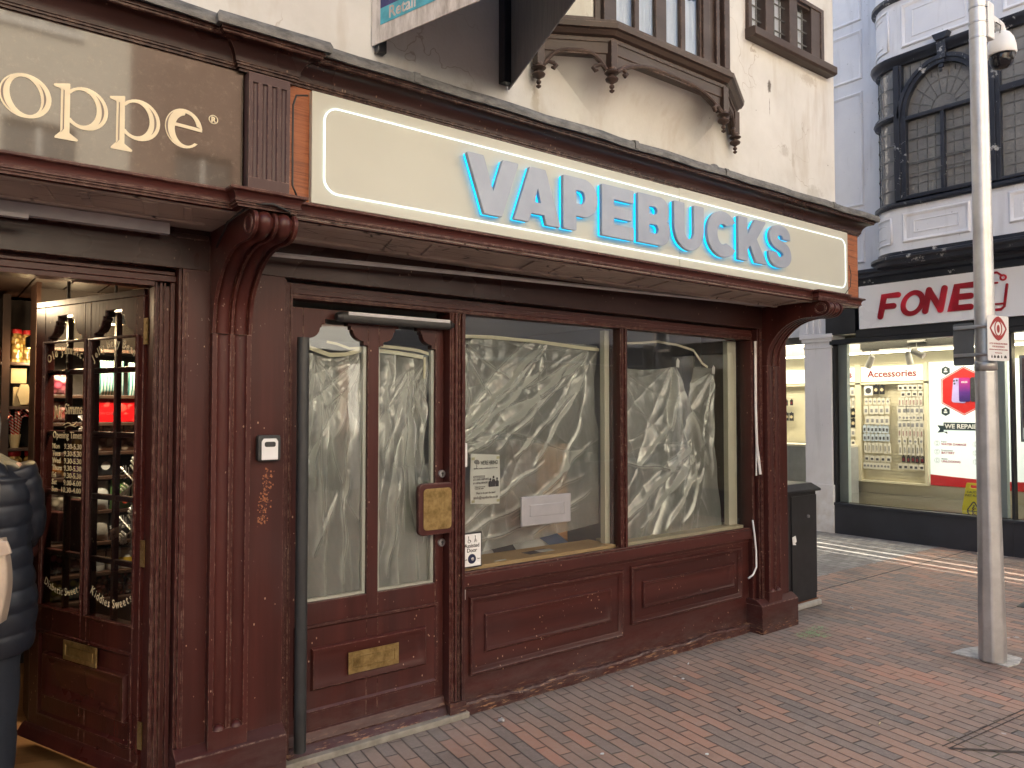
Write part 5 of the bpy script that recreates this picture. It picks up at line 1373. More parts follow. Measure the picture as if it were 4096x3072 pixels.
# --- ground floor
gf = MB()
gf.box(-5.40,-5.0,-.07,.3,2.56,3.30); gf.box(-4.999,1.3,-.06,.3,2.50,2.602); gf.box(-4.999,1.3,-.05,.3,3.142,3.30)
gf.box(-5.36,1.3,-.05,.12,2.44,2.50)
part(gf, "black_fascia", M['black'], fb, bevel=.004)
bc = MB().sweep([(-5.42,-.02),(1.3,-.02)], [(0,3.16),(.03,3.17),(.05,3.22),(.09,3.24),(.09,3.28),(.12,3.30),(.12,3.34),(0,3.36)])
part(bc, "shop_cornice", M['bpeel'], fb, smooth=30)
pi_ = MB().box(-5.73,-5.352,-.03,.25,0,2.40); pi_.box(-5.75,-5.335,-.05,.25,0,.62)
for a, z0, z1 in ((.012,2.40,2.425),(.0,2.425,2.485),(.025,2.485,2.53),(.045,2.53,2.585)): pi_.box(-5.73-a,-5.352+a,-.03-a,.25,z0,z1)
pi_.box(-5.80,-5.36,-.02,.25,2.585,2.98)
for k in range(4): pi_.box(-5.72+.09*k,-5.68+.09*k,-.045,-.02,2.60,2.95)
part(pi_, "pilaster", M['bwhite'], fb, bevel=.004)
rs = MB().box(-5.35,-3.285,-.02,.14,0,.362).box(-3.283,1.3,-.02,.14,0,.362); rs.box(-5.352,1.3,-.035,.06,.362,.398)
part(rs, "riser", M['navy'], fb, bevel=.003)
part(MB().box(-5.351,-5.318,.0,.10,.398,2.44), "window_post", M['black'], fb, bevel=.002); part(MB().box(-3.30,-3.274,.0,.10,.398,2.44), "window_post", M['black'], fb, bevel=.002)
part(MB().box(-5.318,-5.20,.09,.16,.398,2.44).box(-3.47,-3.385,.12,.20,.398,2.44), "pale_upright", plain("pale_green_upright", (.58,.68,.66), .35, var=.03), fb)
part(MB().quad((-5.318,.05,.398),(-3.30,.05,.398),(-3.30,.05,2.44),(-5.318,.05,2.44)), "window_pane", M['glass'], fb)
part(MB().quad((-3.274,.05,.398),(1.2,.05,.398),(1.2,.05,2.44),(-3.274,.05,2.44)), "window_pane", M['glass'], fb)
part(MB().quad((-8.0,.30,.1),(-5.80,.30,.1),(-5.80,.30,2.44),(-8.0,.30,2.44)), "window_pane", M['glass'], fb)
# interior
M['shopcream'] = plain("cream_shop_fitting", (.72,.66,.48), .45, var=.04, scale=2)
M['shopceil'] = plain("grey_shop_ceiling", (.13,.12,.105), .6, var=.06)
M['gloss_floor'] = plain("glossy_display_floor", (.15,.14,.12), .05, var=.04, scale=2, bump=0, spec=1.0, coat=1.0)
part(MB().box(-8.6,1.2,.14,3.8,.36,.395), "display_floor", M['gloss_floor'], fb)
part(MB().box(-8.6,1.2,.30,4.0,2.56,2.62).box(-5.3,-3.3,.62,.74,2.40,2.50).box(-8.5,1.2,.25,.30,2.50,2.62), "ceiling", M['shopceil'], fb)
part(MB().box(-8.6,1.2,3.9,4.0,.36,2.56).box(-8.6,-8.5,.4,4,.36,2.56).box(1.1,1.2,.4,4,.36,2.56), "back_wall", M['shopcream'], fb)
WX = 1.50
ww = MB()
ww.box(-8.45,-4.79,WX,WX+.08,.56,2.30); ww.box(-8.45,-3.45,WX+.02,WX+.10,.395,.56); ww.box(-4.79,-3.45,WX,WX+.08,.58,2.30)
ww.box(-5.80,-5.715,WX-.10,WX,.56,2.25); ww.box(-4.83,-4.79,WX-.10,WX,.56,2.25); ww.box(-8.45,-4.79,WX-.10,WX,1.955,1.985)
ww.box(-8.45,-3.45,WX-.02,WX+.08,2.25,2.40); ww.box(-5.716,-4.83,WX-.09,WX,.555,.585)
sl = MB()
for i in range(30):
    z = .59+i*.0455; sl.box(-5.715,-4.831,WX-.012,WX,z,z+.040); sl.box(-8.4,-5.801,WX-.012,WX,z,z+.040)
part(ww, "display_wall", M['shopcream'], fb, bevel=.002)
part(sl, "slatwall", M['shopcream'], fb)
M['lightbox'] = emit("lit_header", (1.0,.97,.86), .12)
hb2 = part(MB().box(-5.702,-4.84,WX-.10,WX-.02,1.998,2.212).box(-8.3,-5.803,WX-.10,WX-.02,2.0,2.208), "lit_header", M['lightbox'], fb)
M['redp'] = plain("red_print", (.20,.003,.012), .45, var=.1)
th_ = flat(text("Accessories", .135, .0015, .0034, align='CENTER', width=.69), -5.262, WX-.1025, 2.058)
th_.join(flat(text("Accessories", .135, .0015, .0034, align='RIGHT', width=.69), -5.835-.0, WX-.1025, 2.062))
part(th_, "header_words", M['redp'], fb)
# repair poster (flat print on a lit panel)
pz_ = thing("repair_poster", "tall white lit poster with a red hexagon and WE REPAIR inside the phone shop", "poster", (9.45, 0, 0), FA)
YP = WX-.06
M['posterw'] = emit("lit_poster_white", (.88,.97,.95), .13)
part(MB().box(-4.775,-3.50,YP,WX,.60,2.24), "poster_face", M['posterw'], pz_)
part(MB().prism([(-4.774,.575),(-3.501,.575),(-3.501,.70),(-3.8,.688),(-4.2,.692),(-4.5,.705),(-4.774,.72)], 'y', YP-.004, YP-.0005), "red_foot", plain("poster_red", (.58,.008,.012), .4, var=.04), pz_)
def hexa(cx, cz, r, y0, y1): return MB().prism([(cx+r*cos(pi/2+pi/3*k), cz+r*sin(pi/2+pi/3*k)) for k in range(6)], 'y', y0, y1)
part(hexa(-4.335,1.842,.325,YP-.003,YP-.0005), "red_hexagon", plain("poster_red_hexagon", (.58,.012,.010), .4, var=.05), pz_)
hx = lambda r: [(-4.335+r*cos(pi/2+pi/3*k), 1.842+r*sin(pi/2+pi/3*k)) for k in range(6)]
part(flat(outline([hx(.312), hx(.305)], .0006), 0, YP-.0045, 0), "hexagon_line", M['paper'], pz_)
M['tealp'] = plain("dark_teal_print", (.012,.035,.045), .45)
bd = MB()
for cx, cz in ((-4.555,2.115),(-4.145,2.115),(-4.565,1.57),(-4.145,1.58)): bd.join(hexa(cx, cz, .060, YP-.007, YP-.0046))
bd.prism([(-4.595,1.325),(-3.95,1.325),(-3.95,1.424),(-4.595,1.424)], 'y', YP-.006, YP-.0005)
bd.prism([(-4.675,1.385),(-4.596,1.38),(-4.596,1.30),(-4.55,1.27),(-4.55,1.30),(-4.675,1.285),(-4.64,1.333)], 'y', YP-.004, YP-.0005)
part(bd, "badge", M['tealp'], pz_)
ic = MB()
for cx, cz in ((-4.555,2.115),(-4.565,1.57),(-4.145,1.58)):
    ic.join(MB().prism(ellipse(cx, cz+.018, .014, .014, n=14), 'y', YP-.009, YP-.0075)); ic.box(cx-.022,cx+.022,YP-.009,YP-.0075,cz-.02,cz+.0)
part(ic, "icon", M['paper'], pz_)
part(MB().prism(rrect(-4.475,-4.30,1.685,2.01,.028), 'y', YP-.008, YP-.004).xf(Matrix.Translation((-4.39,0,1.85)) @ Matrix.Rotation(radians(5), 4, 'Y') @ Matrix.Translation((4.39,0,-1.85))), "lilac_phone_print", plain("lilac_print", (.42,.36,.70), .4), pz_)
q = MB()
for dx, dz in ((0,0),(.034,.006),(.006,-.036)): q.prism(ellipse(-4.452+dx,1.975+dz,.013,.013,n=14), 'y', YP-.010, YP-.0085)
part(q, "camera_print", M['ink'], pz_)
def phone_grad():
    N = NT("purple_screen_print"); v = N.coord(); z = N.n("SeparateXYZ", {"Vector": v}).outputs[2]
    N.base(N.ramp(N.step(N.math('ADD', z, N.math('MULTIPLY', N.noise(v, 5, 2), .06)), 1.72, 2.03), [(0,(.025,.012,.12)), (.45,(.09,.02,.22)), (1,(.42,.02,.22))])); N.rough(.3); return N.m
part(MB().prism(rrect(-4.392,-4.256,1.70,2.015,.022), 'y', YP-.012, YP-.0085), "purple_phone_print", phone_grad(), pz_)
part(MB().prism(rrect(-4.252,-4.09,1.70,2.018,.022), 'y', YP-.010, YP-.0045), "black_phone_print", plain("black_marble_print", (.03,.03,.035), .4, var=.7, scale=60), pz_)
tx = flat(text("09:00", .034, .0004, .0005), -4.324, YP-.0128, 1.945); tx.join(flat(text("WE REPAIR", .082, .0006, .0022, align='LEFT'), -4.578, YP-.0072, 1.346))
part(tx, "white_words", M['paper'], pz_)
rd = MB(); gy_ = MB()
for i, (a, b) in enumerate((("Repair","WATER DAMAGE"),("Replacement","BATTERY"),("Mobile","UNLOCKING"))):
    z = 1.130-.115*i
    gy_.join(flat(text(a, .028, .0005, .0004, align='LEFT'), -4.63, YP-.0012, z+.028)); rd.join(flat(text(b, .040, .0005, .0012, align='LEFT'), -4.63, YP-.0012, z-.010))
    for cx in (-4.685,-4.205): gy_.join(flat(outline([ellipse(cx, z+.014, .036, .036), ellipse(cx, z+.014, .0335, .0335)], .0005), 0, YP-.0012, 0)); gy_.join(flat(outline([rrect(cx-.013,cx+.013,z-.008,z+.036,.004,2), rrect(cx-.010,cx+.010,z-.004,z+.032,.003,2)], .0005), 0, YP-.0012, 0))
    rd.join(flat(text(("CLEANING","SCREENS","SOFTWARE")[i], .040, .0005, .0012, align='LEFT'), -4.15, YP-.0012, z-.010))
part(rd, "red_words", plain("poster_red_words", (.40,.01,.05), .4), pz_); part(gy_, "grey_words", plain("poster_grey_words", (.12,.14,.16), .5), pz_)

# ---- products hanging on the panels
M['pack'] = plain("white_product_card", (.76,.72,.62), .45, var=.05)
M['packblk'] = plain("black_product_card", (.018,.018,.02), .35)
M['packblue'] = plain("blue_white_product_card", (.55,.62,.70), .4)
def packet(w_, h_, body, inner, icol, kind=0):
    L = thing("accessory_packet", "x", "packet", (0,0,0), FA)
    b = MB().box(-w_/2, w_/2, -.012, 0, 0, h_); b.box(-.008,.008,-.010,-.002,h_,h_+.016)
    part(b, "card", body, L, bevel=.0012)
    q = MB()
    if kind == 0: q.box(-w_*.28, w_*.28, -.0135, -.012, h_*.22, h_*.66)
    elif kind == 1: q.prism(ellipse(0, h_*.5, w_*.34, w_*.34, n=18), 'y', -.0135, -.012)
    elif kind == 2: q.tube([(-w_*.15,-.013,h_*.2),(-w_*.15,-.013,h_*.75),(w_*.1,-.013,h_*.75),(w_*.12,-.013,h_*.25)], .0025, 5)
    part(q, "printed_item", icol, L)
    part(MB().tube([(0,.07,h_+.010),(0,-.03,h_+.010)], .0018, 5), "hook", M['steel'], L)
    return L
dark = M['ink']
PROTO = {
 'plug': packet(.046,.100,M['packblue'],0,dark,0), 'white': packet(.066,.118,M['pack'],0,M['inkgrey'],0),
 'cable': packet(.042,.140,M['pack'],0,dark,2), 'buds': packet(.066,.075,M['pack'],0,dark,0),
 'ring': packet(.070,.125,M['packblk'],0,M['kraft'],1), 'small': packet(.049,.088,M['pack'],0,M['inkgrey'],1),
 'slim': packet(.040,.125,M['pack'],0,M['redp'],2), 'red': packet(.046,.085,M['packblk'],0,M['redp'],0), 'head': packet(.125,.135,M['paper'],0,dark,1)}
used = set()
def hang(kind, x, z, label, group=None):
    src = PROTO[kind]
    if kind in used: c = copy_tree(src)
    else: c = src; used.add(kind)
    c.location = (9.45+WX-.075, -x, z); c['label'] = label
    if group: c['group'] = group
    elif 'group' in c: del c['group']
def rowof(kind, xs, z, label, group): 
    rr = random.Random(int(z*1000))
    for x in xs: hang(kind, x+rr.uniform(-.004,.004), z+rr.uniform(-.004,.003), label, group)
fr_ = lambda a, b, n: [a+(b-a)*k/(n-1) for k in range(n)]
hang('head', -5.605, 1.80, "square white box with a black headphone picture at the top left of the Accessories panel")
rowof('ring', [-5.49,-5.41], 1.815, "black card of wired earphones beside the headphone box", "black earphone cards in the top row")
rowof('small', fr_(-5.64,-5.33,6), 1.67, "small white packet in the second row of the left half of the Accessories panel", "small white packets in the second row")
rowof('white', fr_(-5.64,-5.34,5), 1.53, "white packet in the third row of the left half of the Accessories panel", "white packets in the third row")
rowof('white', fr_(-5.62,-5.34,5), 1.385, "white packet in the fourth row of the left half of the Accessories panel", "white packets in the fourth row")
rowof('plug', fr_(-5.665,-5.34,7), 1.265, "white and blue packet with a black plug in the upper of the two blue rows", "blue plug packets in the upper blue row")
rowof('plug', fr_(-5.665,-5.335,7), 1.145, "white and blue packet with a black plug in the lower of the two blue rows", "blue plug packets in the lower blue row")
rowof('cable', fr_(-5.66,-5.32,7), .975, "tall white packet with a black cable in the row under the blue packets", "tall cable packets in the left half")
rowof('buds', fr_(-5.64,-5.33,5), .855, "wide white packet in the lowest hanging row of the left half", "wide packets in the lowest row on the left")
rowof('small', fr_(-5.67,-5.33,8), .745, "small white packet lying in the bottom tray of the left half", "packets in the bottom left tray")
rowof('buds', fr_(-5.15,-4.88,5), 1.865, "white packet with black earbuds in the top right row", "earbud packets in the top right row")
rowof('buds', fr_(-5.11,-4.88,4), 1.775, "white packet with black earbuds in the second right row", "earbud packets in the second right row")
rowof('slim', fr_(-5.16,-4.87,7), 1.635, "tall slim white packet in the third right row", "slim packets in the third right row")
rowof('white', fr_(-5.16,-4.87,6), 1.53, "white packet in the fourth right row", "white packets in the fourth right row")
rowof('small', fr_(-5.16,-4.87,7), 1.44, "small white packet in the fifth right row", "small packets in the fifth right row")
rowof('white', fr_(-5.16,-4.87,6), 1.33, "white packet in the sixth right row", "white packets in the sixth right row")
rowof('slim', fr_(-5.17,-4.87,7), 1.205, "tall slim white packet in the seventh right row", "slim packets in the seventh right row")
rowof('small', fr_(-5.17,-4.88,5), 1.115, "small square white packet in the eighth right row", "small packets in the eighth right row")
rowof('cable', fr_(-5.16,-4.87,6), .965, "tall white packet with a black cable in the ninth right row", "tall cable packets in the right half")
rowof('red', fr_(-5.12,-4.87,5), .865, "black and red packet in the tenth right row", "black and red packets in the right half")
rowof('buds', fr_(-5.16,-4.88,5), .765, "white packet with black print in the lowest hanging row on the right", "wide packets in the lowest row on the right")
rowof('white', fr_(-6.05,-5.84,4), 1.80, "white packet in the top row of the panel left of Accessories", "top row of the far left panel")
rowof('cable', fr_(-6.05,-5.83,5), 1.62, "tall packet in the second row of the panel left of Accessories", "second row of the far left panel")
rowof('ring', fr_(-6.05,-5.84,3), 1.48, "black card with a cream ring in the upper black row left of Accessories", "upper black ring cards")
rowof('ring', fr_(-6.05,-5.84,3), 1.335, "black card with a cream ring in the lower black row left of Accessories", "lower black ring cards")
rowof('white', fr_(-6.05,-5.84,4), 1.20, "white packet in the fifth row of the panel left of Accessories", "fifth row of the far left panel")
rowof('buds', fr_(-6.05,-5.84,3), 1.08, "wide packet in the sixth row of the panel left of Accessories", "sixth row of the far left panel")
rowof('white', fr_(-6.05,-5.84,3), .93, "white packet in the seventh row of the panel left of Accessories", "seventh row of the far left panel")
rowof('plug', fr_(-6.05,-5.86,3), .82, "blue and white packet in the eighth row of the panel left of Accessories", "eighth row of the far left panel")
# left window beyond the pilaster: rack of phone cases and a counter
lc = thing("display_counter", "pale grey counter with boxes on it, seen between the red shopfront and the white pilaster", "counter", (9.45,0,0), FA)
part(MB().box(-7.6,-5.76,.9,1.4,.395,1.05), "counter_body", plain("pale_grey_counter", (.42,.44,.46), .4), lc)
part(MB().box(-7.6,-5.76,.88,1.42,1.05,1.08), "counter_top", M['pack'], lc)
rowof('red', fr_(-7.12,-6.84,4), 1.66, "small dark case packet left of the white street pilaster, upper row", "case packets upper row")
rowof('ring', fr_(-7.12,-6.84,4), 1.42, "dark case packet left of the white street pilaster, lower row", "case packets lower row")
# racks of phone cases to the right of the lightbox
M['case'] = [plain("case_%s" % n_, c, .4) for n_, c in (("black",(.02,.02,.022)),("brown",(.16,.05,.03)),("pink",(.50,.25,.22)),("grey",(.10,.13,.13)),("white",(.6,.6,.58)),("orange",(.42,.13,.05)))]
rk = thing("case_rack", "rack of phone cases behind the glass to the right of the steel pole", "rack", (9.45,0,0), FA)
part(MB().box(-3.44,-2.2,.95,1.0,.40,2.3), "rack_panel", M['shopcream'], rk)
bx = MB()
for i in range(11): bx.box(-3.44,-2.2,.86,.95,.55+i*.16,.556+i*.16)
part(bx, "rack_shelf", M['steel'], rk)
ci = 0; rr_ = random.Random(5); cprot = {}
cn = ["black","brown","pink","grey","white","orange"]
for i in range(10):
    for j in range(5):
        k = rr_.randrange(6); x = -3.40+.095*j; z = .562+i*.16
        if k not in cprot:
            L = thing("phone_case", "x", "phone case", (0,0,0), FA)
            part(MB().prism(rrect(-.036,.036,0,.135,.012,3), 'y', -.012, 0), "shell", M['case'][k], L, bevel=.002)
            part(MB().prism(rrect(-.028,-.002,.095,.125,.006,3), 'y', -.015, -.012), "camera_ring", M['steel'], L)
            cprot[k] = L; c = L
        else: c = copy_tree(cprot[k])
        c.location = (9.45+.93, -x, z); c['label'] = "%s phone case on the rack right of the steel pole" % cn[k]; c['group'] = "%s phone cases on the rack" % cn[k]
# lightbox poster in the window
lb_ = thing("lightbox", "black framed lit pinkish poster at the right edge of the phone shop window", "lightbox", (9.45,0,0), FA)
def skinny():
    N = NT("soft_pink_photo"); v = N.coord(); N.base(N.ramp(N.noise(v, 2.2, 4, .6, 1.5), [(.3,(.05,.03,.05)), (.5,(.28,.14,.15)), (.7,(.55,.36,.32))])); N.rough(.3)
    return N.m
part(MB().box(-3.235,-2.60,.10,.16,1.245,2.19), "case", M['black'], lb_, bevel=.004)
part(MB().box(-3.225,-2.61,.095,.10,1.255,2.18), "rim", M['alu'], lb_)
part(MB().box(-3.205,-2.63,.091,.095,1.275,2.16), "photo", skinny(), lb_)
part(MB().box(-3.205,-2.63,.088,.091,1.275,1.40), "white_band", M['lightbox'], lb_)
part(flat(text("G", .16, .0005, -.002), -3.13, .089, 1.98).join(flat(text("LA", .11, .0005, -.001, align='LEFT'), -3.19, .089, 1.83)), "words", M['paper'], lb_)
# strip lights, downlight, track heads (lit lamps in the photo)
M['strip'] = emit("lit_led_strip", (1.0,.90,.66), 3)
st_ = thing("strip_light", "long thin lit ceiling strip nearer the street inside the phone shop", "light", (9.45,0,0), FA)
part(MB().box(-8.2,-3.2,.50,.525,2.515,2.545), "tube", M['strip'], st_)
part(MB().box(-8.25,-3.1,.49,.535,2.545,2.56), "channel", M['alu'], st_)
st_ = thing("strip_light", "long thin lit ceiling strip above the Accessories header", "light", (9.45,0,0), FA)
part(MB().box(-8.2,-3.3,1.10,1.125,2.375,2.40), "tube", M['strip'], st_); part(MB().box(-8.2,-3.3,1.09,1.135,2.40,2.56), "channel", M['shopceil'], st_)
dl = thing("downlight", "round white downlight in the phone shop ceiling left of the steel pole", "light", (9.45,0,0), FA)
part(MB().lathe([(.001,-.002),(.085,-.002),(.09,.0)], (-4.21,.48,2.556), 28), "disc", emit("downlight_disc", (1,.95,.85), 3), dl)
part(MB().lathe([(.09,-.006),(.105,-.004),(.105,.004)], (-4.21,.48,2.556), 28), "ring", M['white'], dl)
li = bpy.data.lights.new("shop_light", 'AREA'); li.shape = 'RECTANGLE'; li.size = 4.4; li.size_y = .3; li.energy = 22; li.color = (1,.88,.66)
lo = bpy.data.objects.new("shop_light", li); COL.objects.link(lo); lo.parent = dl; lo.location = (-5.7,.95,2.50); lo.rotation_euler = (radians(22),0,0)
li = bpy.data.lights.new("shop_light", 'AREA'); li.shape = 'RECTANGLE'; li.size = 1.2; li.size_y = .3; li.energy = 15; li.color = (1,.90,.72)
lo = bpy.data.objects.new("shop_light", li); COL.objects.link(lo); lo.parent = dl; lo.location = (-2.9,.55,2.50); lo.rotation_euler = (radians(22),0,0)
M['thead'] = plain("white_track_head", (.55,.52,.48), .4)
for i, (x, y, z, ax, lbl) in enumerate(((-5.20,.70,2.33,24,"white track spotlight above the left end of the Accessories header"),(-4.72,.75,2.36,-12,"slim white spotlight in the middle of the track"),(-4.55,.60,2.40,-62,"large white track spotlight left of the steel pole"),(-3.98,.85,2.28,-60,"white spotlight partly behind the steel pole"))):
    L = thing("track_spotlight", lbl, "spotlight", (9.45,0,0), FA, group="white track spotlights in the phone shop")
    hd_ = MB().lathe([(.001,-.10),(.042,-.10),(.038,.06),(.02,.075),(.001,.08)], (0,0,0), 18).xf(Matrix.Translation((x,y,z-.08)) @ Matrix.Rotation(radians(ax), 4, 'Y'))
    part(hd_, "head", M['thead'], L, smooth=40); part(MB().tube([(x,y,z-.05),(x,y,z+.06)], .006, 8), "stem", M['thead'], L)
    part(MB().box(x-.11,x+.11,y-.018,y+.018,z+.05,z+.085), "driver", M['thead'], L, bevel=.004)
L = thing("ceiling_camera", "small grey dome camera on the phone shop ceiling left of the downlight", "camera", (9.45,0,0), FA)
part(MB().lathe([(.055,.0),(.055,-.03),(.05,-.055),(.03,-.08),(.001,-.088)], (-4.66,.40,2.555), 20), "dome", M['thead'], L, smooth=50)
part(MB().lathe([(.012,-.002),(.014,.0)], (-4.66,.345,2.51), 12, 'y'), "lens", M['dgrey'], L)
# sign
fs = thing("shop_sign", "white shop sign with red FONE lettering above the phone shop window", "sign", (9.45,0,0), FA)
M['fsign'] = plain("white_acrylic_sign", (.74,.75,.76), .28, var=.03, scale=1, bump=0)
part(MB().box(-4.93,1.2,-.10,-.055,2.604,3.139), "panel", M['fsign'], fs, bevel=.002)
def redglow():
    N = NT("lit_red_letter"); v = N.coord(); N.base((.26,.002,.010)); N.rough(.3)
    s_ = N.step(N.noise(v, 3.2, 2), .52, .72); N.set(N.p.inputs["Emission Color"], (.9,.03,.06)); N.set(N.p.inputs["Emission Strength"], N.math('MULTIPLY', s_, .06)); return N.m
M['redglow'] = redglow()
# italic rounded letters as fat strokes
def rstroke(pts, t):
    """closed outline of a round-ended polyline"""
    P = [Vector(p) for p in pts]; L = []; R = []
    for i in range(len(P)):
        d = (P[min(i+1,len(P)-1)]-P[max(i-1,0)]).normalized(); n_ = Vector((-d.y,d.x))
        k = 1
        if 0 < i < len(P)-1:
            d1 = (P[i]-P[i-1]).normalized(); k = 1/max(.5, n_.dot(Vector((-d1.y,d1.x))))
        L.append(P[i]+n_*t/2*k); R.append(P[i]-n_*t/2*k)
    def cap(c, a): 
        d = (a-c); th = atan2(d.y, d.x); return [c+Vector((cos(th-pi*k/8), sin(th-pi*k/8)))*t/2 for k in range(1,8)]
    out = L + cap(P[-1], L[-1]) + R[::-1] + cap(P[0], R[0])
    return [p[:] for p in out]
sh = lambda p: (p[0]+p[1]*.20, p[1])
TT = .066; FH = .245
def sl_(pts, t=TT): return outline([[*rstroke([sh(p) for p in pts], t)]], .006, .0015)
flt = []
def fput(m, x, z, dy=0): return flat(m, x, -.1065-dy, z)
f_ = fput(sl_([(0,0),(0,FH),(.17,FH)]), -4.655, 2.735).join(fput(sl_([(.03,.118),(.14,.118)]), -4.655, 2.735, .0015)); part(f_, "letter", M['redglow'], fs)
oo = fput(outline([[sh(p) for p in ellipse(.115,FH/2,.138,.150)], [sh(p) for p in ellipse(.115,FH/2,.082,.096)]], .006, .0015), -4.405, 2.738); part(oo, "letter", M['redglow'], fs)
nn = fput(sl_([(0,0),(0,FH)]), -4.125, 2.750).join(fput(sl_([(.0,FH-.005),(.172,.005)]), -4.125, 2.750, .0015)).join(fput(sl_([(.172,0),(.172,FH)]), -4.125, 2.750, .003)); part(nn, "letter", M['redglow'], fs)
ee = fput(sl_([(.185,0),(0,0),(0,FH),(.185,FH)]), -3.820, 2.752).join(fput(sl_([(.03,.123),(.165,.123)]), -3.820, 2.752, .0015)); part(ee, "letter", M['redglow'], fs)
# phone-trolley emblem
em = MB()
def e_(pts, t=.020, dy=0): em.join(fput(outline([rstroke(pts, t)], .005, .001), 0, 0, dy))
e_([(-3.55,3.055),(-3.53,3.10),(-3.36,3.10),(-3.315,3.06)]); e_([(-3.56,2.985),(-3.36,2.985)],.02,.0015); em.join(fput(outline([ellipse(-3.30,3.035,.035,.035), ellipse(-3.30,3.035,.018,.018)], .005), 0, 0, .003))
e_([(-3.265,2.955),(-3.295,2.72),(-3.33,2.69),(-3.47,2.69)],.024); e_([(-3.47,2.752),(-3.305,2.752)],.018,.0015); em.join(fput(outline([ellipse(-3.415,3.043,.017,.017)], .005), 0, 0))
part(em, "emblem", M['redglow'], fs)
part(fput(text("ZONE", .34, .006, .006, align='LEFT', shear=.2), -2.88, 2.74), "letter", M['redglow'], fs)
# wet floor sign inside
wf = thing("wet_floor_sign", "yellow CAUTION WET FLOOR board standing inside the phone shop window behind the steel pole", "floor sign", (9.45,0,0), FA)
M['yel'] = plain("yellow_plastic", (.85,.74,.02), .35, var=.05)
x0 = -3.965
def trap(dy, tl):
    m = outline([[(-.128,-.02),(.128,-.02),(.095,.305),(.088,.325),(-.088,.325),(-.095,.305)], rrect(-.055,.055,.262,.302,.012,4)], .006)
    return m
Mx = Matrix.Translation((x0+.10, .46, .40)) @ Matrix.Rotation(radians(-10), 4, 'X')
part(flat(trap(0,0),0,0,0).xf(Mx), "front_board", M['yel'], wf, bevel=.002)
part(flat(trap(0,0),0,0,0).xf(Matrix.Translation((x0+.10, .58, .40)) @ Matrix.Rotation(radians(10), 4, 'X')), "rear_board", M['yel'], wf, bevel=.002)
tt = flat(text("CAUTION", .036, .0006, .0004), 0, -.0068, .205).join(flat(text("WET FLOOR", .036, .0006, .0004), 0, -.0068, .165))
tri = [(0,.125),(-.085,-.015),(.085,-.015)]; tri2 = [(0,.10),(-.062,-.002),(.062,-.002)]
tt.join(flat(outline([fillet(tri, default=.02), fillet(tri2, default=.01)], .0006), 0, -.0068, 0)); tt.join(flat(outline([ellipse(.005,.058,.009,.009)], .0006), 0, -.0068, 0))
tt.join(flat(outline([rstroke([(.002,.045),(-.012,.028),(.004,.014),(-.012,.003)], .010)], .0006), 0, -.0068, 0)).join(flat(outline([rstroke([(-.004,.036),(.026,.024)], .007)], .0006), 0, -.0078, 0))
part(tt.xf(Mx), "print", M['ink'], wf)
# ================================================================ street furniture
# pole
pl = thing("street_pole", "tall galvanised steel pole with a thicker base standing in the brick paving at the right", "pole", (5.452, 2.03, 0), 0)
pl.rotation_euler = (-.0023, -.003, 0)
def octo(r, z, n=8, a0=pi/8): return [(r*cos(2*pi*k/n+a0), r*sin(2*pi*k/n+a0), z) for k in range(n)]
part(MB().loft([octo(.082,0),octo(.078,.35),octo(.070,1.0),octo(.066,1.85)]), "pole_base", M['galv'], pl, bevel=.012, seg=3)
part(MB().loft([octo(.066,1.85,24),octo(.064,1.89,24),octo(.0595,1.91,24)]), "collar", M['galv'], pl, smooth='all')
part(MB().loft([octo(.0595,1.91,28),octo(.048,4.6,28),octo(.042,6.5,28)]), "shaft", M['galv'], pl, smooth=50)
bs = MB()
for z in (4.02,4.12,4.22):
    r_ = .0600-(.0595-.048)*(z-1.91)/2.69
    bs.lathe([(r_,-.006),(r_+.0025,-.005),(r_+.0025,.005),(r_,.006)], (0,0,z), 28); bs.box(-.006,.012,-r_-.008,-r_-.0,z-.007,z+.007)
part(bs, "band", M['steel'], pl, smooth=40)
# mortar pad
pd = MB(); rr_ = random.Random(4)
pd.prism([(5.40,2.26),(5.55,2.25),(5.70,2.20),(5.66,2.05),(5.64,1.93),(5.50,1.90),(5.38,1.92),(5.41,2.08)], 'z', .0005, .006)
solo(pd, "mortar_pad", plain("cracked_mortar", (.46,.44,.40), .85, var=.35, scale=20, bump=.5), "cracked pale mortar patch around the foot of the steel pole", "mortar")
# sign plates on the pole
def plate(name, lbl, cat, x, y, z, rot, w_, h_, mat):
    L = thing(name, lbl, cat, (x, y, z), rot); part(MB().prism(rrect(-w_/2,w_/2,0,h_,.012,3), 'y', 0, .003), "plate", mat, L); return L
sp = plate("notice_plate", "white CCTV notice with a dark red eye emblem clipped to the steel pole", "sign", 5.40, 1.942, 1.905, radians(-11), .222, .286, plain("white_sign_plate", (.70,.70,.69), .3, var=.03))
M['maroonp'] = plain("maroon_print", (.30,.02,.02), .5)
def lens_(a, b, n=16):
    t = [(-a+2*a*k/n, .205+b*(1-(2*k/n-1)**2)) for k in range(n+1)]; u = [(a-2*a*k/n, .205-b*(1-(2*k/n-1)**2)) for k in range(1,n)]
    return t+u
eye = flat(outline([lens_(.088,.075), lens_(.074,.050)], .0005), 0, -.0008, 0)
eye.join(flat(outline([ellipse(0,.205,.040,.052), ellipse(0,.205,.031,.043)], .0005), 0, -.0012, 0)).join(flat(outline([ellipse(0,.203,.014,.026)], .0005), 0, -.0012, 0))
eye.join(flat(outline([[(-.055,.235),(-.02,.272),(0,.283),(.02,.272),(.055,.235),(.03,.255),(0,.262),(-.03,.255)]], .0005), 0, -.0016, 0)).join(flat(outline([[(-.055,.175),(-.02,.138),(0,.127),(.02,.138),(.055,.175),(.03,.155),(0,.148),(-.03,.155)]], .0005), 0, -.0016, 0))
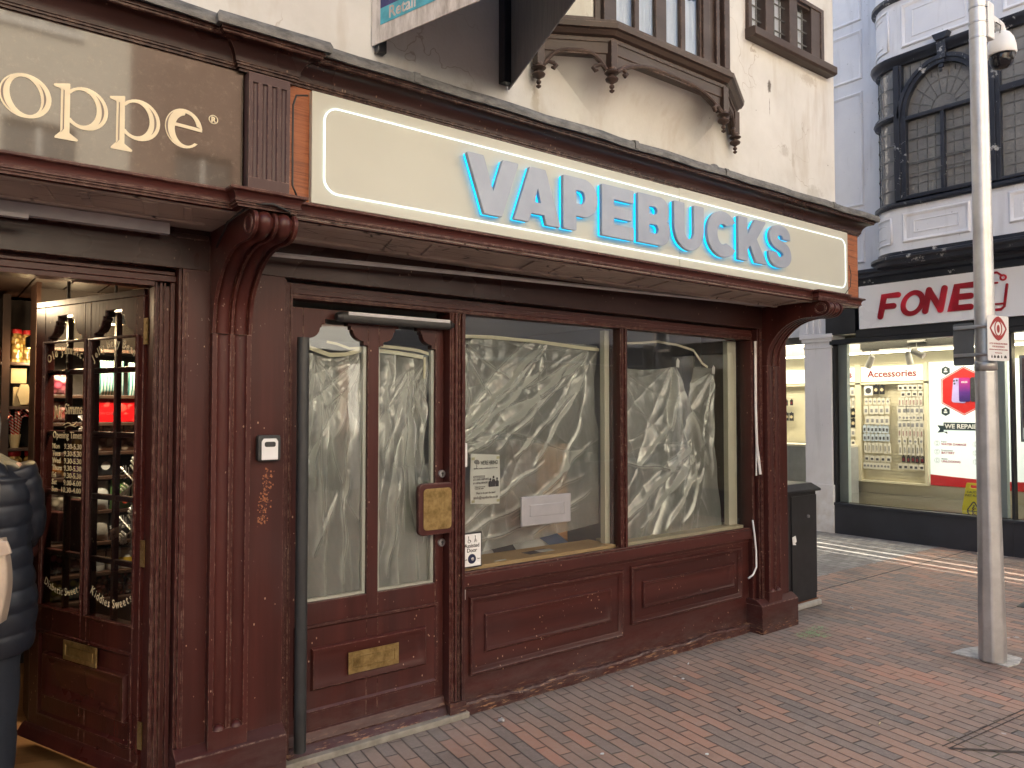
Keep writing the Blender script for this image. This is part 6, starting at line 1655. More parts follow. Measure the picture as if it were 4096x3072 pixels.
part(eye, "eye_emblem", M['maroonp'], sp)
tq = MB()
for s_, z, sz_ in (("CCTV UPGRADES PROVIDED",.104,.0145),("FOR REASSURANCE",.085,.0145),("SUPPORTED THROUGH SAFER STREETS FUNDING",.068,.0085),("#SpeakUpAgainstCrime",.048,.0075)):
    tq.join(flat(text(s_, sz_, .0003, .0002, res=2), 0, -.0006, z))
part(tq, "words", M['maroonp'], sp)
lg = MB()
for x, w_ in ((-.07,.006),(-.04,.010),(-.005,.012),(.03,.006),(.07,.014)): lg.box(x-w_,x+w_,-.0006,0,.018,.030); lg.box(x-w_*.5,x+w_*.5,-.0008,0,.030,.036)
part(lg, "logo_row", M['ink'], sp)
M['plateback'] = plain('dull_grey_plate_back', (.16,.17,.175), .35, metal=.5, var=.15)
bp = plate("notice_plate", "plain grey back of a second notice plate on the left side of the steel pole", "sign", 5.402, 2.148, 1.885, radians(-90), .125, .275, M['plateback'])
bk = thing("bracket", "steel clip and channel holding the upper edge of the two notice plates", "bracket", (5.447,2.035,2.13))
bk2 = thing("bracket", "steel clip and channel holding the lower edge of the two notice plates", "bracket", (5.447,2.035,1.95))
for L, z in ((bk,2.13),(bk2,1.95)):
    rp = .0635
    part(MB().lathe([(rp-.004,-.006),(rp,-.005),(rp,.005),(rp-.004,.006)], (5.447,2.035,z), 28), "band", M['steel'], L, smooth=40)
    part(MB().box(-.055,.085,-.016,0,z-.012,z+.012).xf(Matrix.Translation((5.400,2.148,0)) @ Matrix.Rotation(radians(-90),4,'Z')), "channel", M['steel'], L, bevel=.003)
    part(MB().tube([(5.375,2.06,z),(5.375,2.0,z),(5.41,1.965,z)], .009, 8), "bolt", M['steel'], L)
# camera
cm = thing("security_camera", "white dome camera on a bracket near the top of the steel pole", "camera", (5.44, 2.04, 4.1), 0)
part(MB().prism(rrect(.055,.155,-.06,.18,.012,3), 'y', -.045, .05), "junction_box", M['wplastic'], cm, bevel=.006)
part(MB().box(.155,.30,-.02,.02,.10,.14).tube([(.30,0,.12),(.36,0,.115),(.385,0,.09),(.385,0,.05)], [.028,.03,.03,.028], 14), "arm", M['wplastic'], cm, smooth=40, bevel=.004)
part(MB().lathe([(.001,.055),(.035,.05),(.055,.035),(.075,.0),(.088,-.05),(.093,-.10),(.088,-.112),(.07,-.112)], (.385,0,.03), 32), "housing", M['wplastic'], cm, smooth=50)
part(MB().lathe([(.072,-.11),(.074,-.125),(.070,-.16),(.055,-.19),(.03,-.205),(.001,-.21)], (.385,0,.03), 32), "dome", plain("black_gloss_dome", (.008,.008,.012), .05, bump=0), cm, smooth='all')
part(MB().lathe([(.03,-.002),(.026,-.016),(.014,-.02),(.001,-.016)], (.375,-.062,-.105), 20, 'y'), "lens", M['dgrey'], cm, smooth=40)
part(MB().tube([(.385,0,.07),(.31,-.02,.05),(.30,-.03,.09),(.25,-.02,.10)], .003, 6).tube([(.10,0,-.06),(.10,0,-.09),(.13,0,-.12),(.06,.0,-.10)], .006, 6).tube([(.06,0,.18),(.02,-.06,.30),(.06,-.03,.40),(.10,0,.33)], .006, 6), "cable", M['cable'], cm, smooth='all')
# litter bin beside the shopfront
bn = thing("litter_bin", "tall black metal bin on a concrete base beside the red corner pilaster", "bin", (5.68, 3.72, 0))
bb = MB().loft([[(5.40,3.50,.05),(5.90,3.50,.05),(5.90,3.95,.05),(5.40,3.95,.05)],[(5.40,3.50,.93),(5.90,3.50,.93),(5.90,3.95,.93),(5.40,3.95,.93)]])
part(bb, "body", M['black'], bn, bevel=.008)
part(MB().loft([[(5.385,3.47,.93),(5.93,3.47,.93),(5.93,3.97,.93),(5.385,3.97,.93)],[(5.385,3.47,.948),(5.93,3.47,.948),(5.93,3.97,.948),(5.385,3.97,.948)],[(5.44,3.52,.995),(5.87,3.52,.995),(5.87,3.92,.995),(5.44,3.92,.995)]]), "lid", M['black'], bn, bevel=.005)
part(MB().box(5.53,5.89,3.49,3.50,.10,.90), "door_panel", M['black'], bn, bevel=.003)
part(MB().lathe([(.001,-.014),(.012,-.012),(.014,0)], (5.76,3.49,.73), 14, 'y'), "lock", M['steel'], bn, smooth=40)
part(MB().box(5.38,5.91,3.46,3.97,.0,.045), "base", plain("cast_concrete", (.36,.35,.32), .85, var=.2, scale=20, bump=.4), bn, bevel=.012)
part(MB().box(5.395,5.905,3.49,3.96,.045,.052), "rust_edge", plain("rusty_edge", (.15,.06,.025), .8, var=.4, scale=30), bn)
solo(MB().prism([(5.53,.58),(5.575,.59),(5.59,.545),(5.57,.53),(5.585,.515),(5.54,.52)], 'y', 3.4865, 3.4895), "torn_sticker", M['paper'], "torn white sticker on the front of the black bin", "sticker")
# ================================================================ things fixed to the red shopfront
ks_ = thing("key_safe", "small dark key safe with a white cover on the red pilaster left of the door", "key safe", (1.213, 3.30, 1.376), 0)
part(MB().prism(rrect(-.050,.050,.0,.112,.012,4), 'y', -.035, 0), "body", M['dgrey'], ks_, bevel=.005)
part(MB().prism([(-.036,.006),(.036,.006),(.036,.085),(.028,.098),(-.028,.098),(-.036,.085)], 'y', -.041, -.035), "cover", M['wplastic'], ks_, bevel=.004)
part(MB().prism(rrect(-.024,.024,.062,.084,.008,4), 'y', -.0425, -.041), "slot", M['dgrey'], ks_)
q = MB(); rr_ = random.Random(11)
for k in range(150):
    t = rr_.random(); x = 1.225-.035*t+rr_.gauss(0,.012); z = 1.33-.22*t+rr_.gauss(0,.012); s_ = rr_.uniform(.001,.0045)
    q.prism([(x+s_*rr_.uniform(.6,1.3)*cos(a), z+s_*rr_.uniform(.6,1.6)*sin(a)) for a in [2*pi*j/6 for j in range(6)]], 'y', 3.2996-.0002*(k%4), 3.2999)
solo(q, "bare_wood_scar", plain("exposed_orange_wood", (.30,.115,.05), .7, var=.3, scale=60), "patch of flaked paint showing orange wood under the key safe", "paint scar")
wt = MB().tube([(4.825,3.325,2.095),(4.822,3.325,1.6),(4.824,3.32,1.35),(4.835,3.30,1.13)], .0095, 6)
solo(wt, "loose_trunking", M['wcable'], "long white plastic strip peeling off beside the second window", "trunking", smooth=30)
wt = MB().tube([(4.832,3.325,1.9),(4.828,3.326,1.5),(4.822,3.325,1.12)], .006, 6)
solo(wt, "loose_trunking", M['wcable'], "thinner white strip behind the loose plastic strip", "trunking", smooth=30)
wt = MB().tube([(4.80,3.345,.80),(4.80,3.33,.70),(4.803,3.32,.58),(4.79,3.31,.47),(4.75,3.31,.42),(4.70,3.315,.400)], .0065, 8)
solo(wt, "white_cable", M['wcable'], "short white cable hanging in a curve over the lower right red panel", "cable", smooth='all')
wt = MB().tube([(4.85,3.285,2.10),(4.92,3.285,2.115),(4.955,3.282,2.15),(4.96,3.28,2.3)], .004, 6)
solo(wt, "thin_cable", M['cable'], "thin dark cable clipped to the beam beside the right console", "cable", smooth='all')
wt = MB().tube([(.93,3.10,2.24),(.925,2.95,2.31),(.96,2.79,2.352),(1.03,2.765,2.357),(1.10,2.78,2.342),(1.125,2.84,2.325)], .0045, 8)
solo(wt, "black_cable", M['cable'], "black cable looping over the top of the left console scroll", "cable", smooth='all')
wt = MB().tube([(1.135,2.80,2.415),(1.118,2.80,2.45),(1.119,2.805,2.6),(1.118,2.80,2.76),(1.13,2.80,2.80),(1.18,2.81,2.815)], .004, 6)
solo(wt, "black_cable", M['cable'], "thin black cable running up between the fluted block and the bare orange board", "cable", smooth='all')
wt = MB().tube([(5.215,2.815,2.62),(5.21,2.80,2.55),(5.18,2.79,2.46),(5.11,2.79,2.405),(5.0,2.80,2.375),(4.93,2.80,2.36)], .0028, 6)
solo(wt, "black_cable", M['cable'], "thin black cable curling down from the right end of the white sign", "cable", smooth='all')
# accessibility button box
ad = thing("door_button_plate", "white Assisted Door plate with black frame in the lower left of the first window", "sign", (2.36, 3.40, .757), 0)
part(MB().box(-.066,.066,-.012,-.002,.0,.186), "frame", M['black'], ad, bevel=.002)
part(MB().box(-.058,.058,-.014,-.012,.008,.178), "face", M['paper'], ad)
q = flat(text("Assisted", .029, .0004, .0006), 0, -.0145, .108).join(flat(text("Door", .029, .0004, .0006), 0, -.0145, .083))
q.join(flat(text("Touch", .010, .0003, .0002), -.043, -.0145, .042)).join(flat(text("Here", .010, .0003, .0002), .044, -.0145, .042))
q.join(flat(outline([ellipse(-.018,.140,.009,.009), ellipse(-.018,.140,.0065,.0065)], .0004), 0, -.0145, 0)).join(flat(outline([rstroke([(-.022,.160),(-.020,.148),(-.011,.147),(-.007,.139)], .003)], .0004), 0, -.0147, 0)).join(flat(outline([ellipse(-.022,.1645,.003,.003)], .0004), 0, -.0145, 0))
q.join(flat(outline([rstroke([(.022,.162),(.020,.148),(.015,.134)], .003)], .0004), 0, -.0147, 0)).join(flat(outline([rstroke([(.020,.148),(.027,.134)], .003)], .0004), 0, -.0149, 0)).join(flat(outline([rstroke([(.021,.155),(.033,.137)], .0018)], .0004), 0, -.0151, 0)).join(flat(outline([ellipse(.021,.166,.003,.003)], .0004), 0, -.0145, 0))
part(q, "print", M['ink'], ad)
part(MB().lathe([(.001,-.021),(.010,-.021),(.012,-.019),(.024,-.018),(.026,-.014)], (0,0,.047), 26, 'y'), "button", plain("navy_button_ring", (.012,.02,.06), .3), ad, smooth=40)
part(MB().lathe([(.001,-.0225),(.008,-.022),(.010,-.0205)], (0,0,.047), 18, 'y'), "button_centre", M['steel'], ad, smooth=40)
part(MB().box(2.287,2.312,3.372,3.385,.598,.650).xf(Matrix.Translation((-2.36,-3.40,-.757))), "small_bracket", M['steel'], ad, bevel=.002)
# poster
ps_ = thing("recruitment_poster", "white We're Hiring paper poster taped inside the first window", "poster", (2.470, 3.418, 1.09), 0)
sheet = MB(); 
sheet.loft([[(-.098+.196*i/10, .004*sin(i*.9+j), .270*j/4-.012*(i/10)) for i in range(11)] for j in range(5)], closed=False, caps=False)
part(sheet, "sheet", M['paper'], ps_, smooth='all')
q = flat(text("WE'RE HIRING!", .031, .0003, .0004, align='LEFT', width=.118), -.036, -.0062, .208)
q.join(flat(text("#info@vapebucks.co.uk", .021, .0003, .0002, width=.165), 0, -.0062, .024)).join(flat(text("Want to be part the team?", .0165, .0003, .0003, width=.13), 0, -.0062, .050))
q.join(flat(text("# 2 x SALES ASSISTANTS", .014, .0003, .0003, align='LEFT', width=.103), -.083, -.0062, .125)).join(flat(text("# 1 x RETAIL MANAGER", .014, .0003, .0003, align='LEFT', width=.095), -.083, -.0062, .106))
q.join(flat(text("Vape Bucks is looking for wonderful people to join our team.", .010, .0003, .0001, width=.16), 0, -.0062, .186)).join(flat(text("* Full time & Part time roles\n* Various shifts available", .0095, .0003, .0001, align='LEFT', width=.07), -.075, -.0062, .086))
part(q, "print", M['ink'], ps_)
q = MB().box(-.083,-.006,-.0062,-.0056,.138,.150)
q.join(flat(outline([ellipse(-.062,.225,.017,.012)], .0003), 0, -.0062, 0)).join(flat(outline([ellipse(-.052,.220,.010,.009)], .0003), 0, -.0066, 0)).join(flat(outline([rstroke([(-.062,.218),(-.066,.206),(-.060,.204),(-.064,.194)], .003)], .0003), 0, -.0066, 0))
part(q, "grey_print", M['inkgrey'], ps_)
q = MB()
for dx, h_ in ((.030,.050),(.052,.064),(.076,.052)):
    q.join(flat(outline([[(dx-.011,.085),(dx+.011,.085),(dx+.012,.085+h_*.55),(dx+.005,.085+h_*.66),(dx-.005,.085+h_*.66),(dx-.012,.085+h_*.55)]], .0003), 0, -.0062, 0)).join(flat(outline([ellipse(dx,.085+h_*.82,.006,.0075,n=14)], .0003), 0, -.0062, 0))
part(q, "figure_print", M['ink'], ps_)
part(flat(text("Vacancies Available:", .0105, .0003, .0002, align='LEFT', width=.072), -.081, -.0068, .1405), "pale_print", M['paper'], ps_)
q = MB()
for x, z, a in ((-.085,.242,.3),(.082,.243,-.2),(-.085,.012,-.2),(.084,.008,.4)): q.join(flat(outline([[(x-.010,z-.007),(x+.010,z-.006),(x+.011,z+.008),(x-.010,z+.007)]], .0002), 0, -.0068, 0))
part(q, "tape", plain("yellowed_tape", (.55,.53,.36), .4), ps_)
# letter plate glued to the glass, white sticker
lp = thing("letter_box_plate", "square brushed metal letter plate fixed on the first window glass", "letter plate", (2.885, 3.40, .94), 0)
part(MB().frame(-.185,.185,.0,.165,-.002,[(0,0),(0,.010),(.004,.013),(.05,.013),(.053,.010)], fill=True), "plate", M['alu'], lp)
part(MB().box(-.125,.125,-.016,-.012,.052,.118), "flap", M['alu'], lp, bevel=.002)
solo(MB().prism(rrect(2.296,2.334,1.292,1.420,.006,3), 'y', 3.392, 3.404), "white_sensor", M['wplastic'], "small blank white plastic plate at the left edge of the first window", "plate", bevel=.002)
# on the window board
def paperon(x, y, z, w_, d_, rot, mat, nm, lbl, cat):
    q = MB().box(-w_/2,w_/2,-d_/2,d_/2,0,.0015).xf(Matrix.Rotation(radians(rot),4,'Z')); o = build(q, nm, mat); o.location = (x,y,z); return props(o, lbl, cat)
paperon(2.93,3.53,.7565,.19,.075,6,M['ink'],"leaflet","dark grey printed leaflet lying on the first window board","leaflet")
paperon(2.985,3.525,.7583,.11,.055,-4,M['paper'],"leaflet","white card lying on top of the dark leaflet on the window board","card")
paperon(2.60,3.455,.7565,.08,.012,3,M['paper'],"paper_scrap","torn white paper scrap at the front of the first window board","paper")
# ================================================================ estate agent board
eb = thing("letting_board", "V shaped agent's board with a blue and teal face, fixed to the cream wall", "sign board", (1.9, 2.93, 3.16))
A_, B_, C_ = Vector((1.521,2.94)), Vector((2.267,2.94)), Vector((1.822,1.757))
def board(P, Q, z0, z1, mats, nm):
    d = (Q-P).normalized(); n_ = Vector((d.y,-d.x))*.006
    m = MB(); m.add([(P.x,P.y,z0),(Q.x,Q.y,z0),(Q.x,Q.y,z1),(P.x,P.y,z1),(P.x-n_.x,P.y-n_.y,z0),(Q.x-n_.x,Q.y-n_.y,z0),(Q.x-n_.x,Q.y-n_.y,z1),(P.x-n_.x,P.y-n_.y,z1)], [(0,1,2,3),(7,6,5,4),(0,4,5,1),(1,5,6,2),(2,6,7,3),(3,7,4,0)])
    return part(m, nm, mats, eb)
dirty = NT("dirty_white_board"); g_ = dirty.coord((6,6,1.5)); dirty.base(dirty.ramp(dirty.noise(g_, 3, 6, .7), [(.35,(.30,.26,.22)), (.6,(.62,.58,.53))])); dirty.rough(.5)
M['dirtyw'] = dirty.m
gb = NT("grey_board_back"); g_ = gb.coord((3,3,14)); gb.base(gb.ramp(gb.noise(gb.coord((8,8,.8)), 6, 6, .7), [(.3,(.17,.17,.175)), (.7,(.28,.28,.285))])); gb.rough(.45); gb.bump(gb.noise(gb.coord((30,30,3)), 3, 4), .2, .004)
M['gback'] = gb.m
board(A_, C_, 3.16, 4.6, M['dirtyw'], "printed_board"); board(C_, B_, 3.16, 4.6, M['gback'], "grey_board")
# printed face frame: x along A->C, outward to the left (-x)
dd = (C_-A_).normalized(); FM = Matrix(((dd.x,0,dd.y,A_.x),(dd.y,0,-dd.x,A_.y),(0,1,0,3.16),(0,0,0,1)))
# text plane must face the left side: normal = (dd.y,-dd.x) ; mirror-free frame
def onboard(m): return m.xf(FM)
M['bnavy'] = plain("board_navy", (.035,.035,.13), .5, var=.3, scale=20); M['bteal'] = plain("board_teal", (.07,.36,.44), .5, var=.25, scale=20)
m = MB().box(.055,1.15,.075,.145,.0005,.002)
m2 = MB().box(.055,1.15,.1455,1.3,.0005,.002)
part(onboard(m), "teal_band", M['bteal'], eb); part(onboard(m2), "navy_band", M['bnavy'], eb)
m = text("Retail", .072, .0004, .0015, align='LEFT'); m.v = [(x+.105, y+.088, z+.0026) for x, y, z in m.v]
m2 = text("rochester", .060, .0004, .0012, align='LEFT'); m2.v = [(x+.105, y+.165, z+.0026) for x, y, z in m2.v]
m3 = text("To Let", .19, .0004, .002, align='LEFT'); m3.v = [(x+.105, y+.32, z+.0026) for x, y, z in m3.v]
part(onboard(m), "word", M['dirtyw'], eb); part(onboard(m2), "word", M['dirtyw'], eb); part(onboard(m3), "word", M['dirtyw'], eb)
part(MB().box(1.535,1.575,2.905,2.945,3.13,4.6), "post", M['black'], eb, bevel=.003)
part(MB().box(2.205,2.258,2.895,2.945,3.175,4.6), "post", M['black'], eb, bevel=.003)
# ================================================================ litter and marks
sp_ = NT("green_spray_paint")
gpos = sp_.coord(); mk = MB(); rr_ = random.Random(9)
for k in range(420):
    t = rr_.random(); x = 4.94+.36*t+rr_.gauss(0,.012); y = 3.06+.05*t+rr_.gauss(0,.035)
    if rr_.random() < .3: x = 5.10+rr_.gauss(0,.03); y = 2.95+.15*rr_.random()
    s_ = rr_.uniform(.002,.0065)
    mk.add([(x+s_*cos(a)*rr_.uniform(.6,1.2), y+s_*sin(a)*rr_.uniform(.6,1.2), .0035+.0000*k) for a in [2*pi*j/6 for j in range(6)]], [(0,1,2,3,4,5)])
for i in range(len(mk.v)//6):
    for j in range(6): v = mk.v[i*6+j]; mk.v[i*6+j] = (v[0], v[1], .0032+.000004*i)
sp_.base((.30,.48,.25)); sp_.rough(.8)
solo(mk, "spray_mark", sp_.m, "faded green spray paint mark on the bricks beside the corner plinth", "paint mark")
def crumple(x, y, s_, mat, lbl, cat="litter", nm="litter"):
    q = MB(); n = 7; rr = random.Random(int(x*997)); rings = []
    for j in range(5):
        t = j/4; rings.append([(s_*sin(pi*(.12+.76*t))*rr.uniform(.5,1.2)*cos(2*pi*k/n), s_*sin(pi*(.12+.76*t))*rr.uniform(.5,1.2)*sin(2*pi*k/n), s_*1.1*t*rr.uniform(.7,1.1)) for k in range(n)])
    q.loft(rings); o = build(q, nm, mat); o.location = (x, y, .003); return props(o, lbl, cat)
foil_ = plain("crumpled_foil", (.6,.6,.6), .3, metal=.6, var=.3, scale=50)
crumple(2.40, 3.18, .021, foil_, "crumpled silver wrapper on the bricks below the door post")
for i, (x, y) in enumerate(((3.30,3.12),(3.63,3.02),(2.93,2.30),(2.55,2.6))):
    q = MB().prism([(.010*cos(a)*(1+.2*sin(3*a)), .008*sin(a)) for a in [2*pi*j/9 for j in range(9)]], 'z', 0, .003); o = build(q, "pebble", M['paper']); o.location = (x, y, .003)
    props(o, ["flat white fleck on the bricks below the first window","flat white fleck on the bricks below the window mullion","white fleck on the open paving in the foreground","white fleck between the foil and the foreground paving"][i], "fleck")
def butt(x, y, a, lbl, col):
    q = MB().tube([(-.016,0,.004),(.016,0,.004)], .0035, 7).xf(Matrix.Rotation(a,4,'Z')); o = build(q, "cigarette_end", col, smooth=40); o.location = (x, y, .003); props(o, lbl, "cigarette end")
butt(3.86,3.17,.5,"white cigarette end near the middle of the base board",M['paper']); butt(3.90,1.98,.3,"pale cigarette end in the middle of the foreground paving",M['kraft'])
butt(5.98,3.25,1.2,"small white cigarette end beside the concrete bin base",M['paper']); butt(3.48,2.52,1.0,"dark cigarette end on the paving below the second window",M['ink'])
lf_ = MB()
for i in range(1): lf_.prism([(.0,-.03),(.02,-.01),(.035,.0),(.018,.012),(.01,.035),(-.012,.018),(-.034,.012),(-.018,-.008)], 'z', 0, .002)
o = build(lf_, "fallen_leaf", plain("dry_leaf", (.45,.24,.07), .7, var=.3)); o.location = (6.95, 4.15, .006); o.rotation_euler = (.2,.1,.4); props(o, "dry brown leaf on the grey setts near the bin", "leaf")
# surface gutter cover strips
gc = MB()
a0, b0 = Vector((3.876,1.636)), Vector((5.4,1.51)); d_ = (b0-a0).normalized(); n_ = Vector((-d_.y,d_.x))
for off, w_ in ((0,.008),(.03,.008)):
    p0 = a0+n_*off; p1 = b0+n_*off
    gc.add([(p0.x,p0.y,.004),(p1.x,p1.y,.004),(p1.x+n_.x*w_,p1.y+n_.y*w_,.004),(p0.x+n_.x*w_,p0.y+n_.y*w_,.004)], [(0,1,2,3)])
gc.add([(3.876,1.636,.0035),(3.90,1.64,.0035),(4.32,1.22,.0035),(4.30,1.20,.0035)], [(0,1,2,3)])
o = build(gc, "slot_drain", plain("gritty_joint", (.075,.06,.05), .9, var=.4, scale=30)); props(o, "narrow dark drain slot crossing the bricks at the lower right", "drain")
ds_ = MB().box(1.30,1.60,2.94,3.0,.001,.004)
mh = thing("inspection_cover", "small dark metal inspection cover in the paving near the right edge", "cover", (7.25,2.35,0), radians(6))
part(MB().box(-.16,.16,-.12,.12,.001,.006), "frame", M['dgrey'], mh); part(MB().box(-.14,.14,-.10,.10,.006,.009), "lid", plain("cast_iron", (.07,.07,.075), .6, var=.3, scale=30, bump=.5), mh)

# ================================================================ inside the vape shop
fm = thing("cardboard_box", "tall brown cardboard box standing inside the first window, blurred by the polythene", "box", (3.44, 4.1, .03))
part(MB().box(3.31,3.58,3.98,4.18,.03,1.36), "box_body", plain("cardboard", (.60,.30,.13), .8, var=.1), fm, bevel=.005); part(MB().box(3.315,3.575,3.985,4.175,1.3605,1.364), "tape_strip", M['kraft'], fm)
fm = thing("cabinet", "dark brown cabinet beside the cardboard box behind the polythene", "cabinet", (3.18, 4.1, .03))
part(MB().box(3.06,3.30,4.0,4.2,.03,1.37), "carcass", plain("brown_laminate", (.16,.06,.03), .5), fm, bevel=.004); part(MB().box(3.07,3.175,3.985,4.0,.06,1.34).box(3.185,3.29,3.985,4.0,.06,1.34), "cabinet_door", plain("brown_laminate_door", (.17,.065,.033), .45), fm, bevel=.003)
fm = thing("counter", "white shop counter behind the polythene of the first window", "counter", (2.8, 4.3, .03))
part(MB().box(2.35,3.04,4.2,4.6,.03,.95), "counter_body", M['white'], fm); part(MB().box(2.33,3.05,4.17,4.63,.95,.98), "counter_top", M['cream'], fm, bevel=.003)
solo(MB().box(2.60,2.74,4.05,4.09,.98,1.16).box(2.57,2.77,4.02,4.14,.9805,.99), "display_card", M['wplastic'], "small white card stand on the counter behind the polythene", "card stand", bevel=.002)
fm = thing("bag_heap", "heap of white and dark bags on the floor behind the first window", "bags", (3.15, 3.95, .73))
rnd = random.Random(2)
for k in range(4):
    cx, cy, s_ = 2.75+.22*k, 3.95+.05*(k%2), .13
    rings = [[(cx+s_*sin(pi*(.1+.8*j/6))*rnd.uniform(.8,1.15)*cos(2*pi*i/14)*1.3, cy+s_*sin(pi*(.1+.8*j/6))*rnd.uniform(.8,1.1)*sin(2*pi*i/14), .55+s_*1.7*j/6) for i in range(14)] for j in range(7)]
    part(MB().loft(rings), "bag", [M['wplastic'],M['ink'],M['wplastic'],plain("blue_sack",(.10,.16,.30),.4)][k], fm, smooth='all')
# ================================================================ polythene sheets
def sheet(x0, x1, ztop, zbot, y, anchors, lbl, seed, nx=150, nz=190, creases=(), vert=0.0, vk=30.0):
    rnd = random.Random(seed); vs = []; fs = []
    ph = [rnd.uniform(0, 6.28) for _ in range(12)]
    for j in range(nz+1):
        t = j/nz
        for i in range(nx+1):
            u = i/nx; zt = ztop(u); zb = zbot(u); z = zt+(zb-zt)*t
            xa = x0(t); xb = x1(t); x = xa+(xb-xa)*u
            d = 0
            for ax, az, amp, fr, dirc in anchors:
                dx, dz = x-ax, z-az; r = sqrt(dx*dx+dz*dz)+1e-4; th = atan2(dx, -dz)
                w_ = math.exp(-((th-dirc)/.75)**2)*min(1, r/.10)*math.exp(-r*.55)
                f = abs(sin(th*fr+ph[0]+.5*sin(r*5+ph[1])))**.35
                d += amp*w_*(.5-f)+.0035*w_*math.exp(-r*1.2)*(.5-abs(sin(th*fr*3.3+ph[6]+.3*sin(r*9)))**.5)
            d += .003*sin(x*13+2*sin(z*3+ph[2])+ph[3])+.0016*sin(x*61+ph[4]+2*sin(z*5))+.0004*sin((x*.7-z*.7)*97+3*sin(z*6+ph[8]))+.004*sin(z*5+x*8+ph[5])
            d += vert*(abs(sin(x*vk+.5*sin(z*2.3+ph[9])+.25*sin(z*7+ph[10])))**.4)
            d += .0005*sin(x*140+5*sin(z*9+ph[7]))*sin(z*37+x*60+ph[8])
            for (cx0, cz0, cx1, cz1, a_, w2) in creases:
                L = Vector((cx1-cx0, cz1-cz0)); l = L.length; L /= l; q = Vector((x-cx0, z-cz0)); s_ = q.dot(L)
                if -.02 < s_ < l+.02:
                    dist = abs(q.x*L.y-q.y*L.x+.006*sin(s_*22)); d -= a_*math.exp(-(dist/w2)**1.2)*sin(pi*max(0,min(1,s_/l)))**.5
            vs.append((x+.004*sin(z*23+ph[6]), y+d, z))
    for j in range(nz):
        for i in range(nx): a = j*(nx+1)+i; fs.append((a, a+1, a+nx+2, a+nx+1))
    m = MB(); m.v = vs; m.f = fs
    return solo(m, "polythene_sheet", M['film'], lbl, "polythene sheet", group="clear polythene sheets taped inside the windows", smooth='all')
M['mtape'] = plain("cream_masking_tape", (.68,.65,.50), .7, var=.08, bump=.2)
def tape(pts, wdt, y, lbl):
    solo(ribbon(pts, wdt, y, .002), "masking_tape", M['mtape'], lbl, "tape")
# door left pane (world x 1.43..1.76)
sheet(lambda t: 1.475-.05*sin(t*3)+.0*t-(.03*t), lambda t: 1.755-.0*t, lambda u: 1.865+.02*u, lambda u: .70, 3.475,
      [(1.755,1.88,.035,9,-.4),(1.50,1.86,.03,8,.2)], "polythene hanging behind the left pane of the closed red door", 1,
      creases=[(1.745,1.86,1.60,1.45,.022,.006),(1.73,1.77,1.56,1.60,.022,.007),(1.55,1.83,1.50,1.2,.02,.012),(1.52,1.5,1.55,.95,.02,.014),(1.63,1.2,1.50,.9,.02,.008),(1.68,1.3,1.66,.75,.02,.009)], nx=150, vert=.012, vk=34)
sheet(lambda t: 1.80, lambda t: 2.15-.03*sin(t*5)*(1 if t < .5 else 0)-.015*t, lambda u: 1.895, lambda u: .71, 3.472,
      [(2.02,1.82,.03,12,.0),(2.13,1.86,.03,9,-.25)], "polythene hanging behind the right pane of the closed red door", 2,
      creases=[(1.90,1.85,1.88,1.25,.02,.012),(1.97,1.30,1.90,.75,.022,.010),(2.02,1.8,2.05,1.2,.02,.007),(2.0,1.8,1.99,.95,.014,.006),(2.12,1.7,2.08,1.25,.03,.016),(2.08,1.25,2.10,.9,.022,.010)], nx=150, vert=.010, vk=29)
tape([(1.43,1.905),(1.50,1.885),(1.58,1.862),(1.66,1.868),(1.765,1.900)], .020, 3.466, "cream masking tape across the polythene in the left door pane")
tape([(1.56,1.925),(1.61,1.918),(1.68,1.898),(1.75,1.905)], .012, 3.463, "second thin strip of tape above the first in the left door pane")
tape([(1.83,1.918),(1.95,1.915),(2.08,1.905),(2.145,1.89)], .016, 3.466, "upper strip of masking tape in the right door pane")
tape([(1.82,1.895),(1.95,1.888),(2.10,1.872)], .020, 3.4632, "lower strip of masking tape in the right door pane")
tape([(2.108,1.872),(2.105,1.76)], .012, 3.4605, "short upright strip of tape in the right door pane")
sheet(lambda t: 2.30, lambda t: 3.46-.06*sin(pi*min(1,t*1.8))**2*(t<.56), lambda u: 2.018-.012*u, lambda u: .775+.10*u, 3.56,
      [(2.33,1.40,.050,7,2.35),(3.36,1.98,.045,7,-.75),(2.36,1.99,.02,8,.5),(2.98,1.985,.02,7,-.5),(2.32,1.42,.03,5,1.7)], "large polythene sheet drawn into fan folds behind the first window", 3, nx=230, nz=230,
      creases=[(2.98,1.98,2.32,1.42,.05,.008),(3.00,1.86,2.36,1.38,.05,.009),(3.30,1.90,2.40,1.33,.04,.012),(3.36,1.96,2.62,1.36,.03,.010),(3.33,1.80,2.75,1.30,.03,.013),(2.42,1.97,2.41,1.55,.03,.014),(3.40,1.40,2.75,.95,.03,.012),(3.35,1.2,2.4,.9,.02,.012),(3.3,1.55,3.10,1.1,.03,.015),(3.02,1.98,2.35,1.40,.035,.005),(3.34,1.97,2.5,1.36,.03,.006),(3.38,1.9,2.9,1.25,.03,.007),(3.36,1.97,3.05,1.55,.025,.008),(2.37,1.99,2.75,1.75,.02,.008),(2.37,1.99,2.60,1.62,.02,.007),(3.0,1.3,2.4,.95,.02,.006),(3.3,1.0,2.5,.85,.02,.008),(3.4,1.1,2.9,.85,.02,.010)])
tape([(2.30,1.985),(2.325,1.965),(2.385,2.005),(2.60,2.012),(2.95,2.005),(3.30,1.985),(3.45,1.980)], .020, 3.535, "long cream masking tape along the top of the polythene in the first window")
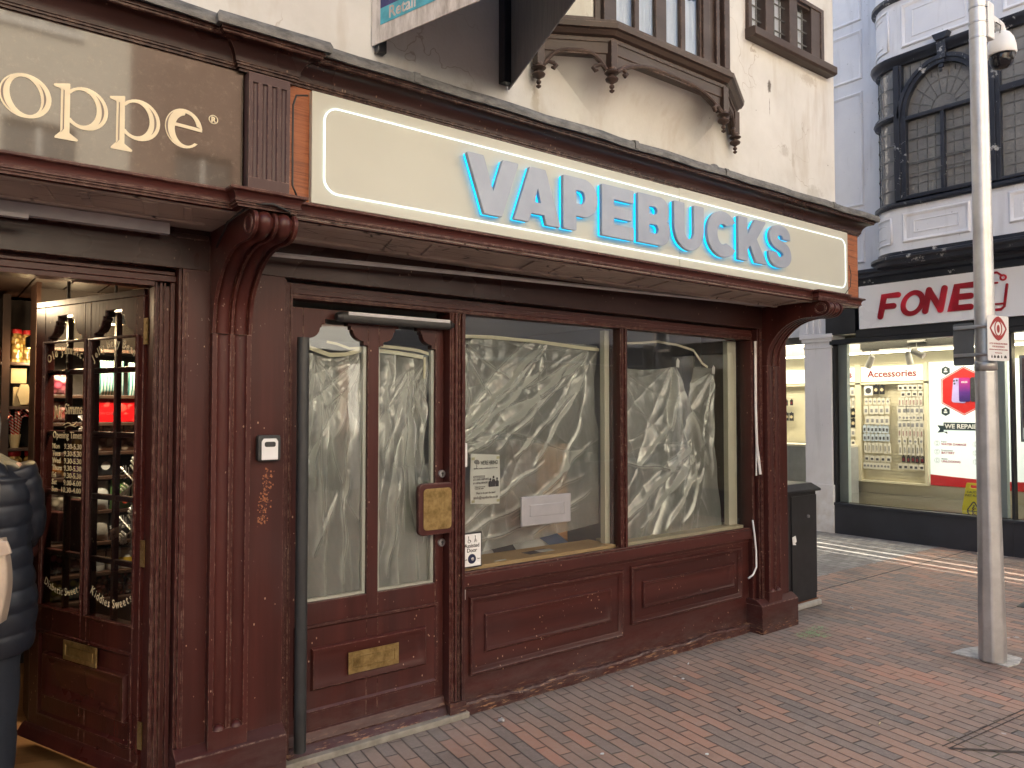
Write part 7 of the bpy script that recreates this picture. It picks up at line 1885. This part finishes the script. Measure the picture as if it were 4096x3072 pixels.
sheet(lambda t: 3.56, lambda t: 4.64-.04*sin(pi*t)+.05*t, lambda u: 1.885+.0*u+(.03*abs(u-.5) if False else 0)+(-.02*sin(u*pi*2)) if u < .62 else 1.90-.55*max(0,1-abs(u-.70)/.08)*.42, lambda u: .745, 3.545,
      [(3.60,1.90,.025,7,.5),(4.18,1.92,.045,8,-.2),(4.60,1.88,.04,7,-.55),(4.35,1.35,.035,7,-.9),(4.35,1.4,.03,6,-.3)], "polythene sheet pinned at three corners and sagging behind the second window", 4, nx=220, nz=230,
      creases=[(4.18,1.90,4.12,1.45,.04,.010),(4.20,1.88,4.05,1.3,.03,.010),(4.10,1.5,3.80,1.22,.035,.014),(4.35,1.35,3.62,.85,.04,.013),(4.40,1.30,3.80,.80,.04,.012),(4.45,1.25,4.05,.78,.035,.012),(4.5,1.2,4.25,.8,.03,.012),(4.20,1.85,4.55,1.2,.03,.02),(3.6,1.25,4.2,1.18,.02,.012),(4.60,1.86,4.45,1.3,.03,.012),(4.58,1.8,4.58,1.1,.025,.012)])
tape([(3.56,2.055),(3.66,2.052),(3.70,2.035),(3.85,2.045),(4.0,2.062),(4.20,2.050),(4.38,2.02),(4.48,1.93),(4.54,1.905)], .016, 3.53, "crooked loose masking tape above the polythene in the second window")
for i, (x, z) in enumerate(((3.60,1.905),(4.19,1.925),(4.585,1.89))):
    q = MB().prism([(x-.016,z-.03),(x+.012,z-.035),(x+.018,z+.012),(x,z+.03),(x-.014,z+.01)], 'y', 3.512, 3.515); solo(q, "tape_tab", M['wplastic'], ["small white tape tab at the left corner of the second window sheet","small white tape tab at the middle peak of the second window sheet","small white tape tab at the right corner of the second window sheet"][i], "tape")
solo(MB().tube([(4.52,3.64,2.05),(4.53,3.63,1.4),(4.51,3.62,1.0),(4.525,3.62,.76)], .004, 6), "black_cable", M['cable'], "thin dark cable hanging inside the right side of the second window", "cable", smooth='all')

# ================================================================ buildings that close the street (seen as reflections, cast the shade)
def townhouse(x0, x1, y, h, wallm, lbl, seed, face=1):
    L = thing("townhouse", lbl, "building", ((x0+x1)/2, y, 0)); rnd = random.Random(seed)
    n = max(2, int((x1-x0)/1.9)); holes = []
    for fl_ in range(int((h-3.4)//2.9)):
        for k in range(n):
            c = x0+(x1-x0)*(k+.5)/n; holes.append((c-.45, c+.45, 4.2+2.9*fl_, 5.7+2.9*fl_))
    m = MB(); ya, yb = (y-.3, y) if face > 0 else (y, y+.3)
    wall(m, x0, x1, 3.2, h, ya, yb, holes); m.box(x0, x0+.2, y-6 if face > 0 else yb, ya if face > 0 else y+6, 0, h); m.box(x1-.2, x1, y-6 if face > 0 else yb, ya if face > 0 else y+6, 0, h)
    part(m, "wall", wallm, L)
    part(MB().box(x0, x1, y-.02, y+.12*face, 2.75, 3.2), "fascia", [M['white'],M['navy'],M['tealp']][seed%3], L)
    part(MB().box(x0+.1, x1-.1, y-.5*face, y-.45*face, .3, 2.75), "shop_window", M['obs'], L)
    wn_ = MB()
    for a, b, c, d in holes: wn_.box(a, b, y-.2*face, y-.15*face, c, d)
    part(wn_, "window", M['dgrey'], L); wn_ = MB()
    for a, b, c, d in holes: wn_.box(a-.08, b+.08, y, y+.08*face, c-.1, c); wn_.box(a, b, y-.15*face, y-.10*face, (c+d)/2-.03, (c+d)/2+.03); wn_.box((a+b)/2-.03,(a+b)/2+.03, y-.15*face, y-.105*face, c, d)
    part(wn_, "window_sill", M['white'], L)
    part(MB().sweep([(x0,y),(x1,y)] if face < 0 else [(x1,y),(x0,y)], [(0,h-.1),(.15,h),(.15,h+.15),(-.3,h+.2),(-.3,h-.1)]), "parapet", M['white'], L)
    return L
brk = plain("red_brick_facade", (.42,.27,.20), .8, var=.2, scale=3)
townhouse(-13, -4.5, -7.0, 9.5, brk, "red brick town house across the high street behind the viewer", 1)
townhouse(-4.5, 2.5, -7.0, 10.5, plain("warm_cream_facade", (.76,.71,.60), .7, var=.06, scale=1), "warm cream town house across the high street behind the viewer", 3)
townhouse(2.5, 6.9, -7.0, 9.0, plain("brown_brick_facade", (.26,.17,.13), .8, var=.2, scale=3), "brown brick town house across the high street behind the viewer", 6)
townhouse(6.9, 17, -7.0, 10.0, plain("white_facade", (.78,.76,.71), .7, var=.08, scale=1), "white rendered town house across the high street behind the viewer", 4)
# unseen wall added across the side street for shade, slit to shape the sun streaks
tr_ = thing("sun_slit_wall", "tall terrace closing the far end of the side street, hidden behind the red shopfront", "building", (7.4, 10.2, 0))
m = MB()
SL = [(8.435,8.47),(8.605,8.675),(8.855,8.925),(9.11,9.14)]
xs_ = [4.9]+[v for s_ in SL for v in s_]+[9.9]
for a, b in zip(xs_[::2], xs_[1::2]): m.box(a, b, 9.0, 9.25, 0, 11)
m.box(4.9, 9.9, 9.0, 9.25, 6.2, 11.001) if False else None
part(m, "wall", M['bwhite'], tr_)
